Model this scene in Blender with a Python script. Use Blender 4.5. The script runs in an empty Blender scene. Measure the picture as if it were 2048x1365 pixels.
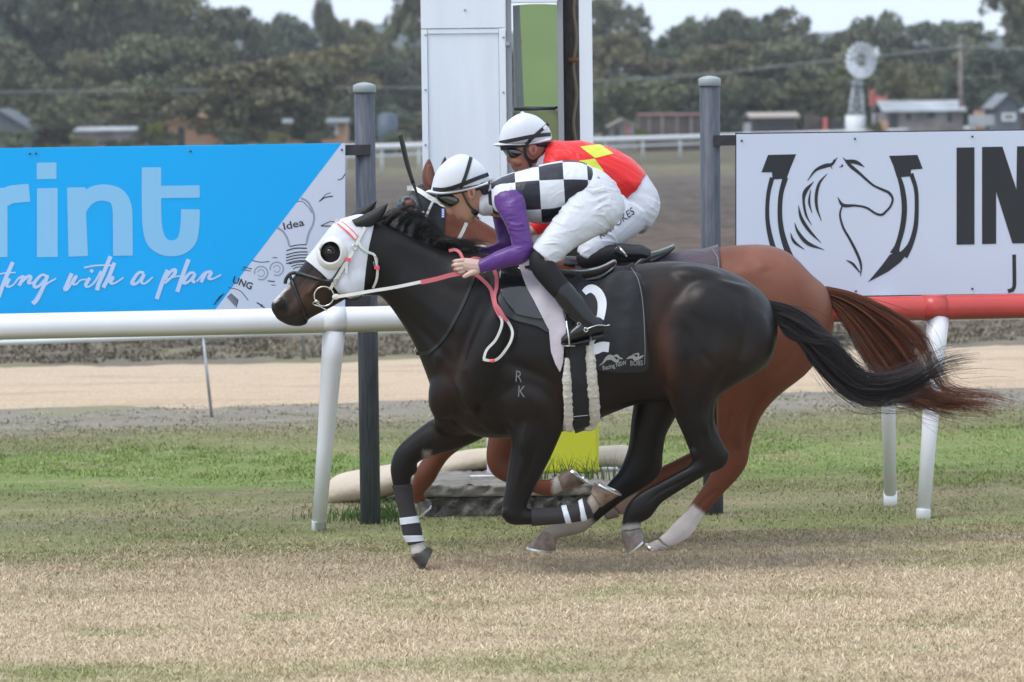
import bpy, math, random
import numpy as np
from mathutils import Vector, Matrix
from mathutils.bvhtree import BVHTree
random.seed(7); rng = np.random.default_rng(7)
scene = bpy.context.scene
COL = scene.collection

# ------------------------------------------------------------------ camera, sky, sun, exposure
FPX = 7680.0; CAMZ = 2.1; PITCH = math.atan(444.5 / FPX); ROLL = 0.012
_f = np.array([0, math.cos(PITCH), -math.sin(PITCH)])
_r0 = np.array([1.0, 0, 0]); _u0 = np.array([0, math.sin(PITCH), math.cos(PITCH)])
_r = _r0 * math.cos(ROLL) - _u0 * math.sin(ROLL)
_u = _u0 * math.cos(ROLL) + _r0 * math.sin(ROLL)
CAM = np.array([0, 0, CAMZ])
cam_d = bpy.data.cameras.new('camera'); cam = bpy.data.objects.new('camera', cam_d); COL.objects.link(cam)
cam.matrix_world = Matrix(((_r[0], _u[0], -_f[0], 0), (_r[1], _u[1], -_f[1], 0), (_r[2], _u[2], -_f[2], CAMZ), (0, 0, 0, 1)))
cam_d.sensor_width = 36; cam_d.lens = 135; cam_d.clip_start = 0.5; cam_d.clip_end = 6000
cam_d.dof.use_dof = True; cam_d.dof.focus_distance = 17.7; cam_d.dof.aperture_fstop = 5.2
scene.camera = cam

world = bpy.data.worlds.new("World"); scene.world = world; world.use_nodes = True
wn = world.node_tree.nodes; wl = world.node_tree.links
SUN_EL = math.radians(60); SUN_ROT = math.radians(238)
bg = wn['Background']
sky = wn.new('ShaderNodeTexSky'); sky.sky_type = 'NISHITA'; sky.sun_disc = False
sky.sun_elevation = SUN_EL; sky.sun_rotation = SUN_ROT; sky.dust_density = 3.0; sky.air_density = 1.0
mixw = wn.new('ShaderNodeMix'); mixw.data_type = 'RGBA'; mixw.inputs[0].default_value = 0.86
tcw = wn.new('ShaderNodeTexCoord'); nsw = wn.new('ShaderNodeTexNoise'); nsw.inputs['Scale'].default_value = 2.2; nsw.inputs['Detail'].default_value = 5
mpw = wn.new('ShaderNodeMapping'); mpw.inputs['Scale'].default_value = (1, 1, 4)
rpw = wn.new('ShaderNodeValToRGB')
rpw.color_ramp.elements[0].position = .35; rpw.color_ramp.elements[0].color = (6.9, 8.0, 9.7, 1)
rpw.color_ramp.elements[1].position = .7; rpw.color_ramp.elements[1].color = (8.6, 9.4, 10.6, 1)
wl.new(tcw.outputs['Generated'], mpw.inputs[0]); wl.new(mpw.outputs[0], nsw.inputs['Vector'])
wl.new(nsw.outputs['Fac'], rpw.inputs[0])
wl.new(sky.outputs[0], mixw.inputs[6]); wl.new(rpw.outputs[0], mixw.inputs[7])
wl.new(mixw.outputs[2], bg.inputs[0]); bg.inputs[1].default_value = 0.11
sd = bpy.data.lights.new('sun', 'SUN'); sd.energy = 1.4; sd.angle = math.radians(26); sd.color = (1, .96, .9)
sun = bpy.data.objects.new('sun', sd); COL.objects.link(sun)
# light from behind the left, above, high
_sd = Vector((math.sin(SUN_ROT) * math.cos(SUN_EL), math.cos(SUN_ROT) * math.cos(SUN_EL), math.sin(SUN_EL)))
sun.rotation_euler = (-_sd).to_track_quat('-Z', 'Y').to_euler()
scene.view_settings.view_transform = 'Standard'; scene.view_settings.look = 'None'
scene.view_settings.exposure = 0.42; scene.view_settings.gamma = 1.0
scene.cycles.max_bounces = 5; scene.cycles.diffuse_bounces = 2; scene.cycles.glossy_bounces = 3
scene.cycles.transparent_max_bounces = 8

# ------------------------------------------------------------------ geometry helpers
def W(px, py, Y):
    d = _f * FPX + _r * (px - 1024.0) + _u * (682.5 - py)
    return CAM + d * (Y / d[1])
def WP(px, py, y0, k=0.162, off=0.0):
    d = _f * FPX + _r * (px - 1024.0) + _u * (682.5 - py)
    return CAM + d * ((y0 - off) / (d[1] - k * d[0]))
def rayd(px, py):
    d = _f * FPX + _r * (px - 1024.0) + _u * (682.5 - py)
    return d / np.linalg.norm(d)
def proj(P):
    Q = np.asarray(P) - CAM
    z = Q @ _f
    return 1024.0 + FPX * (Q @ _r) / z, 682.5 - FPX * (Q @ _u) / z
PXM = 17.75 / FPX

def catmull(P, n=4, closed=False):
    P = np.asarray(P, float); out = []
    m = len(P)
    if m < 3 and not closed:
        return np.array([P[0] + (P[-1] - P[0]) * t for t in np.linspace(0, 1, n * max(1, m - 1) + 1)])
    rngi = range(m) if closed else range(m - 1)
    for i in rngi:
        p1 = P[i]; p2 = P[(i + 1) % m]
        p0 = P[(i - 1) % m] if (closed or i > 0) else 2 * p1 - p2
        p3 = P[(i + 2) % m] if (closed or i + 2 < m) else 2 * p2 - p1
        for k in range(n):
            t = k / n
            out.append(0.5 * ((2 * p1) + (-p0 + p2) * t + (2 * p0 - 5 * p1 + 4 * p2 - p3) * t * t + (-p0 + 3 * p1 - 3 * p2 + p3) * t ** 3))
    if not closed: out.append(P[-1])
    return np.array(out)

def grid_tube(rings, cap=True):
    rings = [np.asarray(r) for r in rings]; n = len(rings[0]); V = []; F = []
    for r in rings: V.extend(r)
    for i in range(len(rings) - 1):
        for j in range(n):
            a = i * n + j; b = i * n + (j + 1) % n
            F.append((a, b, b + n, a + n))
    if cap:
        V.append(rings[0].mean(0)); c0 = len(V) - 1
        V.append(rings[-1].mean(0)); c1 = len(V) - 1
        L = (len(rings) - 1) * n
        for j in range(n):
            F.append((c0, (j + 1) % n, j)); F.append((c1, L + j, L + (j + 1) % n))
    return V, F

def loft(st, Y, n=24, sub=4, e=1.0, smooth=True):
    """stations (ax,ay,bx,by,w[,yoff]): the two silhouette points and the half depth in metres"""
    S = np.array([list(s) + [0] * (6 - len(s)) for s in st], float)
    if smooth and len(S) > 2: S = catmull(S, sub)
    rings = []
    th = np.linspace(0, 2 * math.pi, n, endpoint=False)
    cs, sn = np.cos(th), np.sin(th)
    cs = np.sign(cs) * np.abs(cs) ** e; sn = np.sign(sn) * np.abs(sn) ** e
    for ax, ay, bx, by, w, yo in S:
        A = W(ax, ay, Y + yo); B = W(bx, by, Y + yo)
        c = (A + B) / 2; a = (A - B) / 2
        rings.append(c + np.outer(cs, a) + np.outer(sn, np.array([0, max(w, .002), 0])))
    return grid_tube(rings)

def limb(st, Y, n=16, sub=4):
    """stations (cx,cy,rpx,w,yoff)"""
    S = np.array(st, float)
    if len(S) > 2: S = catmull(S, sub)
    out = []
    for i, (cx, cy, r, w, yo) in enumerate(S):
        a = S[max(i - 1, 0)]; b = S[min(i + 1, len(S) - 1)]
        d = np.array([b[0] - a[0], b[1] - a[1]]); L = np.hypot(*d)
        d = d / L if L > 1e-6 else np.array([1, 0])
        nx, ny = -d[1], d[0]
        out.append((cx + nx * r, cy + ny * r, cx - nx * r, cy - ny * r, w, yo))
    return loft(out, Y, n=n, smooth=False)

def ell(cx, cy, rx, ry, ang, w, yo, Y, n=20):
    """ellipsoid: centre px, radii px, angle deg (clockwise on screen), half depth m, y offset"""
    c = W(cx, cy, Y + yo); s = (Y + yo) / FPX
    a = math.radians(ang)
    ax = (_r * math.cos(a) - _u * math.sin(a)) * rx * s
    ay = (_r * math.sin(a) + _u * math.cos(a)) * ry * s
    ad = np.array([0, w, 0]); rings = []
    th = np.linspace(0, 2 * math.pi, n, endpoint=False)
    for ph in np.linspace(-math.pi / 2, math.pi / 2, n // 2 + 1)[1:-1]:
        rings.append(c + math.sin(ph) * ax + np.outer(np.cos(th) * math.cos(ph), ay) + np.outer(np.sin(th) * math.cos(ph), ad))
    V, F = grid_tube(rings, cap=True)
    V[-2] = c - ax; V[-1] = c + ax
    return V, F

def join_parts(parts):
    V = []; F = []
    for v, f in parts:
        o = len(V); V.extend([tuple(map(float, p)) for p in v]); F.extend([tuple(i + o for i in q) for q in f])
    return V, F

def make_mesh(name, V, F, smooth=True):
    me = bpy.data.meshes.new(name)
    me.from_pydata([tuple(map(float, p)) for p in V], [], [tuple(f) for f in F]); me.update()
    if smooth: me.shade_smooth()
    return me

def fast_mesh(name, V, F):
    """numpy verts (N,3) and faces (M,k) of constant k"""
    V = np.asarray(V, np.float32); F = np.asarray(F, np.int32); k = F.shape[1]
    me = bpy.data.meshes.new(name)
    me.vertices.add(len(V)); me.vertices.foreach_set('co', V.ravel())
    me.loops.add(F.size); me.loops.foreach_set('vertex_index', F.ravel())
    me.polygons.add(len(F)); me.polygons.foreach_set('loop_start', np.arange(0, F.size, k, dtype=np.int32))
    me.update(calc_edges=True)
    return me

def set_attr(me, name, vals, kind='FLOAT'):
    vals = np.asarray(vals, np.float32)
    if kind == 'FLOAT':
        a = me.attributes.new(name, 'FLOAT', 'POINT'); a.data.foreach_set('value', vals)
    else:
        if vals.shape[1] == 3: vals = np.hstack([vals, np.ones((len(vals), 1), np.float32)])
        a = me.attributes.new(name, 'FLOAT_COLOR', 'POINT'); a.data.foreach_set('color', vals.ravel())

def link(name, me, mat=None, parent=None, label=None, cat=None, group=None, kind=None):
    o = bpy.data.objects.new(name, me); COL.objects.link(o)
    if mat is not None and me is not None:
        if len(me.materials) == 0: me.materials.append(mat)
    if parent is not None:
        o.parent = parent; o.matrix_parent_inverse = parent_inv(parent)
    tag(o, label, cat, group, kind); return o
def parent_inv(p):
    return Matrix.Translation(p.location).inverted() if p.parent is None else Matrix.Identity(4)
def tag(o, label=None, cat=None, group=None, kind=None):
    if label: o['label'] = label
    if cat: o['category'] = cat
    if group: o['group'] = group
    if kind: o['kind'] = kind
def empty(name, loc, label, cat, group=None):
    o = bpy.data.objects.new(name, None); COL.objects.link(o); o.location = tuple(map(float, loc)); o.empty_display_size = .1
    tag(o, label, cat, group); return o

def blob(parts, voxel, smooth=4, fac=.5):
    V, F = join_parts(parts)
    me = make_mesh('tmp', V, F)
    o = bpy.data.objects.new('tmp', me); COL.objects.link(o)
    m = o.modifiers.new('r', 'REMESH'); m.mode = 'VOXEL'; m.voxel_size = voxel
    if smooth:
        s = o.modifiers.new('s', 'SMOOTH'); s.factor = fac; s.iterations = smooth
    dg = bpy.context.evaluated_depsgraph_get(); dg.update()
    out = bpy.data.meshes.new_from_object(o.evaluated_get(dg), depsgraph=dg)
    bpy.data.objects.remove(o); bpy.data.meshes.remove(me)
    out.shade_smooth()
    return out

def relax(me, wfn, iters):
    """weighted Laplacian smoothing; wfn(px, py, V) gives 0..1 per vertex"""
    V, N, T = arrays(me); ne = len(me.edges); E = np.empty(ne * 2, np.int32); me.edges.foreach_get('vertices', E); E = E.reshape(-1, 2)
    px, py = proj(V); w = wfn(px, py, V)[:, None] * .6; n = len(V)
    deg = np.bincount(E.ravel(), minlength=n)[:, None].astype(float)
    for k in range(iters):
        A = np.stack([np.bincount(E[:, 0], V[E[:, 1], c], n) + np.bincount(E[:, 1], V[E[:, 0], c], n) for c in range(3)], 1) / np.maximum(deg, 1)
        f = 1.0 if k % 2 == 0 else -.35
        V = V + (A - V) * w * f
    me.vertices.foreach_set('co', V.astype(np.float32).ravel()); me.update(); return me
def smoothbox(px, py, poly, soft=18):
    return np.clip(sdf_poly(px, py, poly) / soft + .5, 0, 1)
def arrays(me):
    n = len(me.vertices); V = np.empty(n * 3, np.float32); me.vertices.foreach_get('co', V)
    N = np.empty(n * 3, np.float32); me.vertices.foreach_get('normal', N)
    me.calc_loop_triangles(); m = len(me.loop_triangles); T = np.empty(m * 3, np.int32); me.loop_triangles.foreach_get('vertices', T)
    return V.reshape(-1, 3).astype(float), N.reshape(-1, 3).astype(float), T.reshape(-1, 3)

def bvh_of(*meshes):
    VV = []; TT = []; o = 0
    for me in meshes:
        V, N, T = arrays(me); VV.append(V); TT.append(T + o); o += len(V)
    V = np.vstack(VV); T = np.vstack(TT)
    return BVHTree.FromPolygons([tuple(v) for v in V], [tuple(t) for t in T.tolist()])

def sdf_poly(px, py, poly):
    """signed distance in px, positive inside"""
    poly = np.asarray(poly, float); d = np.full(px.shape, 1e18); inside = np.zeros(px.shape, bool)
    n = len(poly)
    for i in range(n):
        a = poly[i]; b = poly[(i + 1) % n]; e = b - a
        wx, wy = px - a[0], py - a[1]
        t = np.clip((wx * e[0] + wy * e[1]) / max(e @ e, 1e-9), 0, 1)
        d = np.minimum(d, (wx - e[0] * t) ** 2 + (wy - e[1] * t) ** 2)
        c = (a[1] > py) != (b[1] > py)
        with np.errstate(divide='ignore', invalid='ignore'):
            xx = a[0] + (py - a[1]) / (b[1] - a[1]) * e[0] if b[1] != a[1] else np.full(px.shape, -1e9)
        inside ^= c & (px < xx)
    return np.where(inside, 1, -1) * np.sqrt(d)

def shell(me, poly=None, off=.004, thick=.003, ymax=None, ymin=None, holes=(), smooth=0, near=False, name='shell', fn=None, offn=None):
    """a sheet lying on a mesh, cut out along a smooth outline, with thickness"""
    V, N, T = arrays(me); px, py = proj(V)
    s = np.full(len(V), 1e3)
    if poly is not None:
        P = catmull(poly, 4, True) if smooth else np.array(poly, float)
        s = sdf_poly(px, py, P)
    for h in holes: s = np.minimum(s, -sdf_poly(px, py, catmull(h, 4, True)))
    if ymax is not None: s = np.minimum(s, (ymax - V[:, 1]) / PXM)
    if ymin is not None: s = np.minimum(s, (V[:, 1] - ymin) / PXM)
    if near:
        vd = V - CAM; vd /= np.linalg.norm(vd, axis=1)[:, None]
        s = np.minimum(s, (-(N * vd).sum(1) - .02) * 60)
    if fn is not None: s = np.minimum(s, fn(V, px, py))
    o = off if offn is None else off + offn(V, px, py)
    P = V + N * (np.reshape(o, (-1, 1)) if np.ndim(o) else o)
    keep = (s[T] > 0).any(1)
    outV = []; outF = []; vid = {}; eid = {}
    def gv(i):
        if i not in vid: vid[i] = len(outV); outV.append(tuple(P[i]))
        return vid[i]
    def ge(i, j):
        k = (min(i, j), max(i, j))
        if k not in eid:
            t = s[i] / (s[i] - s[j]); eid[k] = len(outV); outV.append(tuple(P[i] + (P[j] - P[i]) * t))
        return eid[k]
    for t in T[keep].tolist():
        q = []
        for a, b in ((0, 1), (1, 2), (2, 0)):
            i, j = t[a], t[b]
            if s[i] > 0: q.append(gv(i))
            if (s[i] > 0) != (s[j] > 0): q.append(ge(i, j))
        if len(q) >= 3: outF.append(tuple(q))
    if not outV: print('EMPTY SHELL', name); outV = [(0, 0, 0)]
    m2 = make_mesh(name, outV, outF)
    return m2
def add_shell(name, me, mat, parent, thick=.003, **kw):
    m2 = shell(me, name=name, **kw)
    o = link(name, m2, mat, parent)
    if thick:
        md = o.modifiers.new('thick', 'SOLIDIFY'); md.thickness = thick; md.offset = -1; md.use_rim = True
    return o

def drape_pts(pts, bvh, lift=.004, Y=18.15, n=6, closed=False, raw=False):
    P = np.asarray(pts, float)
    if not raw: P = catmull(P[:, :2], n, closed)
    out = []; nor = []; last = None
    for px, py in P:
        d = rayd(px, py); hit = bvh.ray_cast(Vector(CAM), Vector(d)) if bvh else (None,) * 4
        if hit[0] is not None and hit[3] < Y + 1.0:
            nn = np.array(hit[1]);
            if nn @ d > 0: nn = -nn
            out.append([np.array(hit[0]) - d * lift]); nor.append(nn)
        else: out.append(None); nor.append(-d)
    # fill misses with the nearest hit's depth
    ys = [o[0][1] if o is not None else None for o in out]
    idx = [i for i, y in enumerate(ys) if y is not None]
    res = []
    for i, (px, py) in enumerate(P):
        if out[i] is not None: res.append(out[i][0])
        else:
            y = ys[min(idx, key=lambda k: abs(k - i))] if idx else Y
            res.append(W(px, py, y))
    return np.array(res), np.array(nor)

def sweep(P, r, n=8, closed=False, N=None, flat=None):
    """tube of radius r (scalar or list); flat=(half width, half thickness) with normals N gives a strap"""
    P = np.asarray(P, float); m = len(P); r = np.broadcast_to(np.asarray(r, float), (m,))
    rings = []
    th = np.linspace(0, 2 * math.pi, n, endpoint=False)
    up = np.array([0.13, -.9, .4])
    for i in range(m):
        a = P[(i - 1) % m] if closed or i > 0 else P[i]; b = P[(i + 1) % m] if closed or i < m - 1 else P[i]
        t = b - a; t = t / (np.linalg.norm(t) + 1e-9)
        nn = N[i] if N is not None else up
        nn = nn - (nn @ t) * t; L = np.linalg.norm(nn)
        nn = nn / L if L > 1e-6 else np.array([0, -1.0, 0])
        s = np.cross(t, nn)
        if flat:
            hw, ht = flat; hw = hw * (r[i] if flat and np.max(r) <= 3 and np.min(r) > .01 else 1)
            rings.append(np.array([P[i] + s * hw + nn * ht, P[i] - s * hw + nn * ht, P[i] - s * hw - nn * ht, P[i] + s * hw - nn * ht]))
        else: rings.append(P[i] + r[i] * (np.outer(np.cos(th), s) + np.outer(np.sin(th), nn)))
    if closed: rings.append(rings[0]); return grid_tube(rings, cap=False)
    return grid_tube(rings)
def strap(pts, bvh, wpx, lift=.005, thick=.003, n=6, **kw):
    P, N = drape_pts(pts, bvh, lift, n=n, **kw)
    return sweep(P, 1.0, N=smooth_n(N), flat=(wpx * PXM / 2, thick / 2))
def smooth_n(N):
    N = N.copy()
    for _ in range(3):
        M = N.copy(); M[1:-1] = (N[:-2] + N[1:-1] + N[2:]) / 3; N = M
    return N / np.linalg.norm(N, axis=1)[:, None]
def parts_obj(name, parts, mat, parent=None, smooth=True, **kw):
    V, F = join_parts(parts); return link(name, make_mesh(name, V, F, smooth), mat, parent, **kw)

def box(c, h, rot=0.0):
    """box part: centre, half sizes, z rotation"""
    c = np.asarray(c, float); cr, sr = math.cos(rot), math.sin(rot); V = []
    for x in (-1, 1):
        for y in (-1, 1):
            for z in (-1, 1):
                dx, dy = x * h[0], y * h[1]
                V.append((c[0] + dx * cr - dy * sr, c[1] + dx * sr + dy * cr, c[2] + z * h[2]))
    return V, [(0, 1, 3, 2), (4, 6, 7, 5), (0, 4, 5, 1), (2, 3, 7, 6), (0, 2, 6, 4), (1, 5, 7, 3)]
def bevel(o, w=.004, seg=2):
    m = o.modifiers.new('b', 'BEVEL'); m.width = w; m.segments = seg; m.limit_method = 'ANGLE'; return o
def tri_fill(poly, mapf):
    """flat polygon filled by tessellation"""
    from mathutils.geometry import tessellate_polygon
    T = tessellate_polygon([[Vector((x, y, 0)) for x, y in poly]])
    return [mapf(x, y) for x, y in poly], [tuple(t) for t in T]
def stroke(pts, w, mapf, n=5, smooth=True):
    """flat brush stroke; w scalar or per-point list"""
    P = np.array([list(p[:2]) for p in pts], float); wv = np.broadcast_to(np.asarray(w, float), (len(P),))
    Q = np.column_stack([P, wv])
    if smooth and len(Q) > 2: Q = catmull(Q, n)
    V = []; F = []
    for i in range(len(Q)):
        a = Q[max(i - 1, 0)]; b = Q[min(i + 1, len(Q) - 1)]; d = b[:2] - a[:2]; d = d / (np.hypot(*d) + 1e-9)
        nx, ny = -d[1] * Q[i, 2] / 2, d[0] * Q[i, 2] / 2
        dz = np.array([0, i * 8e-6, 0]); V += [mapf(Q[i, 0] + nx, Q[i, 1] + ny) - dz, mapf(Q[i, 0] - nx, Q[i, 1] - ny) - dz]
        if i: k = 2 * i; F.append((k - 2, k - 1, k + 1, k))
    return V, F
def layered(parts, step=.00025):
    """prints laid one over the other, each a hair proud of the last"""
    return [([np.asarray(p) - np.array([0, i * step, 0]) for p in v], f) for i, (v, f) in enumerate(parts)]
def text_part(s, org, xdir, size, mapf, bold=0.0, squash=1.0, shear=0.0, ydir=None):
    """built-in font text laid into a 2D frame: org px, xdir unit vector px, size px"""
    cu = bpy.data.curves.new('t', 'FONT'); cu.body = s; cu.size = 1; cu.offset = bold; cu.resolution_u = 3; cu.shear = shear
    o = bpy.data.objects.new('t', cu); COL.objects.link(o)
    dg = bpy.context.evaluated_depsgraph_get(); dg.update()
    me = bpy.data.meshes.new_from_object(o.evaluated_get(dg), depsgraph=dg)
    xd = np.array(xdir, float); xd /= np.hypot(*xd); yd = np.array([xd[1], -xd[0]]) if ydir is None else np.array(ydir, float)
    V = [mapf(*(np.array(org) + xd * v.co.x * size * squash + yd * v.co.y * size)) for v in me.vertices]
    F = [tuple(p.vertices) for p in me.polygons]
    bpy.data.objects.remove(o); bpy.data.curves.remove(cu); bpy.data.meshes.remove(me)
    return V, F

# ------------------------------------------------------------------ materials
def mat(name, col=(.5, .5, .5), rough=.6, spec=.5, metal=0, coat=0, sheen=0, bump=None, var=None, attr=None, stretch=None, sss=0, trans=0):
    m = bpy.data.materials.new(name); m.use_nodes = True; nt = m.node_tree; N = nt.nodes; L = nt.links
    b = N['Principled BSDF']
    b.inputs['Roughness'].default_value = rough; b.inputs['Specular IOR Level'].default_value = spec
    b.inputs['Metallic'].default_value = metal; b.inputs['Coat Weight'].default_value = coat; b.inputs['Coat Roughness'].default_value = .15
    b.inputs['Sheen Weight'].default_value = sheen; b.inputs['Sheen Roughness'].default_value = .4
    if sss: b.inputs['Subsurface Weight'].default_value = sss; b.inputs['Subsurface Radius'].default_value = (.012, .005, .003); b.inputs['Subsurface Scale'].default_value = 1
    tc = N.new('ShaderNodeTexCoord'); src = tc.outputs['Object']
    if stretch:
        mp = N.new('ShaderNodeMapping'); mp.inputs['Scale'].default_value = stretch; L.new(src, mp.inputs[0]); src = mp.outputs[0]
    c = None
    if attr:
        a = N.new('ShaderNodeAttribute'); a.attribute_name = attr; c = a.outputs['Color']
    if var:
        sc, am = var
        n1 = N.new('ShaderNodeTexNoise'); n1.inputs['Scale'].default_value = sc; n1.inputs['Detail'].default_value = 6; L.new(src, n1.inputs['Vector'])
        mr = N.new('ShaderNodeMapRange'); mr.inputs[1].default_value = .3; mr.inputs[2].default_value = .7; mr.inputs[3].default_value = 1 - am; mr.inputs[4].default_value = 1 + am
        L.new(n1.outputs['Fac'], mr.inputs[0])
        mx = N.new('ShaderNodeVectorMath'); mx.operation = 'SCALE'
        if c is not None: L.new(c, mx.inputs[0])
        else: mx.inputs[0].default_value = col[:3]
        L.new(mr.outputs[0], mx.inputs['Scale']); c = mx.outputs[0]
    if c is not None: L.new(c, b.inputs['Base Color'])
    else: b.inputs['Base Color'].default_value = (*col[:3], 1)
    if bump:
        prev = None
        for sc, st, dist in (bump if isinstance(bump, list) else [bump]):
            n2 = N.new('ShaderNodeTexNoise'); n2.inputs['Scale'].default_value = sc; n2.inputs['Detail'].default_value = 4; L.new(src, n2.inputs['Vector'])
            bp = N.new('ShaderNodeBump'); bp.inputs['Strength'].default_value = st; bp.inputs['Distance'].default_value = dist
            L.new(n2.outputs['Fac'], bp.inputs['Height'])
            if prev is not None: L.new(prev, bp.inputs['Normal'])
            prev = bp.outputs[0]
        L.new(prev, b.inputs['Normal'])
    return m
# ------------------------------------------------------------------ ground
K = 0.162
def zone_mat(name, stops, vmax, extra=(), rough=.95, bumps=(), edge=((.7, 1.5), (2.2, .9), (9, .5)), rnd=False, soft=True):
    """soil/grass colour bands across the course: stops are (distance v = y - K x, colour)"""
    m = bpy.data.materials.new(name); m.use_nodes = True; nt = m.node_tree; N = nt.nodes; L = nt.links
    b = N['Principled BSDF']; b.inputs['Roughness'].default_value = rough; b.inputs['Specular IOR Level'].default_value = .15
    g = N.new('ShaderNodeNewGeometry'); sp = N.new('ShaderNodeSeparateXYZ'); L.new(g.outputs['Position'], sp.inputs[0])
    def math_(op, a, bb):
        n = N.new('ShaderNodeMath'); n.operation = op
        for i, q in enumerate((a, bb)):
            if isinstance(q, (int, float)): n.inputs[i].default_value = q
            else: L.new(q, n.inputs[i])
        return n.outputs[0]
    def noise(scale, detail=5, sx=1.0, sy=1.0):
        mp = N.new('ShaderNodeMapping'); mp.inputs['Scale'].default_value = (sx, sy, 1); L.new(g.outputs['Position'], mp.inputs[0])
        n = N.new('ShaderNodeTexNoise'); n.inputs['Scale'].default_value = scale; n.inputs['Detail'].default_value = detail; n.inputs['Roughness'].default_value = .65
        L.new(mp.outputs[0], n.inputs['Vector']); return n.outputs['Fac']
    v = math_('SUBTRACT', sp.outputs[1], math_('MULTIPLY', sp.outputs[0], K))
    for sc, am in edge:
        v = math_('ADD', v, math_('MULTIPLY', math_('SUBTRACT', noise(sc, 5, .35), .5), am * 2))
    r = N.new('ShaderNodeValToRGB'); cr = r.color_ramp; cr.interpolation = 'LINEAR'
    v0 = stops[0][0]
    L.new(math_('DIVIDE', math_('SUBTRACT', v, v0), vmax - v0), r.inputs[0])
    while len(cr.elements) < len(stops): cr.elements.new(.5)
    for e, (d, c) in zip(cr.elements, stops): e.position = (d - v0) / (vmax - v0); e.color = (*c, 1)
    c = r.outputs[0]
    for scale, sx, sy, lo, hi, colr, amt in extra:       # patches of another colour
        f = N.new('ShaderNodeMapRange'); f.inputs[1].default_value = lo; f.inputs[2].default_value = hi; f.inputs[4].default_value = amt
        L.new(noise(scale, 6, sx, sy), f.inputs[0])
        mx = N.new('ShaderNodeMix'); mx.data_type = 'RGBA'; L.new(f.outputs[0], mx.inputs[0]); L.new(c, mx.inputs[6]); mx.inputs[7].default_value = (*colr, 1); c = mx.outputs[2]
    fine = N.new('ShaderNodeMapRange'); fine.inputs[1].default_value = .3; fine.inputs[2].default_value = .7; fine.inputs[3].default_value = .62; fine.inputs[4].default_value = 1.35
    L.new(noise(55 if not rnd else 20, 6), fine.inputs[0])
    vm = N.new('ShaderNodeVectorMath'); vm.operation = 'SCALE'; L.new(c, vm.inputs[0]); L.new(fine.outputs[0], vm.inputs['Scale']); c = vm.outputs[0]
    if rnd:
        a = N.new('ShaderNodeAttribute'); a.attribute_name = 'rnd'
        r2 = N.new('ShaderNodeMapRange'); r2.inputs[3].default_value = .95; r2.inputs[4].default_value = 1.6; L.new(a.outputs['Fac'], r2.inputs[0])
        vm = N.new('ShaderNodeVectorMath'); vm.operation = 'SCALE'; L.new(c, vm.inputs[0]); L.new(r2.outputs[0], vm.inputs['Scale']); c = vm.outputs[0]
    L.new(c, b.inputs['Base Color'])
    prev = None
    for sc, st, dist in bumps:
        bp = N.new('ShaderNodeBump'); bp.inputs['Strength'].default_value = st; bp.inputs['Distance'].default_value = dist
        L.new(noise(sc), bp.inputs['Height'])
        if prev is not None: L.new(prev, bp.inputs['Normal'])
        prev = bp.outputs[0]
    if prev is not None: L.new(prev, b.inputs['Normal'])
    return m
DRY = (.51, .415, .29); DRY2 = (.43, .345, .24); GRN = (.205, .225, .09); GRN2 = (.20, .265, .085); MIX = (.29, .26, .155); GREY = (.29, .265, .23)
near_stops = [(8, GRN), (12.5, MIX), (13.2, DRY), (16.5, DRY), (18.3, DRY2), (19.0, MIX), (19.7, GRN), (20.8, MIX), (21.8, (.16, .17, .075)), (22.8, GRN2), (24.2, GRN2), (25.0, (.19, .2, .09)), (26.6, (.21, .20, .12)), (27.6, GREY), (29.5, (.26, .24, .20)), (33, (.20, .18, .145)), (38, (.165, .145, .115)), (41, (.165, .14, .11))]
extra_near = ((.8, .5, .8, .50, .66, (.27, .275, .12), .75), (2.1, .6, .8, .55, .68, (.20, .235, .085), .6), (3.0, .5, 1, .52, .72, (.36, .265, .18), .7), (6.5, .6, 1, .56, .74, (.52, .43, .31), .6))
gm = zone_mat('turf_soil', near_stops, 41, extra=extra_near, bumps=((60, .6, .03), (9, .5, .06)))
# a second zone set for the infield beyond
far_stops = [(38, (.15, .125, .10)), (44, (.17, .13, .105)), (62, (.235, .165, .13)), (90, (.175, .148, .128)), (130, (.235, .205, .18)), (150, (.38, .36, .23)), (166, (.42, .38, .24)), (178, (.20, .22, .12)), (230, (.26, .24, .15)), (330, (.12, .14, .07)), (900, (.09, .12, .06))]
gf = zone_mat('infield_soil', far_stops, 900, extra=((1.1, .6, 1, .44, .62, (.085, .072, .062), .9), (.45, .5, 1, .5, .66, (.34, .27, .22), .6), (2.6, .7, 1, .48, .62, (.42, .36, .31), .6)), bumps=((3.5, 1, .25), (14, .8, .08)), edge=((.05, 4), (.6, 1.0)))

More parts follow.
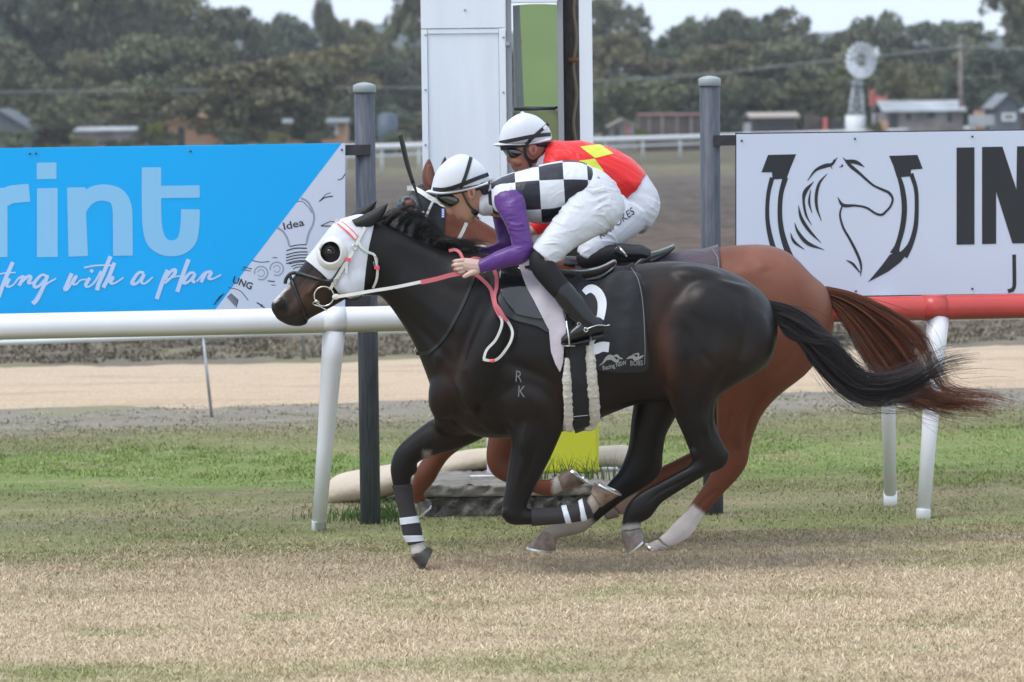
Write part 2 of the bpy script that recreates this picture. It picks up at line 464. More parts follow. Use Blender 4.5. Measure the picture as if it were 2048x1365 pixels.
def sheet(name, v0, v1, x0, x1, z, nx, ny, m, relief=0.0, seed=0, wob=0.0, **kw):
    us = np.linspace(x0, x1, nx); vs = np.linspace(v0, v1, ny) if v1 / max(v0, 1) < 3 and v0 > 0 else np.concatenate([np.linspace(v0, 20, 6)[:-1], np.geomspace(20, v1, ny - 5)]) if v0 < 20 else np.geomspace(v0, v1, ny)
    U, Vv = np.meshgrid(us, vs)
    r2 = np.random.default_rng(seed)
    if wob:
        for kx in (1.3, 2.9, 6.1, 13.0, 27.0):
            e = np.sin(U * kx + r2.uniform(0, 6)) * wob / kx ** .6
            e2 = np.sin(U * kx * 1.13 + r2.uniform(0, 6)) * wob / kx ** .6
            t = (Vv - v0) / (v1 - v0); Vv = Vv + e * (1 - t) ** 4 + e2 * t ** 4
    X = U; Y = Vv + K * np.clip(U, -60, 60)
    Z = np.full(X.shape, float(z))
    if relief:
        for _ in range(22):
            f = r2.uniform(1.2, 9); a = r2.uniform(0, math.pi * 2)
            Z = Z + relief / 6 * np.sin(f * (X * math.cos(a) + Y * math.sin(a)) + r2.uniform(0, 6))
        if name == 'sand_track':
            t = np.minimum((Vv - Vv.min(0)) , (Vv.max(0) - Vv)); Z = -.006 + (z + .006 + (Z - z)) * np.clip(t / .7, 0, 1) ** .7
    P = np.stack([X.ravel(), Y.ravel(), Z.ravel()], 1)
    n1, n2 = X.shape; idx = np.arange(n1 * n2).reshape(n1, n2)
    F = np.stack([idx[:-1, :-1].ravel(), idx[:-1, 1:].ravel(), idx[1:, 1:].ravel(), idx[1:, :-1].ravel()], 1)
    me = fast_mesh(name, P, F); me.shade_smooth()
    return link(name, me, m, **kw)
# one ground sheet that reaches the horizon; the near turf is a second sheet 4 mm above it
sheet('ground', -80, 870, -600, 600, -0.05, 41, 60, gf, kind='structure')
lawn = mat('lawn', (.15, .21, .075), .9, spec=.2, var=(.9, .35), bump=(30, .6, .05))
sheet('lawn', -70, 12.9, -30, 30, -0.004, 30, 30, lawn, kind='structure')
sheet('turf', 12.0, 39.5, -14, 14, 0.0, 160, 160, gm, relief=.002, kind='structure')
sm = zone_mat('sand', [(26, (.53, .405, .285)), (31, (.58, .45, .32)), (36, (.56, .45, .34))], 36, extra=((2.2, .25, 1, .5, .66, (.42, .315, .225), .6), (7, .3, 1, .55, .7, (.66, .53, .40), .5)), bumps=((5, .8, .10), (22, .7, .03)))
sheet('sand_track', 28.7, 33.9, -12, 12, 0.016, 240, 60, sm, relief=.004, seed=3, wob=.18, kind='structure')

def blades(name, n, v0, v1, h, w, lean, m, seed, patch=None, base=None, clump=0, label=None, z=0.0, xr=1.0):
    r = np.random.default_rng(seed)
    v = r.uniform(v0 ** 1.0, v1, n)
    half = v * 1120 / FPX * xr + .35
    x = r.uniform(-1, 1, n) * half; y = v + K * x
    if clump:
        nc = n // clump; cv = r.uniform(v0, v1, nc); cx = r.uniform(-1, 1, nc) * (cv * 1120 / FPX + .35)
        ci = r.integers(0, nc, n); x = cx[ci] + r.normal(0, .05, n); y = cv[ci] + K * cx[ci] + r.normal(0, .05, n)
    if patch is not None:
        k = patch(x, y) > r.uniform(0, 1, n); x, y = x[k], y[k]; n = len(x)
    hh = h * r.lognormal(0, .35, n); a = r.uniform(0, 2 * math.pi, n); la = r.uniform(0, 2 * math.pi, n)
    ln = lean * r.uniform(.2, 1.3, n) * hh
    bx, by = np.cos(a) * w / 2 * r.uniform(.6, 1.5, n), np.sin(a) * w / 2
    tx, ty = np.cos(la) * ln, np.sin(la) * ln
    zz = np.full(n, z - .004)
    P = np.stack([np.stack([x - bx, y - by, zz], 1), np.stack([x + bx, y + by, zz], 1),
                  np.stack([x + bx * .75 + tx * .4, y + by * .75 + ty * .4, zz + hh * .6], 1), np.stack([x - bx * .75 + tx * .4, y - by * .75 + ty * .4, zz + hh * .6], 1),
                  np.stack([x + tx, y + ty, zz + hh * (1 - .35 * lean * .5)], 1)], 1).reshape(-1, 3)
    b = np.arange(n) * 5
    F = np.concatenate([np.stack([b, b + 1, b + 2], 1), np.stack([b, b + 2, b + 3], 1), np.stack([b + 3, b + 2, b + 4], 1)])
    me = fast_mesh(name, P, F); set_attr(me, 'rnd', np.repeat(r.uniform(0, 1, n), 5))
    return link(name, me, m, kind='stuff', label=label, cat='grass')
bm_ = zone_mat('grass_blades', near_stops, 41, extra=extra_near, rnd=True, rough=.8)
blades('dry_grass', 260000, 13.3, 19.2, .017, .0034, 1.5, bm_, 1, label='short dry tan turf in the foreground under the horses')
def gp(x, y): return .55 + .45 * np.sin(x * 2.1 + np.sin(y * 1.7) * 2) * np.sin(y * 2.3 + x)
blades('green_grass', 150000, 18.7, 27.0, .017, .005, 1.4, bm_, 2, patch=gp, label='green and straw coloured grass strip below the white rail')
wm_ = mat('weed_green', (.075, .14, .03), .7, var=(30, .5))
def gp2(x, y): return (np.sin(x * 1.1 + 1) * np.sin(y * 1.3 + x * .5) > .1) * .9
blades('lush_grass', 50000, 21.2, 25.2, .024, .005, 1.1, zone_mat('lush', [(18, GRN2), (26, (.19, .25, .085))], 26, rnd=True), 3, patch=gp2, clump=30, label='brighter green grass band behind the finishing post base')
blades('scrub_tufts', 45000, 34.3, 39.6, .035, .02, 1.0, zone_mat('scrub', [(30, (.19, .17, .13)), (42, (.18, .15, .12))], 42, rnd=True, extra=((1.5, .6, 1, .5, .62, (.10, .095, .08), .8),)), 4, clump=40, label='grey green scrubby tufts behind the sand track')
blades('verge_tufts', 16000, 26.4, 28.8, .014, .010, 1.5, zone_mat('verge', [(25, (.28, .26, .17)), (29, (.27, .25, .21))], 29, rnd=True), 5, clump=25, label='grey dusty stubble along the near edge of the sand track')
def tall(x, y): return (x - x) + 1
def tuft(name, c, n, h, spread, seed, m, label, sprd_y=None):
    r = np.random.default_rng(seed); V = []; F = []
    for _ in range(n):
        x = c[0] + r.normal(0, spread); y = c[1] + r.normal(0, sprd_y or spread * .5); hh = h * r.uniform(.45, 1.15)
        a = r.uniform(0, 6.28); ln = hh * r.uniform(.2, .9); dx, dy = math.cos(a) * ln, math.sin(a) * ln * .6
        w = r.uniform(.002, .0045); pts = []
        for t in np.linspace(0, 1, 6): pts.append((x + dx * t * t, y + dy * t * t, c[2] + hh * (t - .3 * t * t * ln / hh)))
        k = len(V)
        for i, p in enumerate(pts):
            ww = w * (1 - i / 5.2); V += [(p[0] - ww, p[1], p[2]), (p[0] + ww, p[1], p[2])]
            if i: F.append((k + 2 * i - 2, k + 2 * i - 1, k + 2 * i + 1, k + 2 * i))
    return link(name, make_mesh(name, V, F), m, label=label, cat='grass tuft')

# ------------------------------------------------------------------ rails
white_pl = mat('white_plastic', (.80, .82, .86), .32, spec=.5, var=(2.5, .04), bump=(8, .08, .01))
def under_shade(name, col, shade_col, zc, rough=.35):
    """plastic tube with the shade of its underside painted into the colour, by height"""
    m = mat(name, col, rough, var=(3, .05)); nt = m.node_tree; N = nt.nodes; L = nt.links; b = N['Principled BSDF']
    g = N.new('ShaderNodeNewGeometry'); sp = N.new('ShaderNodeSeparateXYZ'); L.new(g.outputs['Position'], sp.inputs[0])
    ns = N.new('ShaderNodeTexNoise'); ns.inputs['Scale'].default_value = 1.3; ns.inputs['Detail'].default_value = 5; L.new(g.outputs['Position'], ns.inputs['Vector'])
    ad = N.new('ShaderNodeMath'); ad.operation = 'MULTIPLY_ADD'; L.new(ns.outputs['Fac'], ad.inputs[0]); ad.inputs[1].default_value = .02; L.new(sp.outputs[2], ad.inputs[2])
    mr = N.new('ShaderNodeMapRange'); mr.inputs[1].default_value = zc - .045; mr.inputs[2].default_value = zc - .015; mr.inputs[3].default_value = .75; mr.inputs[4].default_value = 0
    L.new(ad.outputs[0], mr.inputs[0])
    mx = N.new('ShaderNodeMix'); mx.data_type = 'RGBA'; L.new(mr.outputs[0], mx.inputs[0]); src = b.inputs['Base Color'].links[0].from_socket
    L.new(src, mx.inputs[6]); mx.inputs[7].default_value = (*shade_col, 1); L.new(mx.outputs[2], b.inputs['Base Color']); return m
RY0 = 19.675
def on_rail(px, z):
    """point of the rail line above photo column px at height z"""
    x = WP(px, 640, RY0)[0]; return np.array([x, RY0 + K * x, z])
rail = empty('running_rail', on_rail(900, 0), 'white plastic running rail tube on slanted white legs, red towards its right end', 'rail')
RZ = 1.088; RR = .0655
wm = under_shade('rail_white', (.80, .82, .85), (.33, .30, .19), RZ); rm = under_shade('rail_red', (.55, .065, .06), (.16, .03, .02), RZ, .3)  # both tubes carry their underside shade in the base colour
def tube(a, b, r, n=24, r2=None):
    return sweep(np.array([a, b]), [r, r2 if r2 else r], n)
def raillen(p0, p1, n):
    return np.array([on_rail(p, RZ) for p in np.linspace(p0, p1, n)])
P_ = raillen(-500, 1640, 14)
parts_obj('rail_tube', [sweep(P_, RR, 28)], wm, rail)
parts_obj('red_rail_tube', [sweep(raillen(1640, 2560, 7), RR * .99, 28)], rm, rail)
for px, mm in ((-60, wm), (668, wm), (1250, wm), (1640, rm), (1868, rm)):
    a = on_rail(px - 22, RZ); b = on_rail(px + 22, RZ); parts_obj('joint_sleeve', [sweep(np.array([a, b]), RR + .003, 28)], mm, rail)
def rail_leg(px_top, px_bot, ybot, name='leg'):
    top = on_rail(px_top, RZ - .05); s = 16128.0 / (ybot - (238 - .012 * (px_bot - 1024)))
    bot = W(px_bot, ybot, s); bot[2] = 0.0
    mid = top + (bot - top) * .955
    V = [sweep(np.array([top, top + (mid - top) * .15, top + (mid - top) * .6, mid]), [.058, .054, .041, .036], 18), sweep(np.array([mid, mid + (bot - mid) * .03, bot + (0, 0, -.03)]), [.039, .039, .037], 18)]
    lg = parts_obj(name, V, white_pl, rail); return lg
rail_leg(668, 637, 1063); rail_leg(1876, 1846, 1040)
rp = empty('rail_prop', W(1780, 1015, 20.6) * (1, 1, 0), 'upright white prop behind the slanted rail leg at right', 'post')
tp = W(1772, 600, 20.25); bp_ = W(1781, 1012, 20.55); bp_[2] = 0
parts_obj('tube', [sweep(np.array([tp, (tp + bp_) / 2, bp_ * .06 + tp * .0 + bp_ * .94 + (0, 0, .05)]), [.046, .038, .034], 16)], white_pl, rp)
parts_obj('foot_sleeve', [sweep(np.array([bp_ + (0, 0, .08), bp_ - (0, 0, .03)]), [.037, .036], 16)], white_pl, rp)

galv = mat('galvanised_steel', (.35, .37, .39), .45, metal=.6, var=(6, .2))
ir = empty('inner_rail', (0, 27.4, 0), 'thin low white wire-like rail on leaning grey stakes beside the sand track', 'rail')
Q_ = [W(-200, 694, 26.7), W(0, 686, 26.9), W(400, 672.5, 27.3), W(700, 664.5, 27.7), W(1500, 648, 28.6), W(1900, 637, 29.0), W(2300, 629, 29.4)]
parts_obj('rail_bar', [sweep(catmull(Q_, 4), .019, 12)], mat('aged_white', (.66, .69, .70), .45, var=(2, .12)), ir)
for a, b, Y in (((406, 672), (425, 838), 27.3), ((-140, 688), (-120, 850), 26.7), ((2170, 634), (2185, 800), 29.4)):
    bb = W(*b, Y); bb[2] = -.05
    parts_obj('stake', [sweep(np.array([W(*a, Y), bb]), .011, 8)], galv, ir)
st = W(608, 716, 33.8); st[2] = 0
link('steel_stake', make_mesh('steel_stake', *join_parts([sweep(np.array([st + (-.02, 0, 1.0), st + (0, 0, -.05)]), .017, 8), sweep(np.array([st + (-.02, 0, 1.0), st + (-.02, 0, 1.02)]), .024, 8)])), galv, label='grey steel stake behind the sand track, just left of the slanted rail leg', cat='stake')

# far white fence round the course
ff = empty('far_fence', (-5, 150, 0), 'distant white two-bar course fence crossing the paddock in front of the farm sheds', 'fence')
def farpt(px, z):
    t = (px - 760) / 1288.0; inv = (1 / 148.0) * (1 - t) + (1 / 285.0) * t; Y = 1 / inv
    p = W(px, 250, Y); return np.array([p[0], p[1], z])
pxs = np.linspace(-900, 2500, 42)
parts_obj('top_bar', [sweep(np.array([farpt(p, 1.08) for p in pxs]), .115, 8)], mat('far_white', (.75, .77, .78), .5), ff)
parts_obj('lower_bar', [sweep(np.array([farpt(p, .74) for p in pxs]), .05, 6)], mat('far_white2', (.68, .71, .70), .5), ff)
for p in np.linspace(-880, 2480, 46):
    a = farpt(p, 1.05); parts_obj('fence_post', [sweep(np.array([a, a * (1, 1, 0)]), .06, 6)], mat_fw if 'mat_fw' in globals() else globals().setdefault('mat_fw', mat('far_white3', (.62, .65, .64), .5)), ff)

# ------------------------------------------------------------------ sign posts
pm = mat('weathered_tube', (.075, .085, .11), .55, spec=.4, var=(14, .35), stretch=(6, 6, .5), bump=(60, .15, .004))
capm = mat('grey_cap', (.30, .35, .37), .5, var=(5, .08))
def sign_post(px, pytop, r, label):
    y = 20.06; b = WP(px, 1045, y); x, yy = b[0], b[1]; zt = WP(px, pytop, y)[2]
    o = empty('sign_post', (x, yy, 0), label, 'post', 'dark round posts carrying the advertising boards')
    parts_obj('tube', [sweep(np.array([(x, yy, -.05), (x, yy, zt - .03)]), r, 28)], pm, o)
    rings = []
    for z, rr in ((-.045, r + .003), (-.043, r + .006), (-.010, r + .006), (-.005, r + .002), (.004, r * .6), (.008, r * .15)):
        th = np.linspace(0, 2 * math.pi, 28, endpoint=False); rings.append(np.stack([x + rr * np.cos(th), yy + rr * np.sin(th), np.full(28, zt + z)], 1))
    parts_obj('cap', [grid_tube(rings)], capm, o)
    return o
sign_post(741, 168, .053, 'dark grey round post with a pale cap at the blue sign')
sign_post(1427, 155, .053, 'dark grey round post with a pale cap at the white sign')

# ------------------------------------------------------------------ advertising boards
SY = 19.985
def sgn(off): return lambda x, y: WP(x, y, SY, off=off)
def slab(name, quad, y0, th, m, parent):
    F4 = [WP(x, y, y0) for x, y in quad]; B4 = [p + np.array([0, th, 0]) for p in F4]
    V = F4 + B4; F = [(0, 1, 2, 3), (7, 6, 5, 4), (0, 4, 5, 1), (1, 5, 6, 2), (2, 6, 7, 3), (3, 7, 4, 0)]
    return bevel(link(name, make_mesh(name, V, F, False), m, parent), .001, 1)
blue_m = mat('sign_blue', (.012, .42, .92), .4, spec=.2, var=(.8, .03)); pale_m = mat('sign_pale_blue', (.25, .57, .88), .4)
wht_m = mat('sign_white', (.62, .68, .82), .4, var=(.7, .03)); ink = mat('sign_ink', (.018, .020, .026), .5); script_m = mat('sign_script', (.52, .66, .92), .45)
beam_m = mat('dark_beam', (.03, .03, .035), .6, var=(20, .3))
bs = empty('blue_sign', WP(300, 640, SY) * (1, 1, 0), 'large sky blue advertising board with pale letters and a white drawn-on corner', 'sign')
slab('board', [(-700, 307), (690.5, 286.5), (690.5, 633.5), (-700, 655)], SY, .012, blue_m, bs)
V, F = tri_fill([(684, 286.8), (690.3, 286.8), (690.3, 633), (417, 637.5)], sgn(.0007)); link('white_corner', make_mesh('white_corner', V, F, False), wht_m, bs)
s2 = sgn(.0014); s3 = sgn(.0022)
L_ = []
def rect(x0, y0, x1, y1, sl=-.02): return tri_fill([(x0, y0), (x1, y0 + sl * (x1 - x0)), (x1, y1 + sl * (x1 - x0)), (x0, y1)], s2)
# r i n t
L_ += [tri_fill([(-26, 376), (15, 376), (15, 514.6), (-26, 515.4)], s2)]
L_ += [stroke([(-2, 420), (4, 402), (18, 391), (36, 388), (59, 386)], [20, 34, 36, 36, 36], s2)]
L_ += [rect(73.5, 326, 113, 359), rect(74, 377, 115.5, 515)]
L_ += [tri_fill([(134, 375.5), (171, 375), (172, 420), (176, 512.5), (137, 514)], s2)]
L_ += [stroke([(160, 425), (172, 400), (190, 388), (212, 386), (234, 394), (244, 415), (245.5, 445), (246, 512)], [20, 30, 32, 33, 36, 39, 39.5, 39.5], s2)]
L_ += [stroke([(303, 335), (303, 400), (304.5, 450), (312, 480), (328, 494), (344, 497), (361, 493), (375, 478), (380, 450), (381, 419)], [39, 39, 39, 39, 34, 32, 34, 38, 38, 38], s2)]
L_ += [tri_fill([(318, 372), (399.5, 371), (399.5, 396), (318, 397)], s2)]
V, F = join_parts(layered(L_, .00005)); link('lettering', make_mesh('lettering', V, F, False), pale_m, bs)
def z8(pts, ox=0, oy=500, sc=460 / 2048.0): return [(ox + x * sc, oy + y * sc) for x, y in pts]
sw = 8.0
S_ = []
def sc(pts, w=sw, wl=None): S_.append(stroke(z8(pts), wl or w, s3, n=6))
sc([(115, 110), (60, 230), (20, 330), (-10, 420)], 8); sc([(-5, 215), (70, 205), (140, 203)], 3)
sc([(85, 255), (60, 310), (75, 330), (120, 310), (165, 255), (210, 235)], wl=[7, 7, 4, 3, 4, 6]); sc([(215, 230), (170, 320)], 7); sc([(185, 300), (245, 240), (275, 245), (255, 290), (275, 298), (330, 270)], wl=[4, 6, 7, 7, 4, 3])
sc([(415, 235), (370, 225), (310, 290), (310, 330), (350, 320), (415, 250)], wl=[5, 5, 7, 7, 5, 6]); sc([(425, 225), (390, 320), (330, 440), (290, 480)], wl=[7, 8, 9, 9]); sc([(300, 480), (400, 320), (500, 255)], wl=[5, 4, 3])
sc([(640, 210), (600, 300), (580, 352), (610, 340), (665, 245), (690, 240)], wl=[8, 8, 8, 5, 5, 7]); sc([(675, 240), (650, 300), (680, 305), (720, 270), (780, 265)], wl=[7, 6, 4, 3, 3]); sc([(800, 250), (765, 310), (785, 330), (840, 290), (900, 190)], wl=[7, 7, 4, 4, 5]); sc([(825, 178), (810, 200)], 7)
sc([(985, 58), (930, 190), (880, 300), (865, 362)], 8.5); sc([(750, 158), (860, 140), (1020, 140)], 3.5)
sc([(1020, 115), (970, 240), (920, 338)], 8); sc([(925, 330), (980, 255), (1005, 250), (985, 290), (1020, 298), (1100, 248)], wl=[4, 6, 7, 7, 4, 3])
sc([(1285, 205), (1235, 205), (1180, 280), (1185, 305), (1230, 290), (1285, 215)], wl=[5, 6, 7, 7, 5, 6]); sc([(1285, 215), (1260, 280), (1280, 303), (1320, 280), (1360, 242)], wl=[7, 6, 4, 4, 3])
sc([(1495, 180), (1450, 280), (1395, 440)], 8.5); sc([(1450, 290), (1520, 195), (1560, 180), (1555, 215), (1510, 260), (1465, 300)], wl=[4, 6, 7, 7, 5, 4]); sc([(1480, 265), (1560, 240), (1610, 232)], 3)
sc([(1680, 85), (1630, 220), (1578, 375)], 8.5); sc([(1735, 205), (1690, 210), (1640, 270), (1640, 297), (1685, 280), (1740, 215)], wl=[5, 6, 7, 7, 5, 6]); sc([(1740, 210), (1715, 275), (1740, 290)], 6)
sc([(1835, 200), (1790, 290)], 7); sc([(1750, 285), (1820, 210), (1880, 200), (1860, 250), (1890, 260), (1970, 222)], wl=[3, 5, 7, 7, 4, 3])
V, F = join_parts(layered(S_, .00004)); link('script_lettering', make_mesh('script_lettering', V, F, False), script_m, bs)
# drawings in the white corner
D_ = []
def z4(pts, ox=400, oy=300, sc=300 / 1241.0): return [(ox + x * sc, oy + y * sc) for x, y in pts]
def dr(pts, w=1.6, **k): D_.append(stroke(z4(pts), w, s2, **k))
grey_ink = mat('sign_grey_ink', (.30, .33, .42), .5)
G_ = [stroke(z4([(835, 400), (890, 430), (930, 500), (945, 560), (930, 630), (900, 690), (880, 780)]), 4, s2), stroke(z4([(640, 645), (690, 680), (725, 740), (738, 795)]), 4, s2)]
for cx, cy in ((505, 1020), (635, 985)): G_.append(stroke(z4([(cx + 55 * math.cos(a), cy + 55 * math.sin(a)) for a in np.linspace(-3.3, 2.0, 12)]), 2.5, s2)); G_.append(stroke(z4([(cx + 28 * math.cos(a), cy + 28 * math.sin(a)) for a in np.linspace(-3, 2.6, 9)]), 1.6, s2))
dr([(800, 430), (850, 430), (900, 480), (925, 520)], 1.2); dr([(740, 802), (810, 788), (880, 785)], 2); dr([(715, 835), (790, 815), (885, 815)], 2.4)
for k in range(4): dr([(712, 870 + 24 * k), (800, 848 + 24 * k), (890, 845 + 24 * k)], 2.2)
for k in range(3): dr([(735 + 18 * k, 945 + 22 * k), (800, 932 + 20 * k), (868 - 8 * k, 925 + 22 * k)], 1.8)
dr([(430, 915), (500, 930), (575, 925)], 1.5); dr([(600, 893), (640, 893)], 1.5)
dr([(990, 425), (1040, 370), (1080, 355)], 1.3, smooth=False); dr([(985, 428), (1035, 395), (1100, 385)], 2.2); dr([(1000, 628), (1080, 592), (1140, 600)], 1.6, smooth=False); dr([(1000, 630), (1100, 632)], 2.2); dr([(1140, 250), (1175, 238), (1200, 200)], 1.8)
dr([(355, 970), (430, 985)], 1.6); dr([(345, 990), (420, 1003)], 1.2); dr([(560, 1085), (620, 1090)], 2); dr([(590, 1118), (625, 1122)], 1.5)
dr([(235, 1140), (330, 1165), (400, 1245)], 1.3)
for k in range(9): dr([(200 - 9 * k, 1190 + 11 * k), (160 - 6 * k, 1215 + 8 * k)], 1.3, smooth=False)
for k in range(7): dr([(225 + 12 * k, 1225 + 13 * k), (262 + 9 * k, 1190 + 8 * k)], 2.0, smooth=False)
dr([(470, 1265), (520, 1290)], 2.4); dr([(500, 1290), (535, 1305)], 2)
D_.append(text_part('UNG', z4([(262, 1095)])[0], (.93, .36), 19, s2, bold=.02)); D_.append(text_part('Idea', z4([(690, 665)])[0], (.97, -.22), 21, s2, bold=.01, squash=1.25))
parts_obj('ink_drawing', layered(D_, .00002), ink, bs, smooth=False)
V, F = join_parts(layered(G_, .00004)); link('grey_drawing', make_mesh('grey_drawing', V, F, False), grey_ink, bs)
scm = mat('screw_dark', (.05, .06, .08), .6)
def screws(lst, par):
    P = []
    for x, y in lst: c = WP(x, y, SY, off=.003); P.append(sweep(np.array([c, c - (0, .004, 0)]), .006, 8))
    for p in P: parts_obj('screw', [p], scm, par)
screws([(60, 308), (72, 307.5), (381, 303), (684, 300), (58, 629), (79, 628.5), (373, 621.5)], bs)
V, F = box((WP(660, 300, SY)[0], WP(660, 300, SY)[1] + .05, WP(660, 300, SY)[2] - .0), (.14, .02, .028), math.atan(K)); 
def beam(x0, x1, yt, yb, par, nm='support_beam'):
    F4 = [WP(x0, yt, SY + .014), WP(x1, yt - .012 * (x1 - x0), SY + .014), WP(x1, yb - .012 * (x1 - x0), SY + .014), WP(x0, yb, SY + .014)]
    B4 = [p + np.array([0, .045, 0]) for p in F4]
    link(nm, make_mesh(nm, F4 + B4, [(0, 1, 2, 3), (7, 6, 5, 4), (0, 4, 5, 1), (1, 5, 6, 2), (2, 6, 7, 3), (3, 7, 4, 0)], False), beam_m, par)
beam(-700, 741, 307, 328, bs); beam(-700, 741, 610, 630, bs)

ws = empty('white_sign', WP(1760, 640, SY) * (1, 1, 0), 'large white advertising board with a black horseshoe and horse head emblem', 'sign')
slab('board', [(1473, 269), (2900, 251), (2900, 577), (1473, 595)], SY, .012, wht_m, ws)
edge_q = [(1471, 266.5), (2900, 248.5), (2900, 579.5), (1471, 597.5)]
slab('backing_frame', edge_q, SY + .0135, .03, beam_m, ws)
def z6(pts, ox=1400, oy=240, sc=648 / 2048.0): return [(ox + x * sc, oy + y * sc) for x, y in pts]
E_ = []
def pf(pts): E_.append(tri_fill(z6(pts), s2))
def es(pts, w, **k): E_.append(stroke(z6(pts), [q * 648 / 2048 for q in w] if isinstance(w, list) else w * 648 / 2048, s2, **k))
pf([(430, 222), (608, 218), (570, 310), (548, 372), (458, 378), (455, 332), (388, 333)])
es([(456, 365), (432, 470), (425, 600), (440, 720), (480, 850), (540, 920)], [30, 26, 26, 30, 34, 30]); es([(540, 365), (512, 470), (505, 600), (520, 720), (560, 840), (610, 910)], [36, 30, 30, 34, 38, 20])
pf([(1195, 228), (1375, 222), (1408, 310), (1335, 316), (1330, 358), (1245, 365), (1222, 290)])
es([(1255, 350), (1280, 440), (1292, 560), (1280, 680), (1250, 790), (1228, 850)], [24, 32, 34, 34, 34, 60]); es([(1335, 340), (1365, 440), (1370, 560), (1362, 680), (1330, 790), (1285, 860)], [28, 26, 26, 30, 36, 60])
pf([(1200, 852), (1262, 832), (1312, 842), (1268, 900), (1190, 960), (1060, 1028), (1150, 920)])
es([(680, 385), (730, 320), (790, 292), (835, 280), (868, 238)], [4, 16, 26, 18, 4]); es([(835, 312), (830, 290), (850, 250)], [3, 6, 8]); es([(880, 300), (900, 292), (895, 280)], [3, 10, 4])
es([(905, 240), (950, 290), (1010, 340), (1090, 410), (1150, 440), (1195, 462), (1218, 500), (1205, 545), (1180, 575), (1150, 600), (1110, 592), (1050, 555), (980, 542), (905, 540), (870, 490)], [4, 22, 18, 14, 16, 18, 14, 14, 14, 16, 14, 14, 14, 22, 3])
es([(920, 262), (985, 268), (1040, 298)], [20, 26, 3]); es([(900, 540), (885, 600), (905, 680), (950, 760), (995, 850), (1018, 920), (1015, 990)], [10, 12, 14, 16, 18, 14, 3]); es([(925, 888), (965, 910), (1010, 965)], [4, 16, 8])
es([(805, 340), (755, 400), (735, 480), (740, 560), (768, 640)], [3, 16, 20, 16, 3]); es([(720, 390), (668, 450), (655, 510), (670, 600), (705, 665)], [3, 26, 16, 14, 3]); es([(700, 440), (690, 520), (708, 590)], [3, 14, 3])
es([(622, 540), (640, 620), (690, 700), (765, 778)], [3, 20, 20, 3]); es([(598, 650), (620, 710), (680, 780), (785, 822)], [3, 18, 24, 3]); es([(572, 715), (595, 770), (660, 820)], [3, 18, 3])
pf([(1622, 176), (1735, 174), (1735, 788), (1622, 790)]); pf([(1783, 172), (1912, 170), (2000, 440), (2004, 168), (2090, 167), (2090, 780), (1975, 782), (1872, 455), (1872, 784), (1783, 786)])
E_.append(text_part('J', (2019.5, 567), (1, -.012), 84, s2, squash=.9)); 
V, F = join_parts(layered(E_, .00003)); link('emblem_and_lettering', make_mesh('emblem_and_lettering', V, F, False), ink, ws)
screws([(1483.5, 282), (1710, 278), (1945, 273.5), (1712, 583), (1945, 578)], ws)
beam(1427, 2900, 271, 292, ws)

# ------------------------------------------------------------------ finishing post
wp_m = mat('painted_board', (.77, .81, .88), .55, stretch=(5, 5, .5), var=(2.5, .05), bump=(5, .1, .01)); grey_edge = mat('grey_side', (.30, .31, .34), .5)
yel = mat('yellow_pad', (.66, .69, .04), .5, var=(3, .06), bump=(7, .3, .02)); oldw = mat('weathered_timber', (.075, .062, .055), .8, var=(40, .5), stretch=(6, 6, .6), bump=(40, .5, .01))
FY = 20.8; BX = lambda px, Y=FY: W(px, 300, Y)[0]
fp = empty('finishing_post', (BX(1015), FY + .2, .17), 'tall white boarded finishing post with a mirror panel and yellow padded foot', 'post')
zlow = W(930, 640, FY)[2]; ztop = 4.6
def bx2(name, x0, x1, y0, y1, z0, z1, m, par, bv=.003):
    V, F = box(((x0 + x1) / 2, (y0 + y1) / 2, (z0 + z1) / 2), ((x1 - x0) / 2, (y1 - y0) / 2, (z1 - z0) / 2)); return bevel(link(name, make_mesh(name, V, F, False), m, par), bv)
zseam = W(930, 57, FY)[2]
bx2('upper_board', BX(845), BX(1014), FY, FY + .05, zseam, ztop, wp_m, fp); bx2('lower_board', BX(858), BX(1000), FY + .012, FY + .05, zlow, zseam - .002, wp_m, fp)
bx2('frame_batten', BX(845), BX(857.5), FY, FY + .05, zlow, zseam - .004, wp_m, fp); bx2('frame_batten', BX(1000.5), BX(1014), FY, FY + .05, zlow, zseam - .004, wp_m, fp)
bx2('cross_batten', BX(858), BX(1000), FY + .004, FY + .05, zseam - .028, zseam - .003, wp_m, fp, .002)
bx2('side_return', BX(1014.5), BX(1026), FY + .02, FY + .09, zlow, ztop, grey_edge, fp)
bx2('carrying_post', BX(966), BX(987), FY + .06, FY + .10, .168, zlow + .3, wp_m, fp)
bx2('padded_foot', BX(1008), BX(1192), FY + .02, FY + .16, .17, W(1100, 690, FY)[2], yel, fp, .02)
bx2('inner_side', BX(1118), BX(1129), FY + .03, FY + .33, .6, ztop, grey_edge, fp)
bx2('white_upright', BX(1161), BX(1187), FY + .01, FY + .06, .6, ztop, wp_m, fp)
P = np.array([(BX(1145), FY + .22, .1), (BX(1144), FY + .22, 2.0), (BX(1143), FY + .22, ztop)]); parts_obj('timber_pole', [sweep(P, .052, 14)], oldw, fp)
rope_m = mat('rope', (.24, .19, .13), .9, bump=(120, .5, .01))
RP = np.array([W(1150 + 3 * math.sin(i * .5), 330 - i * 9, FY + .15) for i in range(46)]); parts_obj('rope', [sweep(RP, .009, 8)], rope_m, fp)
parts_obj('bracket', [box(W(1148, 120, FY + .14), (.03, .01, .012))], mat('rust', (.22, .11, .05), .8), fp)
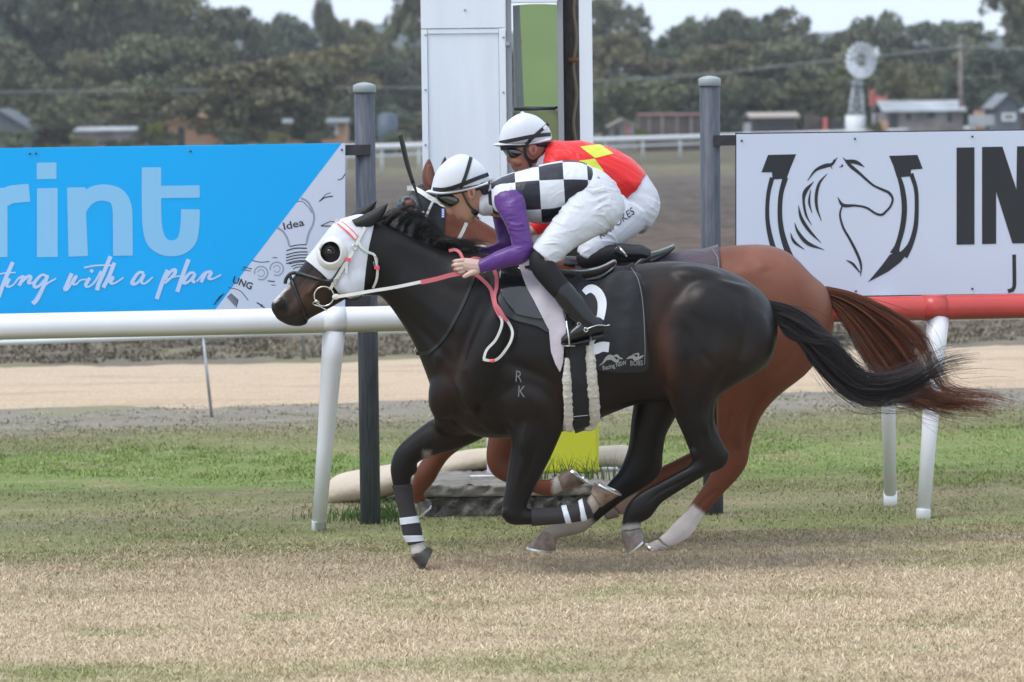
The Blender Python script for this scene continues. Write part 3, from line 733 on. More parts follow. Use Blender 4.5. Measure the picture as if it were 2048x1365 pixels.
for x_, y_ in ((851, 70), (851, 180), (851, 290), (1007, 75), (1007, 185), (1007, 290), (930, 20)): c_ = W(x_, y_, FY - .002); parts_obj('fixing', [sweep(np.array([c_, c_ - (0, .004, 0)]), .006, 8)], galv, fp)
bx2('latch', BX(1014), BX(1022), FY - .006, FY + .02, W(1018, 92, FY)[2], W(1018, 84, FY)[2], galv, fp, .002)
zm0 = W(1070, 218, FY)[2]; zm1 = W(1070, 10, FY)[2]
# a real mirror tilted a little towards the lawn
mir = mat('mirror_glass', (.80, .83, .80), .06, metal=1.0, var=(1.5, .05)); xm0, xm1 = BX(1029), BX(1117); t_ = math.tan(math.radians(3.4)) 
ym = lambda z, x=None: FY + .11 - (z - zm0) * t_ + (0 if x is None else (x - xm0) * -math.tan(math.radians(16)) + .03)
bx2('painted_mirror_panel', xm0, xm1, FY + .10, FY + .12, zm0 - .35, zm0 - .012, mat('painted_lawn_reflection', (.20, .235, .105), .7, var=(4, .2)), fp)  # lawn reflection of the lower mirror put in as matte olive colour
N_ = 10; top = [(xm0 + (xm1 - xm0) * i / N_, zm1 + .006 * (1 - (2 * i / N_ - 1) ** 2)) for i in range(N_ + 1)]
V = [(xm0, ym(zm0 + .012, xm0), zm0 + .012), (xm1, ym(zm0 + .012, xm1), zm0 + .012)] + [(x, ym(z, x), z) for x, z in reversed(top)]
link('mirror', make_mesh('mirror', V, [tuple(range(len(V)))], False), mir, fp)
fr = mat('mirror_frame', (.05, .055, .06), .5)
parts_obj('mirror_frame', [sweep(np.array([(xm0, ym(zm0), zm0), (xm1 - .01, ym(zm0), zm0)]), .009, 8), sweep(np.array([(xm1 - .008, ym(zm0), zm0), (xm1 - .008, ym(zm1), zm1)]), .007, 8)], fr, fp)
bx2('head_board', BX(1026), BX(1118), FY + .0, FY + .06, zm1 + .012, ztop, wp_m, fp)

conc = mat('concrete_slab', (.235, .215, .19), .9, var=(7, .35), bump=[(25, .6, .02), (90, .4, .006)]); conc2 = mat('rough_stone', (.16, .152, .14), .95, var=(9, .6), bump=[(12, 1, .05), (50, .7, .02)])
x0, x1 = W(848, 1000, 20.25)[0], W(1262, 1000, 20.25)[0]
def rough_slab(name, x0, x1, y0, y1, z0, z1, m, label, seed, amp=.01):
    bm_v, bm_f = [], []; r = np.random.default_rng(seed)
    nx, nz = 60, 6; per = []
    prof = [(y0, z0)] + [(y0, z0 + (z1 - z0) * t) for t in (.25, .5, .75, .93)] + [(y0 + .012, z1), (y0 + .2, z1), (y1, z1), (y1, z0)]
    rings = []
    for i in range(nx):
        x = x0 + (x1 - x0) * i / (nx - 1); ring = []
        for j, (yy, zz) in enumerate(prof):
            a = amp if j in (1, 2, 3, 4) else amp * .3
            ring.append((x, yy + a * (math.sin(x * 23 + j * 2) + math.sin(x * 51 + j * 5) + r.normal(0, .6)) * (1 if j else 0), zz + (amp * .4 * r.normal() if 0 < j < 8 else 0)))
        rings.append(np.array(ring))
    V, F = grid_tube(rings); o = link(name, make_mesh(name, V, F), m, label=label, cat='slab'); return o
rough_slab('stone_base', x0, x1, 20.26, 21.5, -.02, .105, conc2, 'rough dark grey stone course lying on the grass under the finishing post', 1, .018)
rough_slab('concrete_slab', x0 - .02, x1 + .02, 20.235, 21.55, .107, .17, conc, 'pale concrete slab lying on the dark stone course under the finishing post', 2, .008)
def pipe(a, b, r, label): link('white_strip', make_mesh('white_strip', *sweep(np.array([a, b]), r, 10)), white_pl, label=label, cat='strip')
pipe(W(940, 962, 20.6) * (1, 1, 0) + (0, 0, .18), W(1004, 960, 20.6) * (1, 1, 0) + (0, 0, .18), .008, 'thin white strip lying on the concrete slab left of the yellow pad')
pipe(W(1186, 948, 20.9) * (1, 1, 0) + (0, 0, .185), W(1236, 946, 20.9) * (1, 1, 0) + (0, 0, .185), .010, 'thin white strip lying on the concrete slab right of the yellow pad')
mt_m = mat('hessian', (.62, .53, .43), .9, var=(2.5, .10), bump=[(5, .5, .05), (90, .3, .004)])
def roll(name, st, Y, label):
    V, F = join_parts([loft(st, Y, n=20)]); me = blob([(V, F)], .015, 3); return link(name, me, mt_m, label=label, cat='mat')
roll('rolled_mat', [(655, 965, 658, 1008, .12), (680, 948, 680, 1012, .18), (740, 936, 742, 1003, .2), (800, 926, 803, 985, .18), (850, 918, 856, 972, .17), (930, 901, 938, 948, .16), (985, 896, 992, 935, .14), (1010, 897, 1012, 928, .1)], 21.2, 'long beige rolled mat lying left of the yellow pad, behind the dark post')
roll('folded_mat', [(1180, 895, 1182, 945, .2), (1225, 892, 1226, 944, .22), (1252, 891, 1250, 944, .2), (1275, 900, 1268, 944, .15)], 21.3, 'beige folded mat lying right of the yellow pad')
tuft('grass_tuft', W(1150, 975, 20.5) * (1, 1, 0) + np.array([0, 0, .16]), 70, .17, .09, 3, wm_, 'long green grass tuft on the slab in front of the yellow pad')
tuft('grass_tuft', W(772, 1040, 20.2) * (1, 1, 0), 160, .13, .09, 4, wm_, 'green grass tuft growing at the foot of the dark post by the blue sign', .12)
tuft('grass_tuft', W(700, 1040, 20.2) * (1, 1, 0), 120, .09, .12, 5, wm_, 'green grass tuft in front of the long beige mat', .12)
# ------------------------------------------------------------------ far hills
hm = mat('hill_bush', (.095, .115, .12), .95, var=(.02, .3))
def hill(name, Y, pts, label=None):
    P = catmull(pts, 6); V = []; F = []
    for i, (px, py) in enumerate(P):
        a = W(px, py, Y); V += [(a[0], Y, -1), (a[0], Y, a[2] * .6), (a[0], Y + 30, a[2] + .5), (a[0], Y + 160, -1)]
        if i:
            k = 4 * i
            for j in range(3): F.append((k - 4 + j, k + j, k + j + 1, k - 3 + j))
    link(name, make_mesh(name, V, F), hm, kind='structure')
hill('hills', 560, [(-1500, 120), (-400, 60), (200, 30), (420, 40), (560, 52), (700, 48), (790, 45), (1000, 60), (1250, 75), (1500, 80), (1700, 62), (2100, 70), (3200, 120)])

# ------------------------------------------------------------------ trees
def leafmat(name, col, am=.22):
    m = bpy.data.materials.new(name); m.use_nodes = True; nt = m.node_tree; N = nt.nodes; L = nt.links; b = N['Principled BSDF']
    b.inputs['Roughness'].default_value = .6; b.inputs['Specular IOR Level'].default_value = .25
    a = N.new('ShaderNodeAttribute'); a.attribute_name = 'rnd'; oi = N.new('ShaderNodeObjectInfo')
    r = N.new('ShaderNodeMapRange'); r.inputs[3].default_value = 1 - am; r.inputs[4].default_value = 1 + am * 1.6; L.new(a.outputs['Fac'], r.inputs[0])
    mx = N.new('ShaderNodeMix'); mx.data_type = 'RGBA'; L.new(oi.outputs['Random'], mx.inputs[0])
    mx.inputs[6].default_value = (*col, 1); mx.inputs[7].default_value = (col[0] * 1.35, col[1] * 1.08, col[2] * .85, 1)
    v = N.new('ShaderNodeVectorMath'); v.operation = 'SCALE'; L.new(mx.outputs[2], v.inputs[0]); L.new(r.outputs[0], v.inputs['Scale']); L.new(v.outputs[0], b.inputs['Base Color'])
    return m
LM = {'olive': leafmat('leaf_olive', (.125, .152, .088)), 'dark': leafmat('leaf_dark', (.082, .105, .070)), 'brown': leafmat('leaf_brown', (.132, .140, .084)), 'grey': leafmat('leaf_grey', (.120, .150, .098)), 'lime': leafmat('leaf_lime', (.13, .16, .045))}
bark = mat('bark', (.27, .24, .21), .9, var=(3, .4))
def crown_mesh(seed, kind):
    """unit crown: radius about 1 in x/y, from z=0.15 to 2.0; leaf-sized faces gathered in uneven clumps"""
    r = np.random.default_rng(seed); V = []; C = []
    if kind == 'gum': nl, zc = 18, (.35, 1.65)
    elif kind == 'round': nl, zc = 18, (.25, 1.55)
    elif kind == 'tall': nl, zc = 18, (.2, 1.8)
    else: nl, zc = 7, (.45, 1.0)
    lobes = []
    for i in range(nl):
        z = r.uniform(*zc); R = (1 - ((z - .9) / 1.1) ** 2) ** .5 if abs(z - .9) < 1.1 else .3
        a = r.uniform(0, 6.28); q = R * r.uniform(.15, .72) * (.75 if kind == 'tall' else 1)
        lobes.append((q * math.cos(a), q * math.sin(a), z, r.uniform(.28, .5)))
    cl = []
    for lx, ly, lz, lr in lobes:
        for _ in range(13):
            d = r.normal(size=3); d /= np.linalg.norm(d); d[2] = abs(d[2]) * .9 - .25
            cl.append((lx + d[0] * lr * .85, ly + d[1] * lr * .85, lz + d[2] * lr * .75, r.uniform(.09, .17), r.uniform(.0, .6)))
    for cx, cy, cz, cr, tone in cl:
        n = 46
        p = r.normal(size=(n, 3)); p /= np.linalg.norm(p, axis=1)[:, None]; p *= cr * r.uniform(.3, 1.15, (n, 1)) ** .6; p[:, 2] *= .7
        V.append(p + (cx, cy, cz)); C.append(np.clip(tone + r.uniform(0, .4, n) + (cz - 1) * .0, 0, 1))
    P = np.vstack(V); n = len(P); t = np.concatenate(C); s = r.uniform(.026, .06, n)[:, None]
    u = r.normal(size=(n, 3)); u /= np.linalg.norm(u, axis=1)[:, None]; w = np.cross(u, r.normal(size=(n, 3))); w /= np.linalg.norm(w, axis=1)[:, None]
    Q = np.stack([P - u * s, P + w * s * .6, P + u * s, P - w * s * .6], 1).reshape(-1, 3)
    F = np.arange(n * 4).reshape(n, 4); me = fast_mesh('crown', Q, F); set_attr(me, 'rnd', np.repeat(t, 4)); 
    return me, lobes
def trunk_mesh(lobes, seed):
    r = np.random.default_rng(seed); parts = []
    base = np.array([0, 0, -.02]); f = np.array([r.normal(0, .04), r.normal(0, .04), .42])
    parts.append(sweep(np.array([base, (base + f) / 2 + (.02, .01, 0), f]), [.075, .058, .048], 8))
    for lx, ly, lz, lr in lobes[:9]:
        e = np.array([lx * .9, ly * .9, lz]); m = (f + e) / 2 + np.array([lx * .12, ly * .12, -.05])
        parts.append(sweep(catmull([f - (0, 0, .05), m, e], 3), np.linspace(.038, .008, 7), 6))
    return make_mesh('trunk', *join_parts(parts))
PR = {}
for nm, kd, sd in (('gum', 'gum', 11), ('gum', 'gum', 12), ('round', 'round', 21), ('round', 'round', 22), ('tall', 'tall', 31), ('tall', 'tall', 32), ('bush', 'bush', 41)):
    c, lb = crown_mesh(sd, kd); PR.setdefault(nm, []).append((c, trunk_mesh(lb, sd)))
_mc = {}
def tree(px, pytop, wpx, Y, kind, lm, label, var=0, low=0.0, group='gum trees beyond the course'):
    """a tree standing at photo column px, its top reaching row pytop, crown wpx wide"""
    t = W(px, pytop, Y); h = t[2]; rad = wpx * Y / FPX / 2
    c, tr = PR[kind][var % len(PR[kind])]
    key = (c.name, lm)
    if key not in _mc:
        c2 = c.copy(); c2.materials.clear(); c2.materials.append(LM[lm]); _mc[key] = c2
    o = empty('gum_tree' if kind != 'bush' else 'bush', (t[0], Y, 0), label, 'tree' if kind != 'bush' else 'bush', group if kind != 'bush' else 'bushes among the farm buildings')
    rot = random.uniform(0, 6.28)
    for nm, me, mm in (('crown', _mc[key], None), ('trunk', tr, bark)):
        ch = bpy.data.objects.new(nm, me); COL.objects.link(ch); ch.parent = o
        if mm and not me.materials: me.materials.append(mm)
        ch.scale = (rad, rad, h / 1.98); ch.rotation_euler = (0, 0, rot)
    return o
B, Mi, Fr = 400, 330, 285
ROWS = [
 # px, top, width, Y, kind, leaf, label
 (120, -150, 260, B - 8, 'round', 'dark', 'dark leafy gum filling the sky between the two towering gums at left'),
 (10, -60, 200, B - 14, 'gum', 'dark', 'dark gum leaning over the left corner of the blue sign'),
 (270, -80, 170, B - 6, 'round', 'grey', 'grey crown bridging the towering gum and the dusky gum at left'),
 (-60, -70, 330, B, 'round', 'dark', 'huge dark tree cut off by the left edge of the picture'),
 (75, -60, 250, B, 'gum', 'grey', 'towering grey green gum above the blue sign, first from the left edge'),
 (205, -90, 260, B + 10, 'tall', 'dark', 'towering dark gum rising out of the picture over the left of the blue sign'),
 (310, -30, 200, B, 'gum', 'grey', 'tall dusky gum right of the towering dark gum at left'),
 (372, 8, 130, B + 12, 'round', 'olive', 'olive gum whose top touches the sky in the left notch'),
 (460, 10, 180, B, 'round', 'dark', 'broad domed dark gum left of centre against the sky'),
 (548, 28, 110, B + 15, 'gum', 'grey', 'small grey topped gum beside the broad domed gum'),
 (600, 44, 120, B, 'round', 'dark', 'low dark gum filling the treeline above the sandstone sheds'),
 (652, 12, 62, B - 10, 'tall', 'dark', 'narrow spiky tree poking up above the treeline over the sandstone sheds'),
 (705, 36, 120, B, 'round', 'olive', 'olive gum directly behind the cap of the dark post by the blue sign'),
 (770, 60, 120, B, 'round', 'dark', 'dark gum between the dark post and the finishing post'),
 (835, -60, 130, B - 30, 'gum', 'olive', 'tall gum rising out of the picture beside the finishing post'),
 (950, 10, 200, B, 'round', 'dark', 'tree hidden behind the white finishing post'),
 (1205, 22, 110, B, 'tall', 'grey', 'grey gum just right of the finishing post'),
 (1306, -2, 120, B - 10, 'round', 'dark', 'tall dark round topped gum against the sky right of the finishing post'),
 (1372, 46, 90, B, 'gum', 'olive', 'lower thin gum in the sky gap left of the second dark post'),
 (1440, 20, 110, B, 'gum', 'dark', 'airy gum behind the cap of the second dark post'),
 (1510, 32, 140, B + 10, 'round', 'grey', 'grey green gum above the white sign emblem'),
 (1630, 4, 170, B - 10, 'round', 'dark', 'tall dark gum just left of the windmill'),
 (1752, 34, 120, B, 'gum', 'grey', 'thin gum directly above the windmill wheel'),
 (1835, 40, 150, B, 'round', 'dark', 'dark gum between windmill and power pole'),
 (1930, 42, 170, B + 10, 'round', 'olive', 'olive gum directly behind the power pole'),
 (2035, -50, 150, B - 40, 'tall', 'brown', 'tall brown dark tree rising out of the picture at the right edge'),
 (2150, 0, 220, B, 'round', 'dark', 'dark tree outside the right edge'),
 (20, 60, 200, Mi, 'round', 'dark', 'mid height dark tree above the left end of the blue sign'),
 (180, 106, 130, Mi, 'gum', 'brown', 'brownish gum over the letter i of the blue sign'),
 (290, 60, 190, Mi, 'gum', 'olive', 'olive gum over the letter n of the blue sign'),
 (400, 70, 170, Mi + 8, 'round', 'dark', 'dark gum left of the brown spreading gum'),
 (650, 85, 190, Mi, 'gum', 'brown', 'brown tinged gum behind the sandstone sheds near the dark post'),
 (770, 110, 150, Mi, 'round', 'dark', 'dark low crown between the dark post and the finishing post'),
 (1225, 60, 150, Mi, 'gum', 'brown', 'rusty brown gum immediately right of the finishing post'),
 (1330, 95, 150, Mi, 'round', 'dark', 'dark gum in front of the round topped one right of the finishing post'),
 (1425, 80, 170, Mi, 'gum', 'brown', 'brown grey gum behind the second dark post'),
 (1540, 80, 170, Mi, 'gum', 'grey', 'grey green gum above the long low shed roof'),
 (1660, 80, 160, Mi, 'round', 'olive', 'olive gum behind the windmill tower'),
 (1770, 90, 150, Mi + 8, 'round', 'dark', 'dark gum right behind the windmill tower'),
 (1900, 80, 170, Mi, 'round', 'brown', 'brown olive gum behind the lower half of the power pole'),
 (2010, 90, 170, Mi, 'round', 'dark', 'dark gum at the right edge behind the grey gabled shed'),
 (490, 115, 225, 252, 'gum', 'brown', 'broad spreading brown gum in front of the sandstone shed'),
 (610, 130, 110, 254, 'gum', 'dark', 'slim dark gum between the two sandstone sheds'),
 (115, 185, 115, Fr - 25, 'round', 'grey', 'small pale grey green round tree above the letter i of the blue sign'),
 (318, 180, 110, 252, 'gum', 'dark', 'dark gum left of the first sandstone shed'),
 (55, 150, 150, Fr, 'round', 'dark', 'dark tree behind the grey gable at the far left'),
 (240, 170, 150, Fr + 10, 'gum', 'grey', 'dusty grey gum with bare limbs over the letter n'),
 (1280, 150, 170, Fr, 'gum', 'olive', 'olive gum above the small red and white hut'),
 (1400, 170, 130, Fr, 'round', 'dark', 'dark shrub tree behind the second dark post at fence level'),
 (1500, 150, 130, Fr, 'round', 'dark', 'dark tree left end of the long low shed'),
 (1610, 160, 150, Fr + 5, 'round', 'dark', 'dark tree over the long low shed, left of the windmill'),
 (1825, 112, 110, Fr - 35, 'round', 'brown', 'olive brown pear shaped tree between windmill and power pole'),
 (1950, 150, 140, Fr, 'round', 'dark', 'dark tree behind the white roofed farmhouse'),
 (720, 170, 120, Fr, 'round', 'dark', 'dark tree behind the dark post at shed level'),
]
for i, (px, py, w, Y, kd, lm, lb) in enumerate(ROWS): tree(px, py - (22 if Y > 350 else 12), w * 1.4, Y + (i % 5) * 2, kd, lm, lb, var=i)
UND = [(-30, 200, 120), (30, 215, 100), (150, 205, 110), (225, 200, 120), (300, 215, 110), (395, 205, 120), (470, 210, 110), (540, 200, 120), (620, 215, 100), (690, 205, 110), (765, 200, 120), (830, 210, 100), (1215, 205, 110), (1265, 195, 110), (1335, 205, 110), (1385, 195, 100), (1455, 205, 110), (1530, 190, 120), (1600, 200, 110), (1680, 190, 120), (1750, 180, 110), (1800, 190, 110), (1870, 180, 120), (1940, 185, 110), (2010, 180, 120), (2070, 190, 110)]
nms = ['near the left edge', 'behind the grey gable at left', 'over the letter i', 'over the letter n', 'left of the first sandstone shed', 'behind the first sandstone shed', 'under the spreading brown gum', 'left of the second sandstone shed', 'behind the second sandstone shed', 'left of the first dark post', 'behind the blue tank', 'left of the finishing post', 'behind the small hut', 'right of the small hut', 'behind the open fronted brown shed', 'left of the second dark post', 'right of the second dark post', 'behind the long low shed', 'right of the long low shed', 'left of the windmill tower', 'behind the red tank', 'left of the farmhouse', 'behind the farmhouse', 'right of the power pole', 'behind the right grey gable', 'outside the right edge']
for i, ((px, py, w), nm) in enumerate(zip(UND, nms)): tree(px, py, w * 1.25, 300 + (i % 4) * 7, 'round', ('dark', 'olive', 'grey', 'brown')[i * 7 % 4], 'low dusky understorey tree ' + nm, var=i)
for px, py, w, lm, lb in ((335, 232, 70, 'dark', 'dark bush covering the left side of the gabled sandstone shed'), (470, 226, 80, 'dark', 'dark bush covering the right side of the gabled sandstone shed'), (560, 240, 60, 'olive', 'olive bush hiding the left end of the second sandstone shed'), (628, 236, 50, 'dark', 'dark bush in the middle of the second sandstone shed front'), (40, 225, 110, 'grey', 'grey green bush covering most of the far left grey gable'), (172, 250, 60, 'olive', 'olive bush at the left end of the white roofed shed'), (222, 255, 60, 'dark', 'dark green bush over the letter n of the blue sign'), (252, 256, 44, 'dark', 'small dark bush right of the other one over the letter n'), (95, 276, 55, 'lime', 'yellow green bush peeping over the blue sign at left'), (1752, 212, 40, 'dark', 'rounded dark green bush right of the windmill foot'), (310, 205, 40, 'lime', 'light green sapling left of the first sandstone shed'), (1282, 232, 40, 'lime', 'yellow orange tinted bush beside the small red and white hut'), (790, 235, 70, 'olive', 'olive bush behind the far fence, left of the finishing post'), (1960, 236, 60, 'dark', 'low dark bush left of the grey gabled shed')):
    tree(px, py, w, 232, 'bush', lm, lb)

# ------------------------------------------------------------------ farm buildings
def house(name, px0, px1, py_eave, Y, mw, mr, label, rise=10, depth=7, gable=False, openings=(), eaves=.25, skillion=0, cat='shed', base=0.0):
    a = W(px0, py_eave, Y); b = W(px1, py_eave, Y); x0, x1 = a[0], b[0]; z = (a[2] + b[2]) / 2; s = Y / FPX; hr = rise * s
    o = empty(name, ((x0 + x1) / 2, Y, 0), label, cat)
    xm = (x0 + x1) / 2; y1 = Y + depth
    if gable: V = [(x0, Y, 0), (x1, Y, 0), (x1, Y, z), (xm, Y, z + hr), (x0, Y, z), (x0, y1, 0), (x1, y1, 0), (x1, y1, z), (xm, y1, z + hr), (x0, y1, z)]
    else: V = [(x0, Y, 0), (x1, Y, 0), (x1, Y, z), (xm, Y, z), (x0, Y, z), (x0, y1, 0), (x1, y1, 0), (x1, y1, z), (xm, y1, z), (x0, y1, z)]
    F = [(0, 1, 2, 3, 4), (5, 9, 8, 7, 6), (0, 4, 9, 5), (1, 6, 7, 2)]
    link('wall', make_mesh('wall', V, F, False), mw, o)
    e = eaves; t = .08
    if gable:
        sl = hr / (xm - x0)
        prof = [(x0 - e, z - e * sl + .02), (xm, z + hr + .02), (x1 + e, z - e * sl + .02), (x1 + e, z - e * sl + t + .02), (xm, z + hr + t + .02), (x0 - e, z - e * sl + t + .02)]
        V = [(x, Y - e, q) for x, q in prof] + [(x, y1 + e, q) for x, q in prof]
        F = [(0, 1, 4, 5), (1, 2, 3, 4), (6, 11, 10, 7), (7, 10, 9, 8), (0, 6, 7, 1), (1, 7, 8, 2), (3, 9, 10, 4), (4, 10, 11, 5), (0, 5, 11, 6), (2, 8, 9, 3)]
    else:
        ym = (Y + y1) / 2
        prof = [(Y - e, z - .02), (ym, z + hr), (y1 + e, z - .02), (y1 + e, z + t), (ym, z + hr + t + .02), (Y - e, z + t)]
        V = [(x0 - e, q, w) for q, w in prof] + [(x1 + e, q, w) for q, w in prof]
        F = [(0, 1, 4, 5), (1, 2, 3, 4), (6, 11, 10, 7), (7, 10, 9, 8), (0, 6, 7, 1), (1, 7, 8, 2), (3, 9, 10, 4), (4, 10, 11, 5), (0, 5, 11, 6), (2, 8, 9, 3)]
    link('roof', make_mesh('roof', V, F, False), mr, o)
    for nm, q0, q1, r0, r1, om, fmn in openings:
        A = W(q0, r0, Y - .03); Bq = W(q1, r1, Y - .03); zb = max(Bq[2], .02)
        w_ = parts_obj(nm, [box(((A[0] + Bq[0]) / 2, Y - .02, (A[2] + zb) / 2), (abs(Bq[0] - A[0]) / 2, .04, (A[2] - zb) / 2))], om, o, smooth=False)
        if fmn is not None:
            fx = abs(Bq[0] - A[0]) / 2; fz = (A[2] - zb) / 2; c = ((A[0] + Bq[0]) / 2, Y - .05, (A[2] + zb) / 2)
            parts_obj('frame', [box((c[0] - fx, c[1], c[2]), (.09, .04, fz + .09)), box((c[0] + fx, c[1], c[2]), (.09, .04, fz + .09)), box((c[0], c[1] - .002, c[2] + fz), (fx, .04, .09)), box((c[0], c[1] - .002, c[2] - fz), (fx, .04, .09))], fmn, w_, smooth=False)
    return o
tan_w = mat('sandstone', (.46, .285, .19), .9, var=(.8, .15)); grey_r = mat('tin_roof', (.15, .17, .19), .5, metal=.3, var=(1, .2)); grey_w = mat('grey_wall', (.11, .13, .155), .8, var=(.6, .2)); dk = mat('dark_opening', (.03, .032, .038), .5); whf = mat('white_frame', (.62, .64, .66), .6)
bl_w = mat('pale_wall', (.24, .22, .215), .9, var=(.8, .4)); red_r = mat('red_roof', (.33, .06, .045), .6, var=(1, .3)); wh_r = mat('white_tin', (.33, .36, .39), .5, var=(.8, .3)); tan_r = mat('tan_tin', (.36, .31, .27), .7); brn = mat('brown_wall', (.10, .08, .075), .9, var=(.5, .5)); pink = mat('pink_paint', (.52, .14, .12), .6)
house('sandstone_shed', 335, 448, 247, 258, tan_w, tan_w, 'orange tan sandstone shed with low gable and narrow door behind the spreading brown gum', 15, 6, True, (('door', 355, 369, 254, 300, dk, None),))
house('sandstone_shed', 568, 690, 248, 262, tan_w, grey_r, 'tan sandstone shed with a white framed window near the dark post', 8, 6, False, (('window', 652, 673, 250, 268, dk, whf), ('window', 585, 592, 248, 270, bl_w, None), ('window', 600, 607, 248, 270, bl_w, None)))
house('grey_gable_shed', -75, 62, 262, 262, grey_w, grey_w, 'slate grey gabled shed at the far left edge of the picture', 42, 8, True)
house('white_roof_shed', 155, 285, 263, 262, bl_w, wh_r, 'low shed with a white tin roof over the letter n of the blue sign', 6, 5)
house('small_hut', 1222, 1268, 252, 240, bl_w, tan_r, 'small hut with pale hipped roof and red and white front, right of the finishing post', 11, 4, True, (('door', 1230, 1238, 256, 285, dk, None), ('panel', 1254, 1260, 250, 268, pink, None), ('panel', 1262, 1268, 248, 268, wh_r, None)))
house('brown_shed', 1280, 1400, 232, 244, brn, mat('rust_roof', (.17, .075, .06), .7), 'dark brown open fronted shed with a thin red roof line left of the second dark post'.replace('dark brown ', ''), 2, 6, False, tuple(('post', x, x + 5, 233, 285, bl_w, None) for x in (1296, 1322, 1352, 1380)), .1)
house('long_shed', 1506, 1592, 236, 246, brn, tan_r, 'long low shed with a pale tan roof above the white sign emblem', 8, 6, False, (('opening', 1512, 1586, 243, 285, dk, None),))
house('farmhouse', 1772, 1925, 224, 244, bl_w, wh_r, 'low farmhouse with patchy white tin roof behind the power pole', 20, 7, False, (('window', 1855, 1870, 223, 236, dk, None), ('door', 1780, 1796, 228, 275, dk, None), ('window', 1812, 1822, 228, 240, dk, None), ('window', 1895, 1903, 226, 244, dk, None)))
house('grey_gable_shed', 1993, 2040, 212, 240, grey_w, grey_r, 'slate grey steep gabled shed with a red ridge tip at the right edge', 22, 6, True, (('window', 2006, 2029, 229, 240, dk, whf),))
house('brown_shed', 2046, 2140, 225, 246, brn, wh_r, 'shed with white roof cut off by the right edge of the picture', 8, 6)
# red silo-like hut with a white conical roof
rs = empty('red_tank', W(1757, 230, 262) * (1, 1, 0), 'small red tank tower with a pale conical roof right of the windmill', 'tank')
c = W(1757, 188, 262); s_ = 262 / FPX
parts_obj('stand', [sweep(np.array([(c[0] + dx, c[1] + dy, 0), (c[0] + dx * .8, c[1] + dy * .8, c[2] - .4)]), .07, 6) for dx in (-.4, .4) for dy in (-.4, .4)], galv, rs)
parts_obj('barrel', [sweep(np.array([(c[0], c[1], c[2] - 27 * s_), (c[0], c[1], c[2])]), 17 * s_, 16)], pink, rs)
parts_obj('conical_roof', [sweep(np.array([(c[0], c[1], c[2] + .003), (c[0], c[1], c[2] + 16 * s_)]), [19 * s_, 2 * s_], 16)], wh_r, rs)
parts_obj('ladder_panel', [box((c[0] - 16 * s_, c[1] - .6, c[2] - 8 * s_), (4 * s_, .05, 16 * s_))], pink, rs, smooth=False)
# blue tank by the finishing post
link('blue_tank', make_mesh('blue_tank', *join_parts([sweep(np.array([W(775, 300, 240) * (1, 1, 0), W(775, 232, 240)]), 20 * 240 / FPX, 16), ell(775, 234, 20, 8, 0, .6, 0, 240)])), mat('blue_tank_paint', (.06, .09, .13), .5), label='round dark blue tank behind the far fence between dark post and finishing post', cat='tank')
link('red_drum', make_mesh('red_drum', *join_parts([sweep(np.array([W(802, 300, 240) * (1, 1, 0), W(802, 262, 240)]), 8 * 240 / FPX, 12)])), mat('red_drum_paint', (.25, .06, .035), .5), label='rusty red drum right of the round dark blue tank', cat='drum')

# ------------------------------------------------------------------ windmill
wy = 250.0; s_ = wy / FPX
wmz = mat('zinc', (.40, .43, .46), .5, metal=.25, var=(.8, .2)); wmz2 = mat('zinc_light', (.80, .83, .87), .45, metal=.1)
hub = W(1714, 121, wy); foot = W(1711, 250, wy)
wd = empty('windmill', foot * (1, 1, 0), 'silver farm windmill with many-bladed wheel on a lattice tower', 'windmill')
T_ = []; htop = W(1712, 160, wy)[2]
cor = [(dx, dy) for dx in (-1, 1) for dy in (-1, 1)]
wt, wb = 6.0 * s_, 22 * s_
for dx, dy in cor: T_.append(sweep(np.array([(foot[0] + dx * wb, wy + dy * wb, 0), (hub[0] + dx * wt, wy + dy * wt, htop)]), .055, 6))
nlev = 9
for k in range(nlev + 1):
    t = k / nlev; z = htop * t; w_ = wb + (wt - wb) * t; cx = foot[0] + (hub[0] - foot[0]) * t
    t2 = (k + 1) / nlev; z2 = htop * t2; w2 = wb + (wt - wb) * t2; cx2 = foot[0] + (hub[0] - foot[0]) * t2
    for (a, b) in (((-1, -1), (1, -1)), ((1, -1), (1, 1)), ((1, 1), (-1, 1)), ((-1, 1), (-1, -1))):
        T_.append(sweep(np.array([(cx + a[0] * w_, wy + a[1] * w_, z), (cx + b[0] * w_, wy + b[1] * w_, z)]), .035, 5))
        if k < nlev:
            T_.append(sweep(np.array([(cx + a[0] * w_, wy + a[1] * w_, z), (cx2 + b[0] * w2, wy + b[1] * w2, z2)]), .03, 5)); T_.append(sweep(np.array([(cx + b[0] * w_, wy + b[1] * w_, z), (cx2 + a[0] * w2, wy + a[1] * w2, z2)]), .03, 5))
parts_obj('lattice_tower', T_, wmz, wd)
parts_obj('platform', [box((hub[0], wy, htop - .25), (13 * s_, 13 * s_, .05))], wmz, wd, smooth=False)
parts_obj('mast', [sweep(np.array([(hub[0], wy, htop - .2), (hub[0], wy, hub[2])]), .12, 8), sweep(np.array([hub + (-.0, -.55, 0), hub + (0, .5, 0)]), .2, 10)], wmz, wd)
Rw = 37 * s_; yaw = math.radians(28); ax_u = np.array([math.cos(yaw), math.sin(yaw), 0]); ax_n = np.array([-math.sin(yaw), math.cos(yaw), 0]) * -1
hc = hub + ax_n * .5
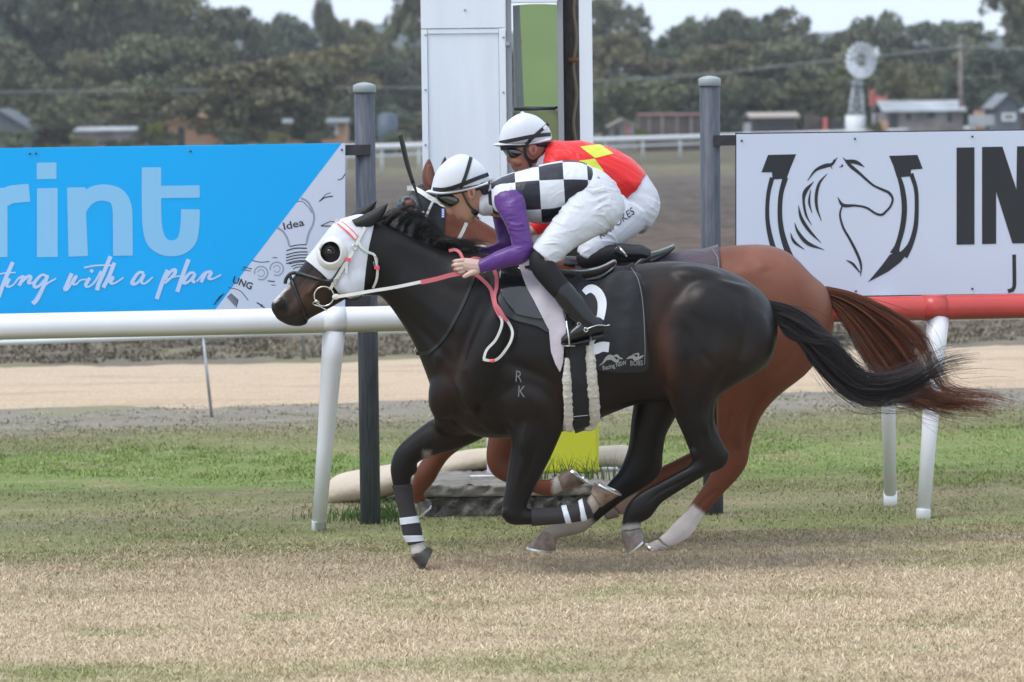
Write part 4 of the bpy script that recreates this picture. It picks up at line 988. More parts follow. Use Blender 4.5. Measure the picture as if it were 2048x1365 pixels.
for k in range(18):
    a = 2 * math.pi * k / 18 + .1; rad = ax_u * math.cos(a) + np.array([0, 0, 1.0]) * math.sin(a); tan = -ax_u * math.sin(a) + np.array([0, 0, 1.0]) * math.cos(a)
    q = [(.36, .055), (.7, .10), (.98, .15)]; V = []; 
    for rr, ww in q:
        for sg in (-1, 1):
            p = hc + rad * Rw * rr + tan * Rw * ww * sg * .95 + ax_n * sg * Rw * ww * .6
            V.append(p)
    V += [v + ax_n * .02 for v in V]
    F = [(0, 1, 3, 2), (2, 3, 5, 4), (6, 8, 9, 7), (8, 10, 11, 9), (0, 6, 7, 1), (4, 5, 11, 10), (0, 2, 8, 6), (2, 4, 10, 8), (1, 7, 9, 3), (3, 9, 11, 5)]
    link('blade', make_mesh('blade', V, F, False), wmz2, wd)
ring = lambda rr: sweep(np.array([hc + (ax_u * math.cos(a) + np.array([0, 0, 1.0]) * math.sin(a)) * Rw * rr for a in np.linspace(0, 2 * math.pi, 28, endpoint=False)]), .03, 5, closed=True)
parts_obj('wheel_rings', [ring(.42), ring(.82)] + [sweep(np.array([hc, hc + (ax_u * math.cos(a) + np.array([0, 0, 1.0]) * math.sin(a)) * Rw * .85]), .03, 5) for a in np.linspace(0, 2 * math.pi, 6, endpoint=False)], wmz, wd)
tl = [hub + np.array([.5, .6, -.1]), W(1745, 102, wy + 1.5), W(1755, 92, wy + 2), W(1759, 112, wy + 2), W(1748, 122, wy + 1.6)]
link('tail_vane', make_mesh('tail_vane', tl + [p + (0, .03, 0) for p in tl], [(0, 1, 2, 3, 4), (9, 8, 7, 6, 5)] + [(i, (i + 1) % 5, (i + 1) % 5 + 5, i + 5) for i in range(5)], False), wmz2, wd)
tankc = W(1711, 250, wy - 3)
link('white_tank', make_mesh('white_tank', *sweep(np.array([tankc * (1, 1, 0), tankc * (1, 1, 0) + (0, 0, W(1711, 231, wy - 3)[2])]), 20 * s_, 20)), mat('white_tank_paint', (.66, .70, .73), .5), label='round white water tank at the foot of the windmill', cat='tank')

# ------------------------------------------------------------------ power pole with wires
py_ = 245.0; s_ = py_ / FPX; b_ = W(1922, 270, py_)
pp = empty('power_pole', b_ * (1, 1, 0), 'tall weathered timber power pole standing behind the white sign', 'pole')
wood = mat('pole_timber', (.19, .165, .15), .9, var=(2, .25)); zt = W(1921, 76, py_)[2]
parts_obj('shaft', [sweep(np.array([b_ * (1, 1, 0), (b_[0], py_, zt)]), [5.2 * s_, 4.2 * s_], 10)], wood, pp)
parts_obj('pole_head', [sweep(np.array([(b_[0], py_, zt), (b_[0], py_, zt + 3 * s_)]), 6 * s_, 10), box((b_[0], py_ - .1, W(1921, 94, py_)[2]), (12 * s_, .06, .05))], galv, pp)
wire_m = mat('wire', (.22, .23, .24), .6)
def wire(pts, label): 
    P = catmull([W(x, y, Y) for x, y, Y in pts], 6); link('power_line', make_mesh('power_line', *sweep(P, .045, 5)), wire_m, label=label, cat='wire')
wire([(1921, 94, 245), (1760, 112, 247), (1600, 128, 249), (1400, 150, 252), (1190, 163, 255), (900, 175, 258), (640, 176, 262), (300, 182, 266), (-200, 185, 270)], 'power line sagging from the timber pole leftwards across the trees')
wire([(1921, 93, 245), (1980, 97, 247), (2048, 98, 249), (2300, 96, 255)], 'power line running from the timber pole to the right edge')

# ------------------------------------------------------------------ little things by the far fence
def smallbox(name, x0, x1, y0, y1, Y, m, label, cat):
    A = W(x0, y0, Y); Bq = W(x1, y1, Y); z0 = min(max(Bq[2], 0), A[2]); r = []
    w_ = (Bq[0] - A[0]) / 2
    V, F = join_parts([box(((A[0] + Bq[0]) / 2, Y, (A[2] + z0) / 2), (w_, .25, (A[2] - z0) / 2)), box(((A[0] + Bq[0]) / 2 - w_ * .8, Y + .1, z0 / 2), (.06, .06, z0 / 2 + .02)), box(((A[0] + Bq[0]) / 2 + w_ * .8, Y + .1, z0 / 2), (.06, .06, z0 / 2 + .02))])
    bevel(link(name, make_mesh(name, V, F, False), m, label=label, cat=cat), .03)
smallbox('white_notice_board', 1938, 1988, 231, 252, 205, wh_r, 'small white notice board standing on the far fence left of the grey gabled shed', 'board')
smallbox('white_cabinet', 1487, 1501, 247, 268, 236, wh_r, 'small white cabinet left of the long low shed', 'cabinet')
for i, (x0, x1, y0, mm, lb) in enumerate(((1645, 1655, 236, pink, 'red drum left of the windmill foot'), (1660, 1684, 240, dk, 'dark parked trailer left of the windmill foot'), (1610, 1640, 232, brn, 'brown stack of pallets between long shed and windmill'), (1948, 1968, 222, tan_w, 'small orange box behind the white notice board'), (1758, 1776, 243, tan_w, 'small tan stack by the farmhouse door'))):
    smallbox(('red_drum', 'trailer', 'pallet_stack', 'orange_box', 'tan_stack')[i], x0, x1, y0, 268, 236, mm, lb, ('drum', 'trailer', 'pallets', 'box', 'stack')[i])
# ------------------------------------------------------------------ horses
YA = 17.75; YB = 18.68
def paint(me, base, spots, socks=()):
    V, N, T = arrays(me); px, py = proj(V); c = np.tile(np.array(base, float), (len(V), 1))
    for cx, cy, rx, ry, ang, col, k in spots:
        a = math.radians(ang); dx, dy = px - cx, py - cy
        u = (dx * math.cos(a) + dy * math.sin(a)) / rx; v = (-dx * math.sin(a) + dy * math.cos(a)) / ry
        w = (k * np.exp(-(u * u + v * v)))[:, None]; c = c * (1 - w) + np.array(col) * w
    for poly, col, ylim, soft in socks:
        s = sdf_poly(px, py, poly) + 2.0 * np.sin(px * .9 + py * .35) * np.sin(px * .33 - py * .7)
        if ylim: s = np.minimum(s, np.where((V[:, 1] > ylim[0]) & (V[:, 1] < ylim[1]), 99, -99))
        w = np.clip(s / soft + .5, 0, 1)[:, None]; c = c * (1 - w) + np.array(col) * w
    set_attr(me, 'coat', c, 'COLOR')
def coat_mat(name, rough, spec=.5, sheen=.0, coat=.0):
    m = mat(name, attr='coat', rough=rough, spec=spec, sheen=0, coat=coat, var=(5, .14), bump=[(7, .12, .03), (220, .10, .002)])
    nt = m.node_tree; N = nt.nodes; L = nt.links; b = N['Principled BSDF']
    n = N.new('ShaderNodeTexNoise'); n.inputs['Scale'].default_value = 4; n.inputs['Detail'].default_value = 4
    tc = N.new('ShaderNodeTexCoord'); L.new(tc.outputs['Object'], n.inputs['Vector'])
    r = N.new('ShaderNodeMapRange'); r.inputs[3].default_value = rough - .07; r.inputs[4].default_value = rough + .1; L.new(n.outputs['Fac'], r.inputs[0]); L.new(r.outputs[0], b.inputs['Roughness'])
    return m
hair_black = mat('black_hair', (.010, .009, .010), .42, spec=.5, attr='tint'); hair_red = mat('red_hair', (.1, .03, .012), .45, spec=.4, attr='tint')
hoof_m = mat('hoof_horn', (.15, .125, .11), .55, var=(30, .5), bump=(90, .5, .004)); hoof_tan = mat('hoof_tan', (.21, .155, .12), .55, var=(25, .5), bump=(90, .5, .004)); shoe_m = mat('horseshoe', (.62, .63, .64), .3, metal=.85)
def hairs(name, guides, n, segs, rad, Y, m, parent, base_tint, seed, depth=.05, jit=6, widths=None, frizz=3.0, lens=(.6, 1.0), stray=.06):
    """guides: list of px polylines (same length). A strand blends two neighbouring guides. Thin 3-sided tubes."""
    r = np.random.default_rng(seed); G = np.array([catmull(g, 6) for g in guides], float); ng, L, _ = G.shape
    V = np.zeros((n, segs, 3, 3)); tint = np.zeros((n, segs, 3, 3))
    nl = max(8, n // 26); lock_s = r.uniform(0, ng - 1, nl); lock_o = r.normal(0, jit, (nl, 2)); lock_d = r.normal(0, depth if np.ndim(depth) == 0 else .03, nl); lock_l = r.uniform(.8, 1.0, nl)
    for i in range(n):
        li = r.integers(0, nl); s = float(np.clip(lock_s[li] + r.normal(0, .05), 0, ng - 1)); k = min(int(s), ng - 2); f = s - k
        g = G[k] * (1 - f) + G[k + 1] * f
        ln = r.uniform(*lens) * lock_l[li]; t = np.linspace(0, min(ln, 1.0), segs) * (L - 1); i0 = np.clip(t.astype(int), 0, L - 2); ff = (t - i0)[:, None]
        p = g[i0] * (1 - ff) + g[i0 + 1] * ff
        u = np.linspace(0, 1, segs)
        st = 3.0 if r.uniform() < stray else 1.0
        p = p + np.outer(u ** 1.3, lock_o[li] + r.normal(0, jit * .3 * st * st, 2)) + np.stack([np.sin(u * r.uniform(3, 9) + r.uniform(0, 6)), np.sin(u * r.uniform(3, 9) + r.uniform(0, 6))], 1) * frizz * st * (u[:, None] ** .8) + r.normal(0, 1.5, 2)
        yo = (lock_d[li] + r.normal(0, depth * .25)) * (.35 + .65 * u) if np.ndim(depth) == 0 else r.uniform(*depth) * np.ones(segs)
        P = np.array([W(a, b, Y + c) for (a, b), c in zip(p, yo)])
        rr = rad * (1 - u * .8) * r.uniform(.6, 1.3)
        for j, a in enumerate((0, 2.1, 4.2)): V[i, :, j] = P + np.outer(rr * math.cos(a), (0.3, 0, 1)) + np.outer(rr * math.sin(a), (0, 1, 0))
        tint[i] = np.array(base_tint) * r.uniform(.45, 1.7)
    idx = np.arange(n * segs * 3).reshape(n, segs, 3); F = []
    for j in range(3): F.append(np.stack([idx[:, :-1, j], idx[:, :-1, (j + 1) % 3], idx[:, 1:, (j + 1) % 3], idx[:, 1:, j]], -1).reshape(-1, 4))
    me = fast_mesh(name, V.reshape(-1, 3), np.concatenate(F)); me.shade_smooth(); set_attr(me, 'tint', tint.reshape(-1, 3), 'COLOR')
    return link(name, me, m, parent)
def hoof(Y, yo, cor, sole, w, m, parent, shoe=True, mid=None, dirn=None):
    """cor/sole: ((ax,ay),(bx,by)) silhouette pairs at the coronet and the sole; a = toe side"""
    ca, cb = cor; sa, sb = sole; c2 = [((ca[0] * (1 - t) + sa[0] * t), (ca[1] * (1 - t) + sa[1] * t), (cb[0] * (1 - t) + sb[0] * t), (cb[1] * (1 - t) + sb[1] * t), w * (.72 + .28 * t) * (.93 if t == 1 else (.8 if t < 0 else 1)), yo) for t in (-.06, 0, .12, .5, .9, .97, 1.0)]
    o = parts_obj('hoof', [loft(c2, Y, n=24, smooth=False)], m, parent)
    A = W(*sa, Y + yo); Bb = W(*sb, Y + yo); c = (A + Bb) / 2; a = (A - Bb) / 2; out = (W((sa[0] + sb[0]) / 2 * 2 - (ca[0] + cb[0]) / 2, (sa[1] + sb[1]) / 2 * 2 - (ca[1] + cb[1]) / 2, Y + yo) - c); out /= np.linalg.norm(out) + 1e-9
    if shoe:
        th = np.linspace(-2.35, 2.35, 22)
        R = np.array([c + a * math.cos(t) * .93 + np.array([0, w * .95, 0]) * math.sin(t) + out * .004 for t in th])
        V, F = sweep(R, 1.0, N=np.tile(out, (22, 1)), flat=(.010, .0045)); parts_obj('horseshoe', [(V, F)], shoe_m, o)
    return o

# ---------- dark horse body
NEAR, FAR = -.13, .13
TA = [(1556, 650, 1551, 690, .05), (1540, 604, 1538, 728, .15), (1505, 568, 1500, 752, .225), (1455, 541, 1448, 778, .26), (1400, 527, 1385, 800, .265), (1340, 523, 1325, 800, .25), (1280, 528, 1270, 810, .265), (1215, 540, 1212, 832, .285), (1150, 545, 1148, 858, .295), (1092, 538, 1082, 872, .285), (1040, 524, 1015, 878, .255), (990, 510, 950, 872, .225), (950, 503, 900, 842, .20), (912, 500, 868, 790, .165), (882, 494, 848, 738, .13), (850, 482, 828, 690, .105), (815, 466, 800, 642, .088), (785, 452, 773, 606, .078), (752, 440, 750, 584, .07)]
HA = [(758, 446, 762, 590, .06), (728, 432, 752, 592, .085), (702, 435, 742, 592, .10), (672, 447, 722, 590, .108), (649, 474, 700, 595, .106), (630, 499, 679, 606, .092), (610, 524, 658, 618, .076), (590, 550, 636, 629, .062), (569, 578, 616, 640, .054), (551, 597, 604, 652, .050), (543, 608, 578, 651, .044), (543, 620, 556, 640, .028)]
FH = [(975, 640, 80, .12, -.12)]
partsA = [loft(TA, YA, n=32, e=.93), loft(HA, YA, n=24, e=.9)]
# head details: brow, cheek, nostril rim, lips, jaw
partsA += [ell(662, 503, 24, 17, 40, .035, -.085, YA), ell(662, 503, 24, 17, 40, .035, .085, YA), ell(705, 556, 42, 36, 10, .05, -.062, YA), ell(705, 556, 42, 36, 10, .05, .062, YA), ell(640, 560, 40, 6, 128, .03, -.062, YA), ell(563, 610, 17, 13, 30, .022, -.040, YA), ell(563, 610, 17, 13, 30, .022, .040, YA), ell(590, 640, 26, 13, 8, .042, 0, YA), ell(600, 604, 40, 16, 128, .03, -.035, YA)]
# shoulder, withers, near fore (folded) : forearm goes down, cannon folded back
partsA += [ell(985, 690, 62, 150, 22, .14, -.125, YA), ell(985, 690, 62, 150, 22, .14, .125, YA), ell(1065, 795, 78, 70, -10, .13, -.145, YA), ell(1030, 800, 70, 62, -10, .12, .14, YA), ell(918, 750, 50, 100, 26, .12, -.055, YA), ell(918, 750, 50, 100, 26, .12, .055, YA), ell(925, 830, 60, 40, -20, .09, .06, YA), ell(930, 640, 30, 110, 32, .06, -.12, YA)]
partsA += [limb([(1078, 800, 66, .105, -.16), (1072, 850, 56, .092, -.165), (1064, 895, 44, .078, -.165), (1050, 940, 35, .062, -.165), (1036, 985, 27, .05, -.165), (1029, 1012, 25, .047, -.165), (1031, 1030, 22, .044, -.165)], YA),
          ell(1026, 1026, 23, 25, -35, .047, -.165, YA),
          limb([(1030, 1032, 19, .042, -.165), (1060, 1034, 16, .033, -.165), (1110, 1032, 14.5, .028, -.165), (1150, 1026, 16, .031, -.165), (1172, 1018, 18, .034, -.165), (1190, 1003, 15, .030, -.165), (1200, 993, 17, .036, -.165)], YA)]
# far fore (reaching forward)
partsA += [limb([(985, 790, 62, .10, .12), (945, 833, 50, .09, .12), (905, 860, 41, .075, .12), (865, 878, 34, .062, .12), (832, 897, 27, .05, .12), (812, 915, 25, .048, .12), (805, 938, 24.5, .047, .12), (803, 960, 19.5, .042, .12), (808, 990, 16, .031, .12), (816, 1030, 14.5, .028, .12), (824, 1062, 17, .032, .12), (830, 1080, 14, .029, .12), (834, 1092, 14, .032, .12), (838, 1106, 16, .036, .12)], YA)]
# near hind
partsA += [loft([(1395, 548, 1500, 572, .09, -.10), (1345, 600, 1546, 650, .145, -.125), (1318, 670, 1546, 706, .155, -.135), (1316, 722, 1520, 742, .15, -.135), (1325, 765, 1478, 768, .125, -.135), (1338, 806, 1440, 792, .10, -.135), (1352, 840, 1429, 826, .078, -.135), (1366, 870, 1433, 858, .062, -.135), (1376, 895, 1448, 890, .052, -.135), (1384, 914, 1457, 915, .045, -.135), (1378, 930, 1446, 936, .040, -.135), (1358, 942, 1408, 953, .034, -.135), (1325, 961, 1362, 980, .028, -.135), (1292, 978, 1326, 1004, .028, -.135), (1268, 994, 1311, 1022, .034, -.135), (1250, 1018, 1300, 1036, .034, -.135), (1245, 1040, 1283, 1046, .028, -.135), (1243, 1062, 1281, 1058, .031, -.135)], YA, n=24),
          ell(1350, 705, 36, 95, -4, .11, -.165, YA), ell(1440, 640, 105, 72, 35, .13, -.155, YA), ell(1500, 690, 40, 66, 25, .11, -.13, YA), ell(1395, 815, 32, 60, -12, .05, -.165, YA), ell(1400, 562, 70, 30, 12, .09, -.10, YA), ell(1250, 650, 60, 110, 0, .05, -.215, YA)]
# far hind
partsA += [loft([(1290, 700, 1420, 700, .12, .13), (1272, 780, 1380, 790, .10, .13), (1262, 840, 1349, 840, .08, .13), (1258, 885, 1332, 872, .062, .13), (1250, 915, 1326, 908, .05, .13), (1236, 945, 1322, 945, .044, .13), (1218, 965, 1296, 972, .036, .13), (1200, 990, 1252, 998, .029, .13), (1180, 1012, 1218, 1024, .027, .13), (1160, 1030, 1188, 1048, .030, .13), (1140, 1041, 1168, 1064, .033, .13), (1112, 1048, 1140, 1072, .029, .13), (1090, 1056, 1118, 1076, .030, .13), (1082, 1062, 1115, 1080, .032, .13)], YA, n=20)]
partsA += [ell(1447, 911, 11, 13, 20, .026, -.135, YA), ell(1388, 905, 9, 16, -10, .03, -.15, YA), ell(1303, 1016, 9, 10, 30, .03, -.135, YA), ell(1418, 872, 6, 38, -22, .018, -.155, YA), ell(1164, 1030, 12, 10, 0, .032, -.165, YA), ell(1012, 1022, 8, 16, 20, .036, -.175, YA),
    ell(826, 936, 9, 15, 0, .034, .12, YA), ell(792, 934, 9, 20, 0, .036, .12, YA), ell(834, 1068, 8, 10, 0, .026, .12, YA), ell(1312, 935, 10, 14, 30, .03, .13, YA), ell(1160, 1058, 11, 8, -20, .026, .13, YA),
    ell(1060, 850, 20, 62, 12, .035, -.222, YA)]
meA = blob(partsA, .0058, 5)
TORSO = [(1640, 560), (1500, 500), (1200, 480), (1000, 470), (870, 470), (790, 420), (700, 560), (740, 640), (800, 640), (820, 840), (900, 880), (1010, 905), (1130, 905), (1300, 850), (1420, 830), (1500, 790), (1600, 740)]
relax(meA, lambda px, py, V: smoothbox(px, py, TORSO, 40), 70)

def relief(me, strokes, ylim):
    """muscle ridges and grooves raised on the near side: (points px, width px, height m)"""
    V, N, T = arrays(me); px, py = proj(V); d = np.zeros(len(V)); side = np.clip((ylim - V[:, 1]) / .05, 0, 1) * np.clip(-N[:, 1] * 1.6, 0, 1)
    for pts, w, h in strokes:
        C = catmull(pts, 6); best = np.full(len(V), 1e9); tt = np.zeros(len(V))
        sel = (px > C[:, 0].min() - 4 * w) & (px < C[:, 0].max() + 4 * w) & (py > C[:, 1].min() - 4 * w) & (py < C[:, 1].max() + 4 * w); q = np.where(sel)[0]
        bb_ = best[q]; ti = tt[q]
        for i in range(len(C) - 1):
            a, b = C[i], C[i + 1]; e = b - a; t = np.clip(((px[q] - a[0]) * e[0] + (py[q] - a[1]) * e[1]) / (e @ e + 1e-9), 0, 1)
            dd = np.hypot(px[q] - a[0] - e[0] * t, py[q] - a[1] - e[1] * t); m = dd < bb_; bb_ = np.where(m, dd, bb_); ti = np.where(m, (i + t) / (len(C) - 1), ti)
        d[q] += h * np.exp(-(bb_ / w) ** 2) * np.clip(np.sin(math.pi * ti) * 1.6, 0, 1)
    me.vertices.foreach_set('co', (V + N * (d * side)[:, None]).astype(np.float32).ravel()); me.update()
relief(meA, [
 ([(1405, 556), (1352, 592), (1322, 650), (1306, 715), (1312, 780)], 14, -.008), ([(1420, 582), (1376, 622), (1350, 680), (1338, 740), (1345, 790)], 26, .006),
 ([(1480, 590), (1492, 650), (1478, 720), (1440, 775), (1430, 830)], 10, -.009), ([(1450, 590), (1455, 650), (1440, 710), (1405, 760)], 22, .008), ([(1520, 600), (1528, 660), (1512, 710), (1470, 755)], 16, .008),
 ([(1400, 700), (1440, 740), (1500, 735)], 9, -.006), ([(1365, 640), (1380, 690), (1375, 750), (1385, 800)], 9, -.006), ([(1395, 780), (1400, 830), (1425, 880)], 9, .006), ([(1425, 800), (1420, 850), (1432, 890)], 5, -.006),
 ([(985, 550), (955, 620), (930, 690), (925, 740)], 11, -.011), ([(1005, 560), (985, 640), (968, 700), (975, 760)], 20, .009), ([(1035, 600), (1020, 670), (1010, 720)], 12, -.008), ([(1010, 720), (1050, 740), (1095, 760), (1120, 800)], 11, -.009), ([(1000, 740), (1035, 770), (1070, 800), (1085, 850)], 18, .008),
 ([(925, 740), (945, 790), (975, 830), (1010, 860)], 8, -.010), ([(905, 745), (925, 790), (955, 835), (990, 868)], 5, .006), ([(1000, 800), (1010, 850), (1015, 900)], 8, -.006),
 ([(775, 590), (820, 640), (870, 690), (910, 735)], 10, -.009), ([(790, 560), (840, 600), (890, 640), (930, 670)], 20, .008), ([(780, 500), (840, 540), (900, 575), (960, 600)], 22, -.007), ([(770, 470), (840, 500), (900, 525)], 14, .006),
 ([(1120, 840), (1180, 830), (1240, 808), (1290, 790)], 4, .004), ([(1040, 870), (1045, 910), (1038, 950), (1030, 990)], 5, .005), ([(1020, 880), (1018, 930), (1014, 980)], 6, -.005), ([(1075, 880), (1060, 930), (1045, 975)], 5, -.005),
 ([(1400, 945), (1360, 965), (1320, 985), (1295, 1005)], 3.5, -.005), ([(1392, 960), (1350, 985), (1312, 1008)], 3, .004), ([(1065, 1028), (1110, 1026), (1150, 1020)], 3.5, -.004),
 ([(940, 760), (955, 800), (990, 835)], 2.6, .0035), ([(1060, 830), (1048, 870), (1052, 910), (1040, 950)], 2.4, .0032), ([(1370, 800), (1385, 840), (1400, 880)], 2.4, .0032), ([(1200, 780), (1240, 770), (1290, 775)], 2.4, .003),
 ([(640, 545), (620, 575), (600, 600)], 5, .004), ([(655, 560), (640, 590), (615, 610)], 6, -.004), ([(680, 560), (690, 580), (720, 585)], 7, .004), ([(632, 530), (612, 556), (592, 582)], 4, -.003), ([(580, 600), (590, 620), (588, 640)], 5, -.003)], YA + .02)
DK = (.0072, .0056, .0056); BR = (.036, .015, .010); BR2 = (.060, .030, .020); PIN = (.30, .255, .225)
paint(meA, DK, [(1328, 690, 22, 90, -6, (.075, .028, .015), .75), (1345, 600, 40, 50, 20, BR, .45), (1400, 745, 70, 30, -25, BR, .35), (610, 588, 46, 26, 128, (.085, .045, .030), .9), (640, 600, 30, 20, 120, BR2, .6), (562, 612, 14, 14, 0, (.012, .010, .010), .8), (590, 645, 40, 12, 10, (.02, .018, .018), .7), (1100, 790, 60, 60, 0, BR, .25), (905, 750, 30, 80, 20, BR, .5), (930, 850, 60, 30, -30, BR, .35), (1180, 800, 60, 30, 0, BR, .2), (1480, 700, 50, 40, 0, (.03, .018, .014), .5), (1440, 860, 40, 60, 0, DK, .3)],
      [([(1170, 1022), (1190, 1046), (1150, 1090), (1070, 1100), (1050, 1060), (1120, 1030)], PIN, (YA, 99), 10), ([(1176, 960), (1176, 1008), (1187, 1040), (1240, 1040), (1260, 960)], (.33, .275, .24), (0, YA), 8),
       ([(800, 1086), (860, 1078), (890, 1150), (790, 1150)], (.60, .57, .53), (YA, 99), 8), ([(1236, 1052), (1290, 1046), (1290, 1080), (1230, 1080)], (.30, .28, .27), (0, YA), 8),
       ([(541, 600), (566, 573), (578, 566), (580, 574), (562, 592), (550, 606)], (.60, .55, .52), None, 5), ([(846, 902), (862, 902), (862, 917), (846, 917)], (.22, .20, .18), (YA, 99), 8)])
coatA = coat_mat('dark_bay_coat', .40, .27)
horseA = empty('horse', (W(1200, 1100, YA)[0], YA, 0), 'near black bay racehorse at full gallop in a white hood, nearest the camera', 'horse', 'galloping racehorses')
link('body', meA, coatA, horseA)
bvA = bvh_of(meA)
# ears
def ear(base, tip, w, yo, Y, m, parent, curve=(0, 0), inner=None):
    b = np.array(base, float); t = np.array(tip, float); d = t - b; L = np.hypot(*d); d /= L; n = np.array([-d[1], d[0]])
    st = []
    for u, ww in ((-.15, .75), (0, .9), (.25, 1.05), (.5, .98), (.72, .72), (.88, .42), (1.0, .08)):
        c = b + d * L * u + np.array(curve) * 4 * u * (1 - u); st.append((*(c + n * w / 2 * ww), *(c - n * w / 2 * ww), .014 + .016 * ww, yo))
    o = parts_obj('ear', [loft(st, Y, n=18)], m, parent)
    if inner:
        st = []
        for u, ww in ((.1, .3), (.3, .55), (.55, .5), (.8, .25)):
            c = b + d * L * u + np.array(curve) * 4 * u * (1 - u) + n * w * .06; st.append((*(c + n * w / 2 * ww), *(c - n * w / 2 * ww), .012, yo - .030))
        parts_obj('ear_opening', [loft(st, Y, n=12)], inner, o)
    return o
earm = mat('ear_black', (.010, .008, .008), .6, sheen=.03, bump=(200, .2, .002)); eard = mat('ear_inside', (.004, .004, .004), .9)
ear((719, 447), (775, 408), 27, -.055, YA, earm, horseA, (2, 6)); ear((712, 434), (753, 402), 20, .05, YA, earm, horseA, (1, 3))
# eye
eye_m = mat('eye_gloss', (.006, .004, .003), .05, spec=.8, coat=.8); lid_m = mat('eye_lid', (.02, .014, .012), .5)
eP, eN = drape_pts([(659, 503)], bvA, -.004, raw=True)
eb = parts_obj('eyeball', [ell(659, 503, 6.5, 5.5, 20, .012, eP[0][1] - YA, YA)], eye_m, horseA)
for dy, s in ((-6, 1), (5, .8)):
    Pp, Nn = drape_pts([(650, 503 + dy * .2), (655, 503 + dy * .9), (660, 502 + dy), (666, 503 + dy * .8), (669, 505)], bvA, .001); parts_obj('eyelid', [sweep(Pp, .0035 * s, 8)], lid_m, horseA)
parts_obj('nostril', [ell(565, 608, 9, 6, 40, .006, drape_pts([(565, 608)], bvA, .002, raw=True)[0][0][1] - YA, YA)], eard, horseA)
Pp, Nn = drape_pts([(553, 634), (570, 636), (590, 632), (603, 624), (612, 616)], bvA, -.001); parts_obj('mouth_line', [sweep(Pp, .0022, 6)], eard, horseA)

# ---------- hood, blinkers, bridle
cloth_w = mat('hood_cloth', (.62, .64, .70), .8, sheen=.2, bump=[(9, .4, .02), (140, .25, .002)]); strap_w = mat('white_strap', (.66, .66, .63), .45, var=(30, .08)); strap_p = mat('pink_rubber', (.52, .12, .15), .7, bump=(250, .4, .003)); strap_k = mat('black_leather', (.012, .012, .013), .38, spec=.5, var=(30, .2)); pinkn = mat('coral_keeper', (.85, .10, .13), .4); steel = mat('bit_steel', (.62, .60, .57), .22, metal=1)
hood = add_shell('hood', meA, cloth_w, horseA, poly=[(724, 415), (700, 425), (671, 436), (655, 450), (630, 475), (606, 517), (612, 521), (626, 531), (640, 543), (659, 561), (668, 573), (678, 586), (700, 596), (726, 600), (727, 575), (729, 556), (732, 530), (737, 494), (744, 464), (750, 440), (745, 420)], off=.007, thick=.006, holes=[[(646, 487), (658, 483), (672, 487), (680, 503), (677, 518), (664, 525), (650, 522), (641, 507)]])
# blinker cup
th = np.linspace(0, 2 * math.pi, 40, endpoint=False)
def cup(cx, cy, radii, parent, m):
    rings = []
    for rx, ry, lift, ox, oy in radii:
        P, _ = drape_pts([(cx + ox + rx * math.cos(t), cy + oy + ry * math.sin(t)) for t in th], bvA, .007 + lift, raw=True); rings.append(P)
    V, F = grid_tube(rings, cap=False); return parts_obj('blinker_cup', [(V, F)], m, parent)
cp = cup(661, 506, [(32, 34, 0, 2, 1), (31, 33, .006, 2, 1), (27, 28, .012, 1, 1), (23.5, 24.5, .022, 0, 0), (21, 22, .024, 0, -1), (20, 21, .016, 0, -1), (20, 21, -.004, 0, -1)], horseA, mat('blinker_plastic', (.66, .65, .62), .4, coat=.2))
tk = horseA
BRW = [(671, 441), (680, 446), (692, 455), (704, 466), (713, 477)]
bb = parts_obj('browband', [strap([(x, y) for x, y in BRW], bvA, 9, .014)], strap_w, tk)
parts_obj('piping', [strap([(x - 3.5, y + 3) for x, y in BRW], bvA, 2.6, .017)], pinkn, bb); parts_obj('piping', [strap([(x + 3, y - 2.5) for x, y in BRW], bvA, 1.6, .017)], pinkn, bb)
parts_obj('cheekpiece', [strap([(730, 455), (724, 466), (710, 494), (698, 518), (688, 532), (680, 546), (670, 562), (660, 580)], bvA, 6.5, .015)], strap_w, tk)
parts_obj('loose_end', [strap([(696, 518), (693, 530), (693, 547)], bvA, 5, .02)], strap_w, tk)
for x, y in ((709, 495), (671, 563)):
    P, N = drape_pts([(x + 4.5 * math.cos(a), y + 5.5 * math.sin(a)) for a in np.linspace(0, 2 * math.pi, 16, endpoint=False)], bvA, .02, raw=True); parts_obj('buckle', [sweep(P, .0022, 6, closed=True)], steel, tk)
parts_obj('throat_lash', [strap([(717, 484), (722, 494), (735, 504), (748, 510), (752, 522), (755, 540), (753, 560), (746, 577)], bvA, 5, .014)], strap_w, tk)
for x, y in ((696, 519.5), (754, 536)): P, N = drape_pts([(x - 5, y - 1), (x + 5, y + 1)], bvA, .02, raw=True); parts_obj('keeper', [sweep(P, 1.0, N=N, flat=(.008, .0035))], pinkn, tk)
P, N = drape_pts([(749, 512), (755, 518), (755, 530), (750, 535), (747, 524)], bvA, .02); parts_obj('buckle', [sweep(P, .002, 6)], steel, tk)
parts_obj('noseband', [sweep(drape_pts([(570, 568), (573, 557), (583, 547), (600, 548), (624, 555), (650, 562), (664, 561), (674, 549), (690, 524)], bvA, .008)[0], .0085, 10)], strap_k, tk)
parts_obj('crossed_noseband', [sweep(drape_pts([(580, 552), (590, 578), (600, 606), (608, 625), (614, 639)], bvA, .008)[0], .0075, 10)], strap_k, tk)
parts_obj('curb_strap', [sweep(drape_pts([(660, 577), (672, 590), (690, 598), (712, 600), (724, 590)], bvA, .010)[0], .0045, 8)], strap_k, tk)
RGc = (648, 593)
P, N = drape_pts([RGc], bvA, .03, raw=True); yr = P[0][1]
parts_obj('bit_ring', [sweep(np.array([W(RGc[0] + 19.5 * math.cos(a), RGc[1] + 19.5 * math.sin(a), yr) for a in np.linspace(0, 2 * math.pi, 36, endpoint=False)]), .0038, 8, closed=True)], steel, tk)
